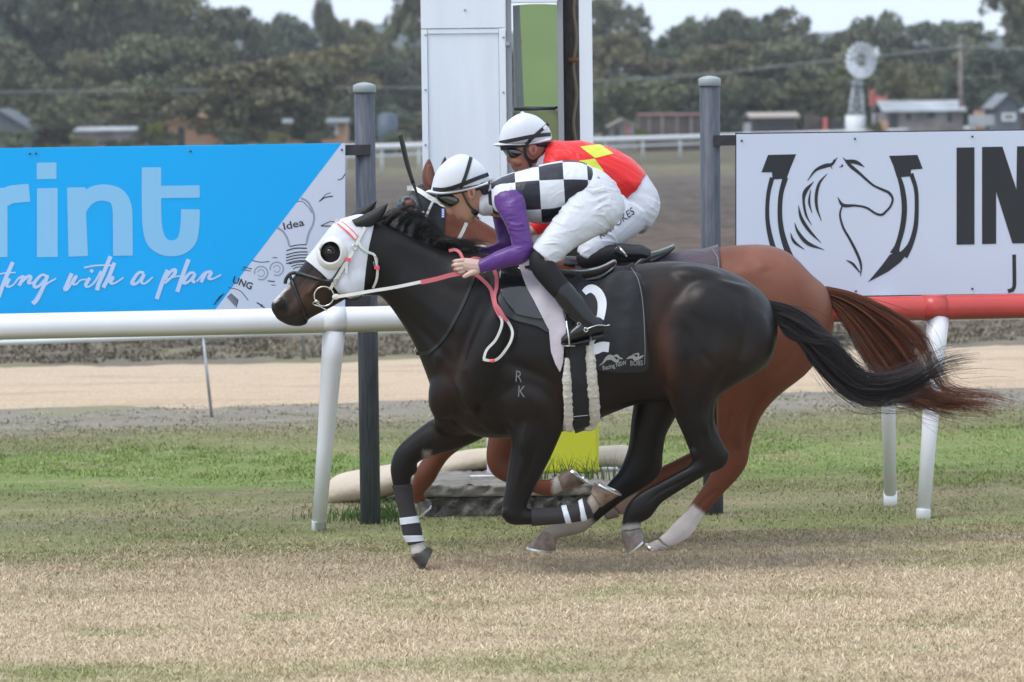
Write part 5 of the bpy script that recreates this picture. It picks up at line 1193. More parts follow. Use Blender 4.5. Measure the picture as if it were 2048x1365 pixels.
parts_obj('bit_hook', [sweep(np.array([W(x, y, yr - .004) for x, y in ((625, 608), (632, 601), (638, 604), (637, 611), (645, 616), (655, 623), (656, 619))]), .0028, 6), sweep(np.array([W(x, y, yr - .002) for x, y in ((626, 609), (640, 614), (655, 620))]), .0025, 6), ell(633, 603, 4, 4, 0, .008, yr - YA - .004, YA, 10)], steel, tk)
parts_obj('rein_loop', [ell(672, 594, 8, 6, -10, .008, yr - YA - .002, YA, 12)], strap_w, tk)

def rein(pts, wpx, m, nm='rein', n=6):
    """pts (px,py,yoff) free strap in the air"""
    P3 = catmull([W(x, y, YA + o) for x, y, o in pts], n); V, F = sweep(P3, 1.0, N=np.tile(np.array([0.05, -1, .15]), (len(P3), 1)), flat=(wpx * PXM / 2, .0016)); return parts_obj(nm, [(V, F)], m, tk)
yo = yr - YA
rein([(674, 594, yo), (700, 590, -.17), (740, 583, -.19), (790, 575, -.20), (843, 564, -.215)], 6.5, strap_w)
rein([(842, 565, -.215), (870, 559, -.225), (900, 551, -.235), (925, 546, -.24), (940, 541, -.235)], 9, strap_p, 'rubber_rein_grip')
rein([(898, 502, -.15), (910, 500, -.16), (919, 505, -.18), (924, 514, -.2), (929, 524, -.21)], 6, strap_p, 'rein_loop_end')
rein([(938, 520, -.20), (947, 516, -.21), (958, 517, -.21), (966, 522, -.2)], 4, strap_p, 'rein_loop_end')
P, N = drape_pts([(950, 549), (960, 556), (972, 567), (982, 580), (987, 600), (991, 615), (997, 628), (1002, 636)], bvA, .03); parts_obj('hanging_rein', [sweep(P, 1.0, N=smooth_n(N), flat=(.0085, .002))], strap_p, tk)
P, N = drape_pts([(988, 540), (993, 555), (993, 575), (989, 592), (991, 608), (999, 620), (1008, 635), (1015, 643)], bvA, .036); parts_obj('hanging_rein', [sweep(P, 1.0, N=smooth_n(N), flat=(.0085, .002))], strap_p, tk)
P, N = drape_pts([(1000, 632), (1004, 645), (1000, 662), (990, 682), (975, 698), (969, 712), (970, 720), (985, 722)], bvA, .03); parts_obj('hanging_rein_end', [sweep(P, 1.0, N=smooth_n(N), flat=(.006, .002))], strap_w, tk)
P, N = drape_pts([(1013, 640), (1022, 655), (1025, 668), (1021, 684), (1010, 702), (998, 716), (985, 722), (966, 719)], bvA, .03); parts_obj('hanging_rein_end', [sweep(P, 1.0, N=smooth_n(N), flat=(.006, .002))], strap_w, tk)
P, N = drape_pts([(985, 722)], bvA, .04, raw=True); parts_obj('knot', [ell(985, 722, 5, 4, 0, .01, P[0][1] - YA, YA, 10)], pinkn, tk)
parts_obj('breastplate', [strap([(952, 542), (946, 560), (938, 580), (924, 612), (905, 648), (885, 680), (862, 702), (845, 708), (832, 707)], bvA, 6.5, .006)], strap_k, tk)
P, N = drape_pts([(832, 696), (829, 702), (832, 709), (838, 710)], bvA, .012); parts_obj('buckle', [sweep(P, .0025, 6)], steel, tk)

# ---------- bandages
band = mat('bandage', (.032, .030, .032), .85, bump=[(60, .3, .004)], var=(20, .12)); tape = mat('white_tape', (.68, .72, .80), .55)
def bandage(poly, yl, tapes, nm='bandage'):
    b = add_shell(nm, meA, band, horseA, poly=poly, off=.007, thick=.004, ymin=yl[0], ymax=yl[1])
    for t in tapes: add_shell('tape', meA, tape, b, poly=t, off=.010, thick=.002, ymin=yl[0], ymax=yl[1])
bandage([(770, 972), (838, 968), (858, 1082), (805, 1094)], (YA, 99), [[(780, 1038), (860, 1030), (860, 1044), (780, 1052)], [(790, 1070), (870, 1072), (870, 1084), (790, 1083)]])
bandage([(1063, 1005), (1170, 998), (1180, 1014), (1186, 1030), (1170, 1060), (1063, 1060)], (0, YA), [[(1118, 1000), (1129, 1000), (1148, 1060), (1136, 1060)], [(1156, 990), (1164, 990), (1174, 1045), (1164, 1050)]])
# ---------- hooves
hoof(YA, .12, ((823, 1116), (857, 1094)), ((846, 1144), (866, 1100)), .052, mat('hoof_black', (.045, .042, .040), .5, var=(30, .4)), horseA, shoe=False)
hoof(YA, -.165, ((1204, 1014), (1182, 984)), ((1240, 990), (1188, 966)), .055, hoof_tan, horseA)
hoof(YA, -.135, ((1241, 1066), (1284, 1058)), ((1254, 1109), (1288, 1076)), .052, hoof_m, horseA)
hoof(YA, .13, ((1084, 1062), (1114, 1076)), ((1055, 1096), (1112, 1101)), .055, hoof_tan, horseA)
bm2 = [strap([(1244, 1066), (1262, 1064), (1282, 1056)], bvA, 5, .004)]
# ---------- saddle and cloths
blk_cloth = mat('black_cloth', (.010, .011, .015), .7, sheen=.06, bump=[(8, .5, .03), (160, .3, .002)]); stitch = mat('stitching', (.22, .22, .24), .8); wcl = mat('white_chamois', (.52, .47, .53), .85, sheen=.2, var=(9, .12), bump=[(10, .6, .02)])
gloss = mat('patent_flap', (.010, .011, .012), .12, spec=.6, coat=.6, bump=(6, .15, .02)); dullk = mat('panel_leather', (.020, .024, .026), .4, spec=.5)
ripple = lambda k, amp: (lambda V, px, py: amp * (np.sin(px * .11 + py * .02 + k) + .6 * np.sin(px * .05 - py * .03 + k * 2)))
nc = add_shell('number_cloth', meA, blk_cloth, horseA, poly=[(1130, 560), (1165, 520), (1235, 495), (1262, 520), (1277, 556), (1288, 612), (1292, 690), (1291, 738), (1250, 744), (1203, 741), (1185, 735), (1140, 730), (1120, 640)], off=.014, thick=.004, offn=ripple(1, .0055), smooth=1)
meN = nc.data; bvN = bvh_of(meN)
parts_obj('edge_stitching', [strap([(1262, 535), (1277, 562), (1286, 612), (1290, 690), (1289, 730)], bvN, 1.2, .002, n=10)], stitch, nc)
dp = lambda bv, lift: (lambda x, y: drape_pts([(x, y)], bv, lift, raw=True)[0][0])
num_w = mat('number_white', (.74, .76, .82), .6)
parts_obj('number_two', [stroke([(1168, 586), (1175, 580), (1185, 578), (1197, 587), (1204, 605), (1202, 630), (1195, 652), (1186, 672), (1178, 690)], [12, 15, 17, 18, 18, 16, 16, 16, 16], dp(bvN, .004), n=6), stroke([(1174, 700), (1190, 699), (1204, 694), (1218, 695)], [21, 21, 20, 20], dp(bvN, .005), n=6)], num_w, nc)
logo_g = mat('logo_print', (.34, .34, .33), .7); 
def zl(pts): return [(1140 + x * .09766, 640 + y * .09766) for x, y in pts]
Lg = [stroke(zl([(600, 935), (680, 880), (740, 800), (830, 760), (940, 830)]), [1, 3, 6, 9, 3], dp(bvN, .004)), stroke(zl([(760, 820), (850, 790), (960, 850), (1000, 800)]), [2, 6, 6, 1], dp(bvN, .004)), stroke(zl([(1160, 800), (1230, 770), (1300, 760), (1340, 800), (1440, 770), (1510, 725)]), [1.5, 5, 7, 7, 5, 1], dp(bvN, .004)), stroke(zl([(1275, 715), (1340, 700), (1400, 700), (1390, 760)]), [1, 2, 4, 2], dp(bvN, .004))]
Lw = [stroke(zl([(890, 745), (960, 735), (1010, 780), (1080, 800)]), [2, 5, 4, 2], dp(bvN, .0045))]
def dtext(s, org, xd, size, bv, **k): return text_part(s, org, xd, size, dp(bv, .004), **k)
Lg += [dtext('Racing NSW', (1206, 741), (.97, -.235), 12.5, bvN, bold=.012, squash=.76), dtext('BOBS', (1260, 732), (1, -.04), 14.5, bvN, bold=.004, squash=.74)]
parts_obj('printed_logos', Lg + Lw, logo_g, nc, smooth=False)
add_shell('white_underlay', meA, wcl, horseA, poly=[(1030, 528), (1056, 522), (1085, 550), (1112, 590), (1132, 625), (1133, 660), (1128, 700), (1127, 722), (1121, 744), (1112, 728), (1103, 704), (1099, 662), (1077, 621), (1052, 577)], off=.028, thick=.004, offn=ripple(2, .003))
add_shell('under_panel', meA, dullk, horseA, poly=[(990, 560), (1000, 545), (1060, 545), (1102, 600), (1101, 664), (1075, 654), (1040, 645), (1012, 634), (998, 612)], off=.014, thick=.012, smooth=1, ymax=YA - .05)
fl = add_shell('saddle_flap', meA, gloss, horseA, poly=[(1000, 545), (1012, 532), (1036, 530), (1054, 575), (1078, 622), (1086, 640), (1060, 637), (1035, 630), (1015, 612), (1004, 590), (999, 565)], off=.024, thick=.010, smooth=1)
P, N = drape_pts([(998, 565), (1003, 592), (1014, 613), (1033, 630), (1060, 637), (1088, 639)], bvh_of(fl.data), .003); parts_obj('flap_edge', [sweep(P, .009, 8)], dullk, fl)
parts_obj('saddle_seat', [loft([(1012, 522, 1004, 552, .10, 0), (1050, 520, 1045, 560, .15, 0), (1100, 534, 1096, 575, .13, 0), (1150, 540, 1148, 580, .14, 0), (1195, 534, 1196, 572, .17, 0), (1222, 522, 1224, 550, .175, 0), (1231, 519, 1232, 528, .15, 0)], YA, n=24)], gloss, horseA)
parts_obj('cantle_trim', [sweep(catmull([W(x, y, YA - .18 + .0006 * abs(x - 1190)) for x, y in ((1140, 541), (1165, 542), (1190, 538), (1210, 531), (1229, 521))], 6), [.004] * 2 + [.006] * 22 + [.004])], mat('cantle_metal', (.42, .44, .46), .3, metal=.6), horseA)
gir = add_shell('girth', meA, blk_cloth, horseA, poly=[(1138, 660), (1178, 660), (1177, 843), (1168, 870), (1152, 870), (1143, 843)], off=.024, thick=.016, ymax=YA + .1)
fleece = mat('sheepskin', (.70, .66, .60), .95, sheen=.5, bump=[(70, 1, .012), (220, .8, .004)])
def fluffy(pts, rad, nm='sheepskin_edge'):
    P, N = drape_pts(pts, bvA, .022, n=10); rr = np.interp(np.linspace(0, 1, len(P)), np.linspace(0, 1, len(rad)), rad) * (1 + .07 * np.sin(np.arange(len(P)) * 1.9) + .05 * np.sin(np.arange(len(P)) * .8))
    r = np.random.default_rng(5); V, F = sweep(P, rr, 18, N=smooth_n(N)); V = np.array(V); V += r.normal(0, .0014, V.shape); me = blob([(V, F)], .005, 2)
    Vv, Nn, T = arrays(me); me.vertices.foreach_set('co', (Vv + Nn * r.normal(0, .0013, (len(Vv), 1))).astype(np.float32).ravel()); return link(nm, me, fleece, gir)
fluffy([(1134, 716), (1134, 760), (1136, 800), (1137, 835), (1134, 850), (1142, 856)], [.010, .020, .021, .020, .022, .026, .020])
fluffy([(1178, 690), (1181, 716), (1184, 760), (1187, 800), (1187, 832), (1180, 850), (1168, 854)], [.014, .022, .025, .026, .028, .028, .020])
P, N = drape_pts([(1145, 834), (1176, 831)], bvh_of(gir.data), .003); parts_obj('girth_seam', [sweep(P, .0015, 5)], num_w, gir)
# freeze brand letters on the shoulder
brand = mat('brand_mark', (.17, .16, .16), .7)
parts_obj('brand_letters', [dtext('R', (1029, 764), (1, .06), 33, bvA, squash=.75, bold=-.005), dtext('K', (1034, 794), (1, .06), 33, bvA, squash=.75, bold=-.005)], brand, horseA, smooth=False)
# ---------- mane and tail
hairs('tail', [[(1536, 604), (1580, 614), (1625, 640), (1672, 690), (1720, 745), (1772, 752), (1830, 735), (1880, 708), (1955, 700)],
               [(1545, 620), (1580, 634), (1615, 665), (1655, 712), (1710, 768), (1765, 780), (1830, 762), (1890, 728), (1960, 716)],
               [(1548, 645), (1580, 662), (1605, 690), (1640, 738), (1700, 795), (1755, 808), (1820, 796), (1880, 760), (1945, 738)]], 1500, 24, .0021, YA, hair_black, horseA, (.016, .013, .014), 1, depth=.03, jit=10, frizz=2.6, lens=(.55, 1.05), stray=.12)
hairs('tail_wisps', [[(1560, 625), (1600, 640), (1650, 668), (1700, 672), (1760, 690)], [(1560, 660), (1580, 690), (1610, 700), (1640, 708), (1690, 760)]], 110, 14, .0018, YA, hair_black, horseA, (.016, .013, .014), 2, depth=.05, jit=16, frizz=5)
hairs('mane', [[(752, 444), (768, 436), (786, 424), (804, 422), (822, 440)], [(790, 460), (800, 440), (822, 420), (850, 432), (872, 452)], [(830, 478), (832, 455), (850, 440), (872, 455), (888, 480)], [(862, 492), (868, 478), (884, 476), (904, 486), (915, 498)], [(905, 502), (912, 492), (924, 486), (945, 488), (962, 498)], [(935, 506), (945, 498), (962, 496), (980, 502), (992, 508)]], 1300, 10, .0026, YA, hair_black, horseA, (.013, .012, .013), 3, depth=.03, jit=6, frizz=2.2, lens=(.35, 1.0), stray=.1)

# ---------- chestnut horse
TB = [(1668, 640, 1664, 668, .05), (1655, 580, 1648, 700, .15), (1622, 548, 1612, 745, .22), (1582, 508, 1560, 775, .255), (1535, 490, 1510, 790, .265), (1480, 490, 1450, 790, .265), (1430, 496, 1390, 790, .25), (1360, 508, 1320, 790, .255), (1280, 518, 1250, 795, .275), (1200, 524, 1180, 815, .285), (1140, 520, 1110, 835, .28), (1090, 506, 1040, 850, .25), (1045, 488, 980, 840, .21), (1010, 470, 935, 800, .17), (975, 448, 905, 720, .13), (935, 424, 880, 630, .10), (905, 402, 862, 560, .085), (880, 388, 850, 500, .075)]
HB = [(884, 376, 872, 480, .06), (862, 368, 868, 500, .085), (836, 374, 862, 520, .10), (815, 398, 852, 540, .105), (802, 430, 842, 556, .095), (795, 470, 832, 570, .075), (790, 520, 825, 590, .06), (786, 560, 820, 606, .052), (784, 590, 812, 612, .045), (790, 612, 806, 620, .03)]
pB = [loft(TB, YB, n=32, e=.93), loft(HB, YB, n=22, e=.92), ell(822, 418, 20, 18, 60, .035, -.085, YB), ell(1080, 720, 62, 130, 22, .14, -.12, YB), ell(1000, 760, 45, 80, 24, .10, 0, YB), ell(955, 560, 40, 90, 35, .05, -.10, YB)]
pB += [limb([(1030, 770, 60, .10, .10), (975, 820, 48, .085, .10), (920, 862, 33, .066, .10), (885, 895, 25, .052, .10), (866, 925, 21, .046, .10), (850, 952, 22, .045, .10), (840, 972, 17, .040, .12), (836, 988, 13, .03, .16), (842, 1003, 14, .03, .2)], YB),
      limb([(1050, 780, 60, .10, -.12), (1025, 840, 44, .085, -.12), (1008, 885, 33, .062, -.12), (1000, 915, 28, .05, -.12), (1005, 936, 24, .046, -.12), (1030, 955, 17, .038, -.12), (1065, 970, 15, .031, -.12), (1095, 976, 17, .033, -.12), (1112, 970, 16, .031, -.12), (1122, 966, 17, .032, -.12)], YB)]
pB += [loft([(1440, 560, 1600, 580, .12, -.11), (1420, 640, 1650, 660, .15, -.13), (1420, 720, 1625, 735, .14, -.13), (1432, 780, 1560, 790, .115, -.13), (1432, 830, 1526, 828, .085, -.13), (1434, 870, 1508, 868, .064, -.13), (1436, 905, 1500, 898, .052, -.13), (1430, 928, 1495, 926, .045, -.13), (1420, 950, 1480, 952, .038, -.13), (1404, 976, 1450, 984, .031, -.13), (1385, 1002, 1424, 1014, .027, -.13), (1366, 1028, 1402, 1040, .027, -.13), (1348, 1046, 1384, 1070, .033, -.13), (1334, 1062, 1358, 1088, .030, -.13), (1318, 1076, 1336, 1096, .030, -.13)], YB, n=22), ell(1540, 620, 90, 64, 40, .10, -.17, YB), ell(1500, 560, 60, 40, 10, .10, -.13, YB)]
pB += [loft([(1420, 780, 1520, 790, .10, .12), (1405, 850, 1470, 850, .065, .12), (1392, 895, 1440, 900, .048, .12), (1370, 910, 1400, 936, .036, .12), (1330, 930, 1348, 956, .029, .12), (1290, 950, 1304, 976, .028, .12), (1258, 970, 1278, 1000, .033, .12), (1238, 990, 1256, 1018, .03, .12), (1222, 1004, 1240, 1030, .031, .12)], YB, n=18)]
meB = blob(pB, .0075, 4); relax(meB, lambda px, py, V: smoothbox(px, py, [(1720, 560), (1500, 440), (1100, 440), (900, 380), (820, 480), (900, 860), (1300, 860), (1430, 850), (1560, 800)], 40), 50)
relief(meB, [([(1480, 560), (1440, 620), (1430, 700)], 12, -.010), ([(1590, 560), (1610, 640), (1585, 710), (1540, 760)], 10, -.010), ([(1620, 570), (1640, 640), (1610, 710)], 14, .008), ([(1545, 540), (1570, 620), (1545, 700), (1510, 760)], 20, .008), ([(1530, 780), (1500, 830), (1490, 890)], 6, -.007), ([(1480, 800), (1475, 860), (1480, 900)], 10, .006), ([(1465, 820), (1455, 870)], 4, -.005), ([(1495, 500), (1520, 520), (1530, 545)], 14, .008), ([(1440, 975), (1410, 1000), (1385, 1030)], 3.5, -.005), ([(900, 440), (940, 480), (980, 520)], 12, -.008), ([(1500, 790), (1478, 840), (1470, 890)], 2.5, .004)], YB + .02)
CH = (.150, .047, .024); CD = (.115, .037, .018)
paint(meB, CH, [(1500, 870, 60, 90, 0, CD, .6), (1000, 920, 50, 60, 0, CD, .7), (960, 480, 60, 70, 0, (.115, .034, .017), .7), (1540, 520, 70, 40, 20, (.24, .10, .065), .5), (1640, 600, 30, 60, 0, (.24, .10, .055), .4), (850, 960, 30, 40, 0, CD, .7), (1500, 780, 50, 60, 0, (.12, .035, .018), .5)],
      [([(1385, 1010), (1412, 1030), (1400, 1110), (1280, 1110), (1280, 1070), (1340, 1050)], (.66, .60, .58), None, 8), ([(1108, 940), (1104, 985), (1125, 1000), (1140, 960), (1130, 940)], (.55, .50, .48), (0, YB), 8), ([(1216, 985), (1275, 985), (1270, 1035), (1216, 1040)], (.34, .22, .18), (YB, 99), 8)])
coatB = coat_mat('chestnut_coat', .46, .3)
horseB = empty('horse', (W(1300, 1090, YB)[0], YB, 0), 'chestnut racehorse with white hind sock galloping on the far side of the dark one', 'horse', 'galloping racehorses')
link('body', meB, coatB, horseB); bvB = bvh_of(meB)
earc = mat('ear_chestnut', (.15, .05, .03), .65, sheen=.1); ear((862, 378), (858, 318), 26, -.05, YB, earc, horseB, (-3, 0), mat('ear_inner', (.20, .085, .06), .8)); ear((878, 374), (890, 314), 20, .05, YB, mat('ear_dark', (.05, .018, .012), .6), horseB, (3, 0))
hb = add_shell('hood', meB, mat('black_hood', (.013, .015, .019), .7, sheen=.08, bump=[(12, .5, .01), (150, .3, .002)]), horseB, poly=[(870, 352), (850, 356), (810, 372), (770, 430), (770, 500), (800, 520), (860, 520), (884, 500), (890, 440), (893, 380)], off=.007, thick=.005, holes=[[(808, 405), (820, 398), (830, 408), (828, 424), (812, 424)]])
bvH = bvh_of(hb.data)
def cupB(cx, cy, radii):
    rings = []
    for rx, ry, lift, ox, oy in radii:
        P, _ = drape_pts([(cx + ox + rx * math.cos(t), cy + oy + ry * math.sin(t)) for t in th], bvB, .007 + lift, raw=True, Y=YB); rings.append(P)
    return parts_obj('blinker_cup', [grid_tube(rings, cap=False)], mat('blinker_black', (.045, .055, .062), .35), horseB)
cupB(819, 412, [(26, 26, 0, 0, 4), (24, 24, .01, 0, 2), (18, 18, .022, 0, 0), (14, 14, .022, 0, 0), (13, 13, .0, 0, 0)])
parts_obj('browband', [strap([(814, 377), (826, 377), (842, 384), (858, 395), (872, 402), (880, 405)], bvH, 10, .006, Y=YB)], strap_w, horseB)
parts_obj('cheekpiece', [strap([(868, 398), (860, 415), (853, 431), (846, 448)], bvH, 5, .007, Y=YB), strap([(872, 403), (882, 411), (897, 415)], bvH, 4, .008, Y=YB)], strap_w, horseB)
lt = mat('label_blue', (.10, .16, .42), .5); V, F = tri_fill([(882.5, 417), (889.5, 417), (889, 436.5), (882.5, 436.5)], dp(bvH, .006)); lb_ = link('hood_label', make_mesh('hood_label', V, F, False), lt, hb)
parts_obj('label_marks', [stroke([(886, 419 + 4.3 * i), (886, 421.5 + 4.3 * i)], 3.6, dp(bvH, .008), smooth=False) for i in range(4)], num_w, lb_, smooth=False)
P3 = catmull([W(x, y, YB - .28) for x, y in ((930, 436), (933, 444), (929, 456), (920, 474), (912, 488), (905, 496))], 6); parts_obj('rein', [sweep(P3, 1.0, N=np.tile(np.array([0, -1, .1]), (len(P3), 1)), flat=(.0085, .002))], strap_w, horseB)
P3 = catmull([W(x, y, YB - .24) for x, y in ((910, 502), (930, 498), (948, 494), (966, 494), (992, 498), (1030, 480))], 6); parts_obj('rein', [sweep(P3, 1.0, N=np.tile(np.array([0, -1, .1]), (len(P3), 1)), flat=(.0085, .002))], strap_w, horseB)
hoof(YB, .2, ((832, 1004), (858, 1000)), ((838, 1034), (864, 1008)), .045, hoof_m, horseB)
hoof(YB, -.12, ((1130, 985), (1116, 952)), ((1174, 966), (1135, 939)), .052, hoof_tan, horseB)
hoof(YB, -.13, ((1313, 1080), (1338, 1098)), ((1293, 1090), (1318, 1106)), .052, mat('hoof_pale', (.48, .42, .39), .6, var=(20, .2)), horseB)
hoof(YB, .12, ((1222, 1004), (1238, 1034)), ((1200, 1020), (1216, 1040)), .05, hoof_tan, horseB)
sc_ = add_shell('saddle_cloth', meB, mat('plum_cloth', (.075, .055, .075), .8, sheen=.3, bump=[(10, .7, .03)]), horseB, poly=[(1150, 480), (1435, 480), (1441, 530), (1440, 700), (1150, 700)], off=.012, thick=.004, offn=ripple(3, .003))
parts_obj('edge_stitching', [strap([(1425, 499), (1431, 508), (1436, 520), (1438, 560)], bvh_of(sc_.data), 1.6, .003, Y=YB)], stitch, sc_)
parts_obj('saddle_seat', [loft([(1130, 512, 1125, 540, .12, 0), (1200, 514, 1198, 545, .14, 0), (1280, 512, 1282, 540, .15, 0), (1320, 500, 1322, 520, .15, 0), (1347, 490, 1349, 497, .12, 0)], YB, n=22)], dullk, horseB)
parts_obj('cantle_trim', [sweep(catmull([W(x, y, YB - .15) for x, y in ((1290, 508), (1310, 505), (1330, 499), (1349, 491))], 5), .008, 8)], mat('cantle_grey', (.25, .29, .30), .4), horseB)
hairs('tail', [[(1652, 574), (1690, 582), (1740, 600), (1800, 626), (1850, 660), (1875, 720), (1905, 780), (1975, 797), (2045, 824)],
               [(1655, 585), (1690, 596), (1735, 622), (1785, 668), (1820, 720), (1842, 768), (1870, 795), (1930, 800), (1990, 806)],
               [(1660, 600), (1685, 618), (1715, 650), (1750, 700), (1785, 748), (1820, 788), (1860, 806), (1900, 808), (1960, 806)],
               [(1664, 612), (1680, 630), (1700, 660), (1722, 700), (1745, 735), (1765, 765), (1790, 790), (1820, 800), (1850, 804)]], 1700, 24, .0020, YB, hair_red, horseB, (.125, .040, .018), 4, depth=.04, jit=12, frizz=3, lens=(.7, 1.15))
hairs('tail_fringe', [[(1668, 600), (1680, 615), (1700, 632), (1720, 650)], [(1668, 610), (1676, 632), (1690, 652), (1702, 672)]], 200, 10, .002, YB, hair_red, horseB, (.11, .035, .02), 5, depth=.03, jit=6, frizz=2)
hairs('mane', [[(868, 372), (862, 392), (852, 408), (848, 428)], [(900, 402), (905, 420), (900, 440), (896, 460)], [(950, 432), (955, 445), (950, 460), (948, 470)], [(1000, 462), (1004, 470), (1002, 482), (998, 492)]], 300, 8, .002, YB + .05, hair_red, horseB, (.07, .022, .012), 6, depth=.02, jit=5, frizz=2)
# ------------------------------------------------------------------ jockeys
skin_m = mat('skin', (.50, .27, .20), .5, spec=.4, sss=.08, attr='skin', bump=(90, .12, .001)); skin_m2 = skin_m
silk_w = mat('white_silk', (.62, .64, .70), .42, spec=.35, bump=[(18, .35, .008), (5, .5, .02)])
breech = mat('white_breeches', (.60, .62, .67), .5, spec=.35, bump=[(60, .2, .002), (7, .4, .02)]); breech2 = mat('white_breeches_far', (.58, .60, .66), .5, bump=[(60, .2, .002), (7, .4, .02)])
purple = mat('purple_silk', (.095, .026, .20), .42, spec=.4, sheen=.3, bump=[(26, .45, .006), (9, .5, .015)]); red = mat('red_silk', (.72, .018, .020), .45, spec=.35, sheen=.2, bump=[(16, .5, .01), (5, .6, .02)]); yel_s = mat('yellow_silk', (.62, .68, .06), .45, bump=[(16, .5, .01)])
bootm = mat('boot_leather', (.009, .010, .012), .26, spec=.45, coat=.1, bump=[(30, .35, .005), (9, .3, .01)]); sock = mat('black_stretch', (.007, .007, .009), .65, spec=.3, sheen=0, bump=(60, .2, .003)); silver = mat('silver', (.75, .75, .76), .2, metal=1)
hel_w = mat('helmet_silk', (.66, .68, .74), .4, spec=.4, bump=[(7, .35, .012), (40, .12, .003)]); blk = mat('black_band', (.014, .014, .017), .6); lens_m = mat('goggle_lens', (.008, .008, .009), .08, spec=.8, coat=.8); hair_d = mat('dark_hair', (.018, .012, .010), .6, attr='tint'); peak_u = mat('peak_underside', (.10, .11, .12), .6)
def skin_paint(me, base, spots):
    V, N, T = arrays(me); px, py = proj(V); c = np.tile(np.array(base, float), (len(V), 1))
    for cx, cy, r, col, k in spots:
        w = (k * np.exp(-((px - cx) ** 2 + (py - cy) ** 2) / r ** 2))[:, None]; c = c * (1 - w) + np.array(col) * w
    set_attr(me, 'skin', c, 'COLOR')
def merge_meshes(mes):
    parts = []
    for me in mes: parts.append(([tuple(v.co) for v in me.vertices], [tuple(p.vertices) for p in me.polygons]))
    V, F = join_parts(parts); return make_mesh('body', V, F)
def ring3(P, r, n=8): return sweep(P, r, n, closed=True)

from mathutils import noise as mnoise
def crease(me, k=1.0, ang=35, sc=1.0, soft=.5):
    """real cloth creases: ridges of stretched noise that come and go"""
    V, N, T = arrays(me); px, py = proj(V); a = math.radians(ang)
    u = (px * math.cos(a) + py * math.sin(a)) * sc; v = (-px * math.sin(a) + py * math.cos(a)) * sc; f = np.zeros(len(V))
    for i in range(len(V)):
        U, Q, D = u[i], v[i], V[i, 1] * 10
        w = mnoise.noise(Vector((U / 50, Q / 50, D * .3))) * 1.2
        n1 = mnoise.noise(Vector((U / 75 + 5, Q / 15 + w, D))); n2 = mnoise.noise(Vector((U / 40, Q / 9 + w * 1.4, D + 9))); m = mnoise.noise(Vector((U / 45 + 20, Q / 45, D * .4)))
        f[i] = soft * n1 + (1 - min(1, abs(n1) * 3.2)) ** 2 * max(0, .35 + m * 1.6) + .5 * (1 - min(1, abs(n2) * 3)) ** 2 * max(0, m * 2 + .1)
    me.vertices.foreach_set('co', (V + N * (f * .0042 * k)[:, None]).astype(np.float32).ravel()); me.update(); return me
# ================= rider of the dark horse
JA = empty('person', W(1150, 540, YA), 'jockey in checked vest with purple sleeves and white cap, crouched over the dark horse', 'person', 'jockeys')
headA = [loft([(915, 330, 925, 329, .02, 0), (892, 342, 945, 335, .05, 0), (876, 364, 962, 348, .070, 0), (870, 385, 970, 358, .074, 0), (876, 397, 977, 370, .075, 0), (890, 409, 977, 386, .070, 0), (901, 421, 971, 402, .063, 0), (911, 433, 966, 414, .052, 0), (921, 442, 962, 422, .042, 0), (932, 446, 955, 430, .030, 0)], YA, n=24),
         loft([(889, 412, 902, 404, .011, 0), (891, 419, 906, 410, .014, 0), (894, 427, 910, 418, .020, 0), (900, 432, 913, 424, .014, 0)], YA, n=12),
         ell(919, 437, 5, 4, 45, .022, 0, YA), ell(924, 441, 5, 4, 45, .020, 0, YA), ell(938, 438, 12, 9, 20, .026, 0, YA),
         limb([(955, 395, 22, .055, 0), (975, 405, 24, .06, 0), (1000, 408, 28, .07, 0), (1020, 400, 30, .08, 0)], YA)]
for sy in (-1, 1):
    headA += [loft([(936, 376, 946, 372, .008, sy * .078), (934, 384, 951, 378, .010, sy * .081), (936, 393, 951, 388, .009, sy * .082), (940, 401, 948, 398, .007, sy * .078)], YA, n=12), ell(940, 387, 7, 9, 0, .012, sy * .072, YA)]
hA = blob(headA, .0030, 2)
def hand(parts_px, Y, vox=.0022): return blob([limb(s, Y, n=10, sub=3) if k == 'l' else ell(*s, Y) for k, s in parts_px], vox, 2)
nearhand = hand([('l', [(972, 533, 13, .026, -.235), (958, 533, 13.5, .024, -.235), (944, 532, 14.5, .024, -.235), (928, 529, 13, .022, -.235), (922, 528, 9, .018, -.23)]),
    ('l', [(928, 521, 4.4, .010, -.245), (914, 522.5, 4.2, .010, -.248), (908, 524, 4.0, .010, -.235), (912, 526, 3.6, .009, -.215), (922, 527, 3.4, .009, -.210)]),
    ('l', [(926, 529, 4.5, .010, -.248), (912, 530.5, 4.4, .010, -.252), (906, 532, 4.1, .010, -.237), (911, 534, 3.7, .009, -.216), (922, 535, 3.4, .009, -.210)]),
    ('l', [(926, 537, 4.4, .010, -.248), (915, 538.5, 4.2, .010, -.251), (910, 540, 3.9, .009, -.238), (914, 542, 3.6, .009, -.218), (924, 543, 3.3, .009, -.212)]),
    ('l', [(930, 543, 3.8, .009, -.240), (920, 545, 3.7, .009, -.243), (916, 546, 3.4, .008, -.232), (920, 547, 3.2, .008, -.218), (927, 547, 3.0, .008, -.214)]),
    ('l', [(958, 541, 6.5, .014, -.240), (944, 546, 5.8, .012, -.252), (935, 550, 5.0, .010, -.256), (929, 553, 4.3, .009, -.254), (926, 551, 3.4, .008, -.250)])], YA)
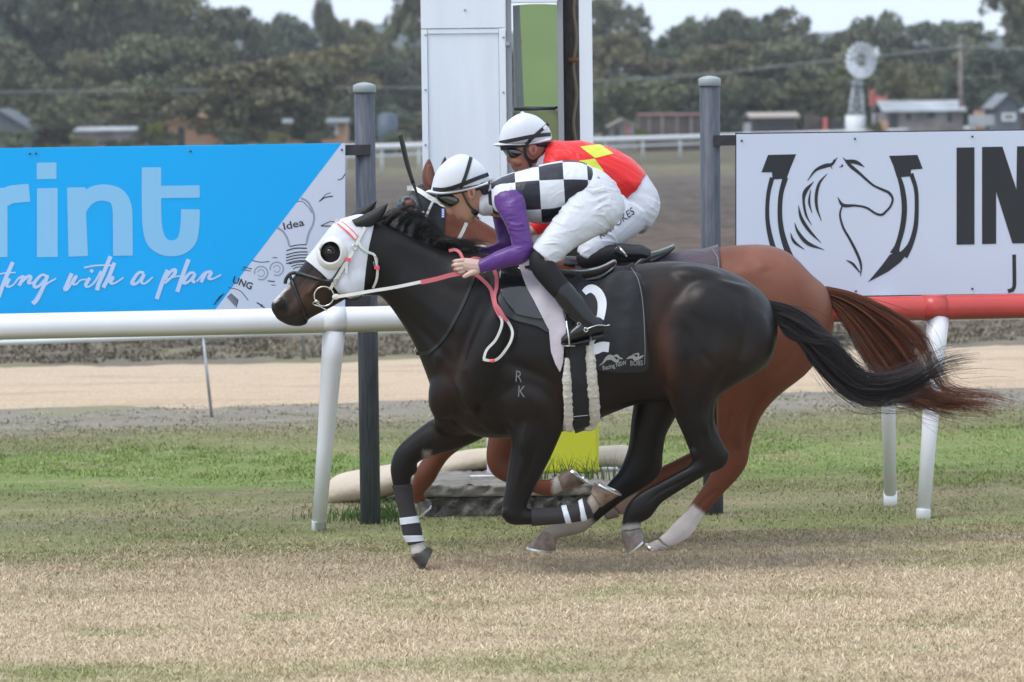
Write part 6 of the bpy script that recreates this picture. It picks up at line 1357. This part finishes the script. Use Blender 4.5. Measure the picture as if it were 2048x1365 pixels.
farhand = hand([('l', [(968, 507, 11, .022, .10), (952, 507, 12, .022, .10), (938, 507, 11, .02, .10)]), ('l', [(940, 500, 4, .009, .09), (926, 501, 4, .009, .085), (921, 505, 3.6, .008, .095), (930, 507, 3.4, .008, .11)]), ('l', [(938, 507, 4, .009, .09), (924, 508, 4, .009, .085), (920, 511, 3.6, .008, .095), (929, 513, 3.4, .008, .11)]), ('l', [(938, 513, 4, .009, .09), (926, 515, 4, .009, .085), (922, 518, 3.6, .008, .095), (930, 520, 3.4, .008, .11)]), ('l', [(940, 518, 3.6, .008, .09), (930, 521, 3.4, .008, .088), (926, 523, 3.2, .008, .1), (933, 525, 3, .008, .11)]), ('l', [(955, 500, 5, .011, .09), (942, 495, 4.5, .010, .08), (932, 496, 4, .009, .078)])], YA)
trunkA = blob([loft([(985, 366, 982, 422, .09, 0), (1015, 358, 1012, 424, .14, 0), (1060, 345, 1055, 428, .155, 0), (1110, 335, 1100, 430, .15, 0), (1165, 338, 1150, 410, .13, 0), (1210, 360, 1170, 440, .14, 0), (1230, 395, 1185, 450, .12, 0)], YA, n=20)]
    + [limb([(1012, 400, 20, .04, s * .15), (1032, 455, 15, .034, s * .2), (1043, 500, 14, .032, s * .22), (1005, 514, 12, .03, s * .225), (965, 531, 9, .022, s * .225)], YA) for s in (-1,)]
    + [limb([(1195, 410, 40, .08, s * .09), (1150, 450, 34, .07, s * .17), (1088, 506, 22, .05, s * .26), (1110, 560, 17, .04, s * .30), (1160, 625, 14, .035, s * .32), (1180, 655, 12, .03, s * .33), (1140, 672, 8, .025, s * .33)], YA) for s in (-1, 1)], .008, 2)
bodyA = merge_meshes([hA, nearhand, farhand, trunkA])
SK = (.48, .26, .18); skin_paint(bodyA, SK, [(897, 426, 10, (.50, .17, .13), .6), (942, 386, 11, (.55, .24, .18), .6), (922, 439, 6, (.30, .10, .08), .6), (930, 400, 16, (.36, .17, .10), .5), (930, 535, 70, (.60, .42, .36), 1.0)])
link('body', bodyA, skin_m, JA); bvHA = bvh_of(hA)
# ear hollow, earring, mouth
dark_sk = mat('ear_shadow_skin', (.20, .075, .05), .6)
parts_obj('ear_hollow', [ell(943, 386, 3.2, 6, -8, .002, -.091, YA, 10)], dark_sk, JA)
P, N = drape_pts([(917, 441), (921, 440), (925, 438), (929, 436)], bvHA, -.0005); parts_obj('mouth_line', [sweep(P, .0014, 6)], mat('lip', (.16, .05, .045), .5), JA)
# helmet
def helmet(st, Y, m, par, band1, band2, brim, wobble=.0):
    me = blob([loft(st, Y, n=28, sub=5)], .0045, 2); o = link('helmet', me, m, par); bv = bvh_of(me)
    for nm, b, w in (('helmet_band', band1, 8), ('goggle_strap', band2, 7)): parts_obj(nm, [strap(b, bv, w, .002, Y=Y, thick=.004)], blk, o)
    return o, bv
helA, bvhelA = helmet([(861, 385, 979, 366, .100, 0), (863, 374, 978, 358, .108, 0), (868, 354, 972, 340, .107, 0), (878, 336, 960, 326, .097, 0), (893, 321, 943, 314, .078, 0), (908, 312, 930, 309, .05, 0), (918, 309, 923, 308.5, .02, 0)], YA, hel_w, JA,
    [(866, 379), (885, 380), (905, 376), (930, 367), (955, 357), (977, 349)], [(942, 315), (938, 330), (932, 350), (926, 366), (921, 377)], None)
def brim(pts_top, Y, w, par, m1, m2):
    pr = loft(pts_top, Y, n=20); parts_obj('peak', [pr], m1, par)
brim([(851, 383, 852, 385, .045, 0), (860, 380, 861, 388, .078, 0), (880, 382, 881, 391, .090, 0), (910, 378, 911, 388, .096, 0), (945, 372, 946, 380, .10, 0), (976, 362, 977, 370, .09, 0)], YA, .09, helA, hel_w, peak_u)
parts_obj('helmet_shell', [loft([(874, 388, 876, 394, .080, 0), (905, 383, 908, 391, .082, 0), (945, 374, 950, 384, .084, 0), (974, 364, 978, 378, .07, 0)], YA, n=16)], blk, helA)
# goggles, strap, harness, hair
gg = parts_obj('goggles', [loft([(870, 396, 880, 386, .055, 0), (877, 404, 896, 383, .072, 0), (886, 411, 910, 382, .078, 0), (895, 416, 918, 386, .080, 0), (903, 416, 922, 392, .079, 0), (911, 411, 923, 398, .074, 0)], YA, n=20)], lens_m, JA)
parts_obj('goggle_logo', [ring3(np.array([W(911 + 3.2 * math.cos(a), 396 + 2.2 * math.sin(a), YA - .081) for a in np.linspace(0, 2 * math.pi, 12, endpoint=False)]), .0008, 5)], galv, gg)
parts_obj('harness_strap', [strap([(921, 378), (928, 392), (936, 408), (944, 418), (952, 428)], bvHA, 5, .004)], mat('harness', (.05, .035, .03), .7), JA)
parts_obj('chin_cup', [ell(948, 423, 7, 11, -40, .05, -.015, YA, 14)], blk, JA)
parts_obj('hair', [loft([(948, 370, 978, 362, .074, 0), (956, 384, 983, 372, .072, 0), (964, 396, 984, 384, .06, 0)], YA, n=16)], mat('hair_plain', (.022, .02, .026), .7, bump=(120, .6, .004)), JA)
hairs('hair_wisps', [[(976, 362), (984, 354), (990, 346)], [(976, 364), (988, 360), (998, 352)]], 26, 8, .0012, YA, hair_red, JA, (.22, .13, .07), 9, depth=.04, jit=4, frizz=1.5, stray=0)
# polo neck
col_ = parts_obj('collar', [loft([(960, 388, 958, 428, .062, -.005), (968, 382, 966, 432, .068, -.005), (976, 376, 977, 432, .074, 0), (986, 370, 988, 430, .085, 0)], YA, n=24)], silk_w, JA)
# checked vest
vest = blob([loft([(976, 372, 978, 424, .08, 0), (990, 361, 990, 430, .125, 0), (1012, 350, 1010, 434, .168, 0), (1050, 338, 1046, 440, .185, 0), (1090, 328, 1076, 448, .182, 0), (1130, 321, 1110, 442, .172, 0), (1165, 324, 1142, 420, .158, 0), (1188, 338, 1162, 408, .145, 0), (1200, 350, 1176, 402, .12, 0)], YA, n=32, e=.95),
             ell(1012, 400, 30, 34, 0, .07, -.135, YA), ell(1012, 400, 30, 34, 0, .07, .135, YA)], .005, 6)
V, N, T = arrays(vest); px, py = proj(V); u = (px - 1032) / 48.5; ax = 393 - (px - 1032) * .05
zz = (py - ax) * PXM; yy = (YA - V[:, 1]); th_ = np.arctan2(zz, yy); R_ = .155
v_ = (th_ * R_) / .122
set_attr(vest, 'uvc', np.stack([u - (py - 390) * .0012, v_, np.zeros(len(u))], 1), 'COLOR')
def checker_mat():
    m = mat('checked_silk', (.7, .7, .7), .42, spec=.35, bump=[(20, .4, .008), (6, .5, .02)]); nt = m.node_tree; Nn = nt.nodes; L = nt.links; b = Nn['Principled BSDF']
    a = Nn.new('ShaderNodeAttribute'); a.attribute_name = 'uvc'; sp = Nn.new('ShaderNodeSeparateXYZ'); L.new(a.outputs['Vector'], sp.inputs[0])
    def mt(op, x, y=None):
        n = Nn.new('ShaderNodeMath'); n.operation = op
        for i, q in enumerate((x, y)):
            if q is None: continue
            if isinstance(q, (int, float)): n.inputs[i].default_value = q
            else: L.new(q, n.inputs[i])
        return n.outputs[0]
    fu = mt('FLOOR', mt('ADD', sp.outputs[0], 20)); fv = mt('FLOOR', mt('ADD', sp.outputs[1], 20.5))
    k = mt('MODULO', mt('ADD', fu, fv), 2.0)
    mx = Nn.new('ShaderNodeMix'); mx.data_type = 'RGBA'; L.new(k, mx.inputs[0]); mx.inputs[7].default_value = (.64, .66, .72, 1); mx.inputs[6].default_value = (.018, .018, .030, 1); L.new(mx.outputs[2], b.inputs['Base Color']); return m
crease(vest, .7, -60, .9); vo = link('vest', vest, checker_mat(), JA); bvV = bvh_of(vest)
parts_obj('shoulder_yoke', [ell(1000, 400, 16, 30, -10, .06, -.12, YA)], silk_w, JA)
def sleeve(st, nm, m, par, Y, vox=.0045): return link(nm, crease(blob([limb(st, Y, n=18)] , vox, 3), .8, -20, 1.3), m, par)
slv = sleeve([(1012, 376, 12, .030, -.14), (1013, 384, 24, .045, -.155), (1016, 398, 30, .055, -.165), (1024, 415, 29, .055, -.185), (1034, 445, 23, .048, -.21), (1042, 475, 21, .045, -.225), (1046, 496, 22, .044, -.235), (1040, 508, 21, .042, -.24), (1022, 513, 20, .040, -.24), (1000, 520, 18, .037, -.24), (980, 527, 15, .032, -.238), (963, 533, 13.5, .029, -.236), (958, 534.5, 13, .028, -.236)], 'sleeve', purple, JA, YA)
sleeve([(1010, 400, 28, .055, .15), (1008, 430, 24, .05, .17), (1010, 460, 20, .044, .18), (1014, 488, 20, .042, .17), (1005, 500, 19, .04, .15), (985, 506, 16, .036, .12), (962, 508, 13, .03, .10)], 'sleeve', purple, JA, YA)
# breeches
def breeches(hip, thigh, Y, m, par, near=-1):
    parts = [loft(hip, Y, n=30)]
    for s in (-1, 1): parts.append(limb([(a, b, r, w, -yo * s) for a, b, r, w, yo in thigh], Y, n=22))
    me = blob(parts, .005, 5)
    crease(me, 1.35, 12)
    return link('breeches', me, m, par), me
brA, meBrA = breeches([(1182, 334, 1150, 416, .14, 0), (1203, 341, 1158, 430, .158, 0), (1226, 362, 1168, 446, .17, 0), (1243, 388, 1180, 458, .172, 0), (1250, 412, 1196, 466, .16, 0), (1244, 436, 1212, 466, .12, 0)],
    [(1196, 408, 54, .10, .08), (1180, 424, 51, .10, .11), (1155, 446, 43, .088, .16), (1130, 468, 36, .076, .20), (1106, 492, 31, .068, .245), (1092, 506, 29, .062, .262), (1086, 513, 27, .060, .268)], YA, breech, JA)
# waistband tab
parts_obj('waist_tab', [ell(1196, 356, 4, 3, -20, .003, drape_pts([(1196, 356)], bvh_of(meBrA), 0, raw=True)[0][0][1] - YA, YA, 8)], mat('lilac_tab', (.42, .38, .62), .6), brA)
# boots
for s, yb in ((-1, -.31), (1, .31)):
    parts_obj('stocking', [limb([(1090, 508, 20, .044, s * .265), (1082, 520, 24, .048, s * .278), (1088, 536, 25, .048, s * .29), (1104, 558, 23.5, .045, s * .30), (1124, 583, 21.5, .042, s * .31)], YA, n=20)], sock, JA)
    bt = link('boot', blob([limb([(1118, 574, 20.5, .044, s * .305), (1128, 586, 23, .047, s * .31), (1142, 604, 23.5, .047, s * .315), (1156, 622, 22, .045, s * .32), (1170, 640, 20, .041, s * .325), (1180, 652, 20, .038, s * .325)], YA, n=20), loft([(1208, 641, 1207, 668, .026, s * .325), (1196, 634, 1197, 671, .034, s * .325), (1176, 636, 1176, 676, .038, s * .325), (1158, 644, 1157, 682, .040, s * .327), (1142, 656, 1141, 687, .042, s * .33), (1130, 668, 1130, 688, .040, s * .332), (1122, 676, 1122, 686, .028, s * .333)], YA, n=20)], .0045, 3), bootm, JA)
    parts_obj('sole', [loft([(1122, 684, 1122, 689, .026, s * .333), (1140, 686, 1140, 691, .044, s * .33), (1165, 681, 1165, 687, .038, s * .327), (1180, 677, 1180, 684, .034, s * .325)], YA, n=14), loft([(1184, 671, 1184, 681, .032, s * .325), (1208, 667, 1208, 677, .030, s * .325)], YA, n=14, smooth=False)], blk, bt)
    if s < 0:
        bvb = bvh_of(bt.data)
        P, N = drape_pts([(1172, 659), (1182, 655), (1195, 651), (1206, 651), (1213, 652)], bvb, .003); sp_ = parts_obj('spur', [sweep(P, .0022, 6), sweep(np.array([P[-1], W(1220, 650, P[-1][1]), W(1219, 650, P[-1][1])]), .002, 6)], silver, JA)
        yb_ = drape_pts([(1172, 660)], bvb, .003, raw=True)[0][0][1]
        parts_obj('spur_button', [ring3(np.array([W(1172 + 4 * math.cos(a), 660 + 4 * math.sin(a), yb_) for a in np.linspace(0, 6.283, 16, endpoint=False)]), .0022, 6)], silver, sp_)
        yb_ = drape_pts([(1158, 648)], bvb, .004, raw=True)[0][0][1]
        parts_obj('spur_buckle', [ring3(np.array([W(1158 + a, 648.5 + b, yb_) for a, b in ((-4, 0), (0, -4), (4, 0), (0, 4))]), .0013, 6)], silver, sp_)
        stp = empty('stirrup', W(1140, 690, YA - .33), 'thin steel stirrup iron under the black boot of the near jockey', 'stirrup')
        parts_obj('tread', [loft([(1128, 690, 1128, 693, .045, -.33), (1150, 690, 1150, 693, .045, -.33)], YA, n=14, smooth=False)], shoe_m, stp)
        parts_obj('side_bar', [sweep(catmull([W(1139, 692, YA - .378), W(1137, 672, YA - .383), W(1134, 652, YA - .36), W(1133, 642, YA - .345)], 4), .004, 6), sweep(catmull([W(1139, 692, YA - .285), W(1137, 672, YA - .28), W(1134, 652, YA - .31), W(1133, 642, YA - .335)], 4), .004, 6)], shoe_m, stp)
        parts_obj('stirrup_leather', [sweep(catmull([W(1133, 642, YA - .34), W(1125, 610, YA - .30), W(1110, 565, YA - .25), W(1100, 545, YA - .18)], 5), .007, 6)], strap_k, stp)
# whip
wh = empty('whip', W(925, 505, YA + .1), 'black racing whip sticking up in front of the white finishing post', 'whip')
WPp = lambda pts: catmull([W(x, y, YA + o) for x, y, o in pts], 6)
P = WPp([(801, 268, .08), (806, 292, .08), (815, 330, .085), (826, 366, .09)]); parts_obj('flap', [sweep(P, np.interp(np.linspace(0, 1, len(P)), [0, .05, .5, 1], [.011, .0125, .0125, .0095]), 12)], mat('whip_rubber', (.012, .012, .013), .3, coat=.2), wh)
P = WPp([(826, 366, .09), (838, 400, .09), (848, 434, .09), (872, 468, .09), (930, 508, .10), (955, 522, .10)]); parts_obj('shaft', [sweep(P, np.interp(np.linspace(0, 1, len(P)), [0, .1, .5, 1], [.0085, .0055, .006, .009]), 10)], blk, wh)
parts_obj('silver_mark', [sweep(WPp([(845, 423, .09), (846.5, 427, .09)]), .0068, 10), sweep(WPp([(848, 438, .085), (850, 446, .085), (849, 452, .085)]), .0045, 8)], num_w, wh)

# ================= rider of the chestnut
JB = empty('person', W(1220, 530, YB), 'jockey in red silks with yellow squares and white cap, riding the chestnut horse', 'person', 'jockeys')
headB = [loft([(1045, 235, 1055, 234, .02, 0), (1012, 250, 1088, 246, .06, 0), (1002, 272, 1098, 264, .074, 0), (1002, 293, 1100, 284, .076, 0), (1007, 304, 1099, 300, .074, 0), (1014, 315, 1094, 312, .070, 0), (1020, 326, 1086, 322, .062, 0), (1025, 336, 1076, 334, .052, 0), (1031, 345, 1066, 345, .040, 0), (1036, 349, 1056, 349, .028, 0)], YB, n=24),
         loft([(1014, 306, 1026, 303, .010, 0), (1013, 314, 1026, 312, .013, 0), (1013, 322, 1028, 320, .018, 0), (1018, 327, 1029, 326, .012, 0)], YB, n=12), ell(1026, 331, 5, 3.6, 20, .022, 0, YB), ell(1028, 336, 5, 3.6, 20, .02, 0, YB), ell(1034, 345, 8, 6, 10, .022, 0, YB), ell(1036, 322, 14, 10, 20, .02, -.045, YB),
         limb([(1062, 325, 24, .055, 0), (1082, 332, 26, .06, 0), (1110, 335, 30, .07, 0)], YB)]
for sy in (-1, 1): headB += [loft([(1058, 289, 1072, 290, .008, sy * .078), (1056, 298, 1076, 298, .010, sy * .082), (1059, 306, 1074, 307, .009, sy * .081), (1064, 313, 1070, 313, .006, sy * .077)], YB, n=12), ell(1066, 300, 7, 9, 0, .012, sy * .072, YB)]
hB = blob(headB, .0032, 2)
handB = hand([('l', [(1062, 462, 12, .022, -.2), (1046, 468, 12, .022, -.2), (1032, 472, 10, .02, -.2)])] + [('l', [(1036, 463 + 5.5 * k, 4, .009, -.21), (1024, 466 + 5.5 * k, 3.8, .009, -.212), (1020, 469 + 5.5 * k, 3.5, .008, -.2), (1027, 472 + 5.5 * k, 3.2, .008, -.185)]) for k in range(4)] + [('l', [(1050, 458, 5, .011, -.2), (1038, 454, 4.3, .009, -.2), (1030, 457, 3.8, .008, -.2)])], YB)
trunkB = blob([loft([(1100, 296, 1090, 345, .09, 0), (1140, 295, 1120, 370, .15, 0), (1200, 302, 1180, 395, .155, 0), (1250, 325, 1220, 410, .14, 0), (1290, 370, 1240, 430, .14, 0), (1292, 385, 1250, 425, .11, 0)], YB, n=20)]
    + [limb([(1120, 345, 22, .04, -.15), (1105, 400, 16, .035, -.2), (1085, 450, 13, .03, -.2), (1060, 463, 10, .022, -.2)], YB)]
    + [limb([(1262, 412, 34, .07, s * .09), (1225, 460, 30, .065, s * .16), (1182, 508, 20, .05, s * .24), (1230, 508, 14, .04, s * .26), (1280, 508, 12, .03, s * .28)], YB) for s in (-1, 1)], .009, 2)
handBf = hand([('l', [(1060, 452, 12, .022, .12), (1044, 458, 12, .022, .12), (1030, 462, 10, .02, .12)])] + [('l', [(1034, 453 + 5.5 * k, 4, .009, .11), (1022, 456 + 5.5 * k, 3.8, .009, .108), (1018, 459 + 5.5 * k, 3.5, .008, .12), (1025, 462 + 5.5 * k, 3.2, .008, .135)]) for k in range(4)] + [('l', [(1048, 448, 5, .011, .12), (1036, 444, 4.3, .009, .12), (1028, 447, 3.8, .008, .12)])], YB)
bodyB = merge_meshes([hB, handB, handBf, trunkB])
skin_paint(bodyB, (.36, .165, .115), [(1016, 322, 8, (.48, .17, .13), .5), (1067, 300, 9, (.50, .20, .16), .6), (1030, 340, 10, (.22, .11, .09), .6), (1027, 334, 4, (.30, .10, .08), .6), (1045, 465, 40, (.48, .28, .22), .8)])
link('body', bodyB, skin_m, JB); bvHB = bvh_of(hB)
parts_obj('ear_hollow', [ell(1067, 299, 3.5, 6, 5, .002, -.0915, YB, 10)], dark_sk, JB)
P, N = drape_pts([(1024, 333.5), (1029, 333), (1034, 334)], bvHB, -.0005, Y=YB); parts_obj('mouth_line', [sweep(P, .0014, 6)], mat('lip_dark', (.14, .05, .045), .5), JB)
helB, bvhelB = helmet([(998, 290, 1103, 281, .100, 0), (998, 282, 1104, 274, .108, 0), (1002, 262, 1098, 256, .107, 0), (1012, 246, 1086, 242, .097, 0), (1026, 234, 1072, 232, .078, 0), (1038, 228, 1058, 227.5, .05, 0), (1046, 226.5, 1050, 226, .02, 0)], YB, hel_w, JB,
    [(999, 286), (1015, 283), (1035, 279), (1060, 274), (1080, 271), (1101, 269)], [(1097, 248), (1088, 256), (1074, 268), (1062, 279), (1052, 290)], None)
parts_obj('strap_label', [strap([(1094, 251), (1087, 258)], bvhelB, 6, .006, Y=YB)], num_w, helB)
parts_obj('cap_button', [ell(1045, 226, 4.5, 2.6, 0, .012, 0, YB, 12)], hel_w, helB)
brim([(986, 289, 987, 291, .04, 0), (996, 286, 997, 294, .075, 0), (1015, 286, 1017, 293, .088, 0), (1040, 285, 1042, 293, .096, 0), (1070, 281, 1072, 290, .10, 0), (1100, 274, 1102, 284, .09, 0)], YB, .09, helB, hel_w, peak_u)
parts_obj('helmet_shell', [loft([(1000, 292, 1002, 302, .075, 0), (1015, 291, 1018, 300, .082, 0), (1050, 288, 1054, 296, .084, 0), (1092, 281, 1096, 296, .075, 0)], YB, n=16)], blk, helB)
parts_obj('goggles', [loft([(1009, 300, 1016, 293, .055, 0), (1011, 309, 1028, 290, .070, 0), (1016, 318, 1040, 290, .078, 0), (1026, 321, 1047, 293, .080, 0), (1036, 316, 1050, 298, .078, 0)], YB, n=20)], lens_m, JB)
parts_obj('harness_strap', [strap([(1050, 290), (1050, 305), (1054, 317), (1066, 323), (1080, 316), (1090, 305), (1094, 292)], bvHB, 7, .005, Y=YB, thick=.006), strap([(1055, 317), (1060, 326), (1062, 336)], bvHB, 7, .005, Y=YB, thick=.006)], blk, JB)
parts_obj('collar', [loft([(1083, 300, 1066, 346, .062, 0), (1092, 296, 1080, 352, .07, 0), (1100, 292, 1092, 356, .08, 0)], YB, n=22)], silk_w, JB)
jk = blob([loft([(1094, 287, 1082, 345, .085, 0), (1104, 283, 1096, 362, .13, 0), (1125, 282, 1112, 380, .172, 0), (1160, 283, 1145, 398, .190, 0), (1200, 290, 1185, 412, .186, 0), (1235, 302, 1212, 420, .175, 0), (1265, 320, 1232, 422, .168, 0), (1284, 338, 1248, 412, .160, 0), (1291, 349, 1256, 400, .15, 0)], YB, n=32),
           ell(1118, 335, 30, 36, 0, .07, -.135, YB), ell(1118, 335, 30, 36, 0, .07, .135, YB)], .0055, 5)
V, N, T = arrays(jk); px, py = proj(V); f = np.maximum(np.sin(px * .13 - py * .2 + 2 * np.sin(py * .05)), 0) * .003; jk.vertices.foreach_set('co', (V + N * f[:, None]).astype(np.float32).ravel()); jk.update()
crease(jk, .8, 40, .8); jo = link('jacket', jk, red, JB)
for q in ([(1160, 294), (1200, 289), (1227, 308), (1190, 317)], [(1158, 322), (1189, 318), (1208, 343), (1194, 346), (1180, 340), (1160, 332)], [(1196, 281), (1222, 290), (1228, 286), (1200, 276)], [(1228, 345), (1252, 332), (1262, 362), (1236, 380)] if False else [(1100, 370), (1120, 360), (1130, 385), (1110, 395)]):
    add_shell('yellow_square', jk, yel_s, jo, poly=q, off=.0015, thick=0, near=True)
for s in (-1, 1): sleeve([(1120, 338, 30, .055, s * .165), (1114, 370, 26, .05, s * .185), (1104, 400, 22, .045, s * .2), (1094, 425, 21, .043, s * .205), (1082, 448, 18, .038, s * .2), (1068, 459, 14, .03, s * .2 if s < 0 else .13)], 'sleeve', red, JB, YB)
brB, meBrB = breeches([(1280, 338, 1236, 410, .14, 0), (1298, 356, 1244, 430, .158, 0), (1313, 380, 1254, 450, .168, 0), (1320, 405, 1266, 462, .165, 0), (1317, 428, 1280, 468, .14, 0), (1306, 444, 1290, 466, .10, 0)],
    [(1266, 408, 50, .10, .09), (1250, 430, 46, .098, .12), (1230, 452, 39, .085, .165), (1208, 474, 33, .072, .205), (1188, 494, 28, .062, .235), (1176, 508, 24, .054, .25), (1170, 516, 20, .05, .255)], YB, breech2, JB)
bvBB = bvh_of(meBrB)
parts_obj('name_lettering', [text_part('K. SPOKES', (1201, 479), (.80, -.60), 20.5, dp(bvBB, .004), squash=.93, shear=.25, bold=.004)], ink, brB, smooth=False)
for s in (-1, 1):
    parts_obj('stocking', [limb([(1172, 508, 20, .046, s * .25), (1176, 520, 22, .048, s * .26), (1196, 516, 22, .046, s * .26), (1220, 511, 21, .044, s * .265), (1236, 508, 19, .042, s * .27)], YB, n=18)], sock, JB)
    parts_obj('boot', [limb([(1228, 500, 16, .043, s * .27), (1240, 506, 20, .045, s * .27), (1262, 507, 18, .042, s * .275), (1284, 508, 17, .038, s * .28), (1296, 514, 16, .034, s * .28)], YB, n=18), loft([(1302, 500, 1300, 530, .03, s * .28), (1290, 506, 1284, 540, .036, s * .28), (1276, 516, 1266, 552, .04, s * .28), (1262, 530, 1254, 560, .038, s * .28), (1254, 542, 1248, 560, .026, s * .28)], YB, n=18)], bootm, JB)
parts_obj('boot_buckle', [sweep(np.array([W(1238, 494, YB - .3), W(1246, 504, YB - .315), W(1254, 514, YB - .315)]), .006, 8)], silver, JB)
# ------------------------------------------------------------------ air
hz = bpy.data.materials.new('haze'); hz.use_nodes = True; hn = hz.node_tree.nodes; hn.remove(hn['Principled BSDF'])
pv = hn.new('ShaderNodeVolumePrincipled'); pv.inputs['Density'].default_value = .00026; pv.inputs['Color'].default_value = (.88, .92, .97, 1); hz.node_tree.links.new(pv.outputs[0], hn['Material Output'].inputs['Volume'])
V, F = box((0, 395, 14), (640, 500, 15.5)); link('haze', make_mesh('haze', V, F, False), hz, kind='stuff', label='thin grey blue air in front of the far trees', cat='haze')

for o in bpy.data.objects:      # straps have hard edges
    if o.type == 'MESH' and o.name.split('.')[0] in ('rein', 'rubber_rein_grip', 'rein_loop_end', 'hanging_rein', 'hanging_rein_end', 'cheekpiece', 'browband', 'throat_lash', 'loose_end', 'piping', 'breastplate', 'helmet_band', 'goggle_strap', 'harness_strap', 'edge_stitching', 'keeper', 'strap_label', 'horseshoe'):
        o.data.shade_flat()
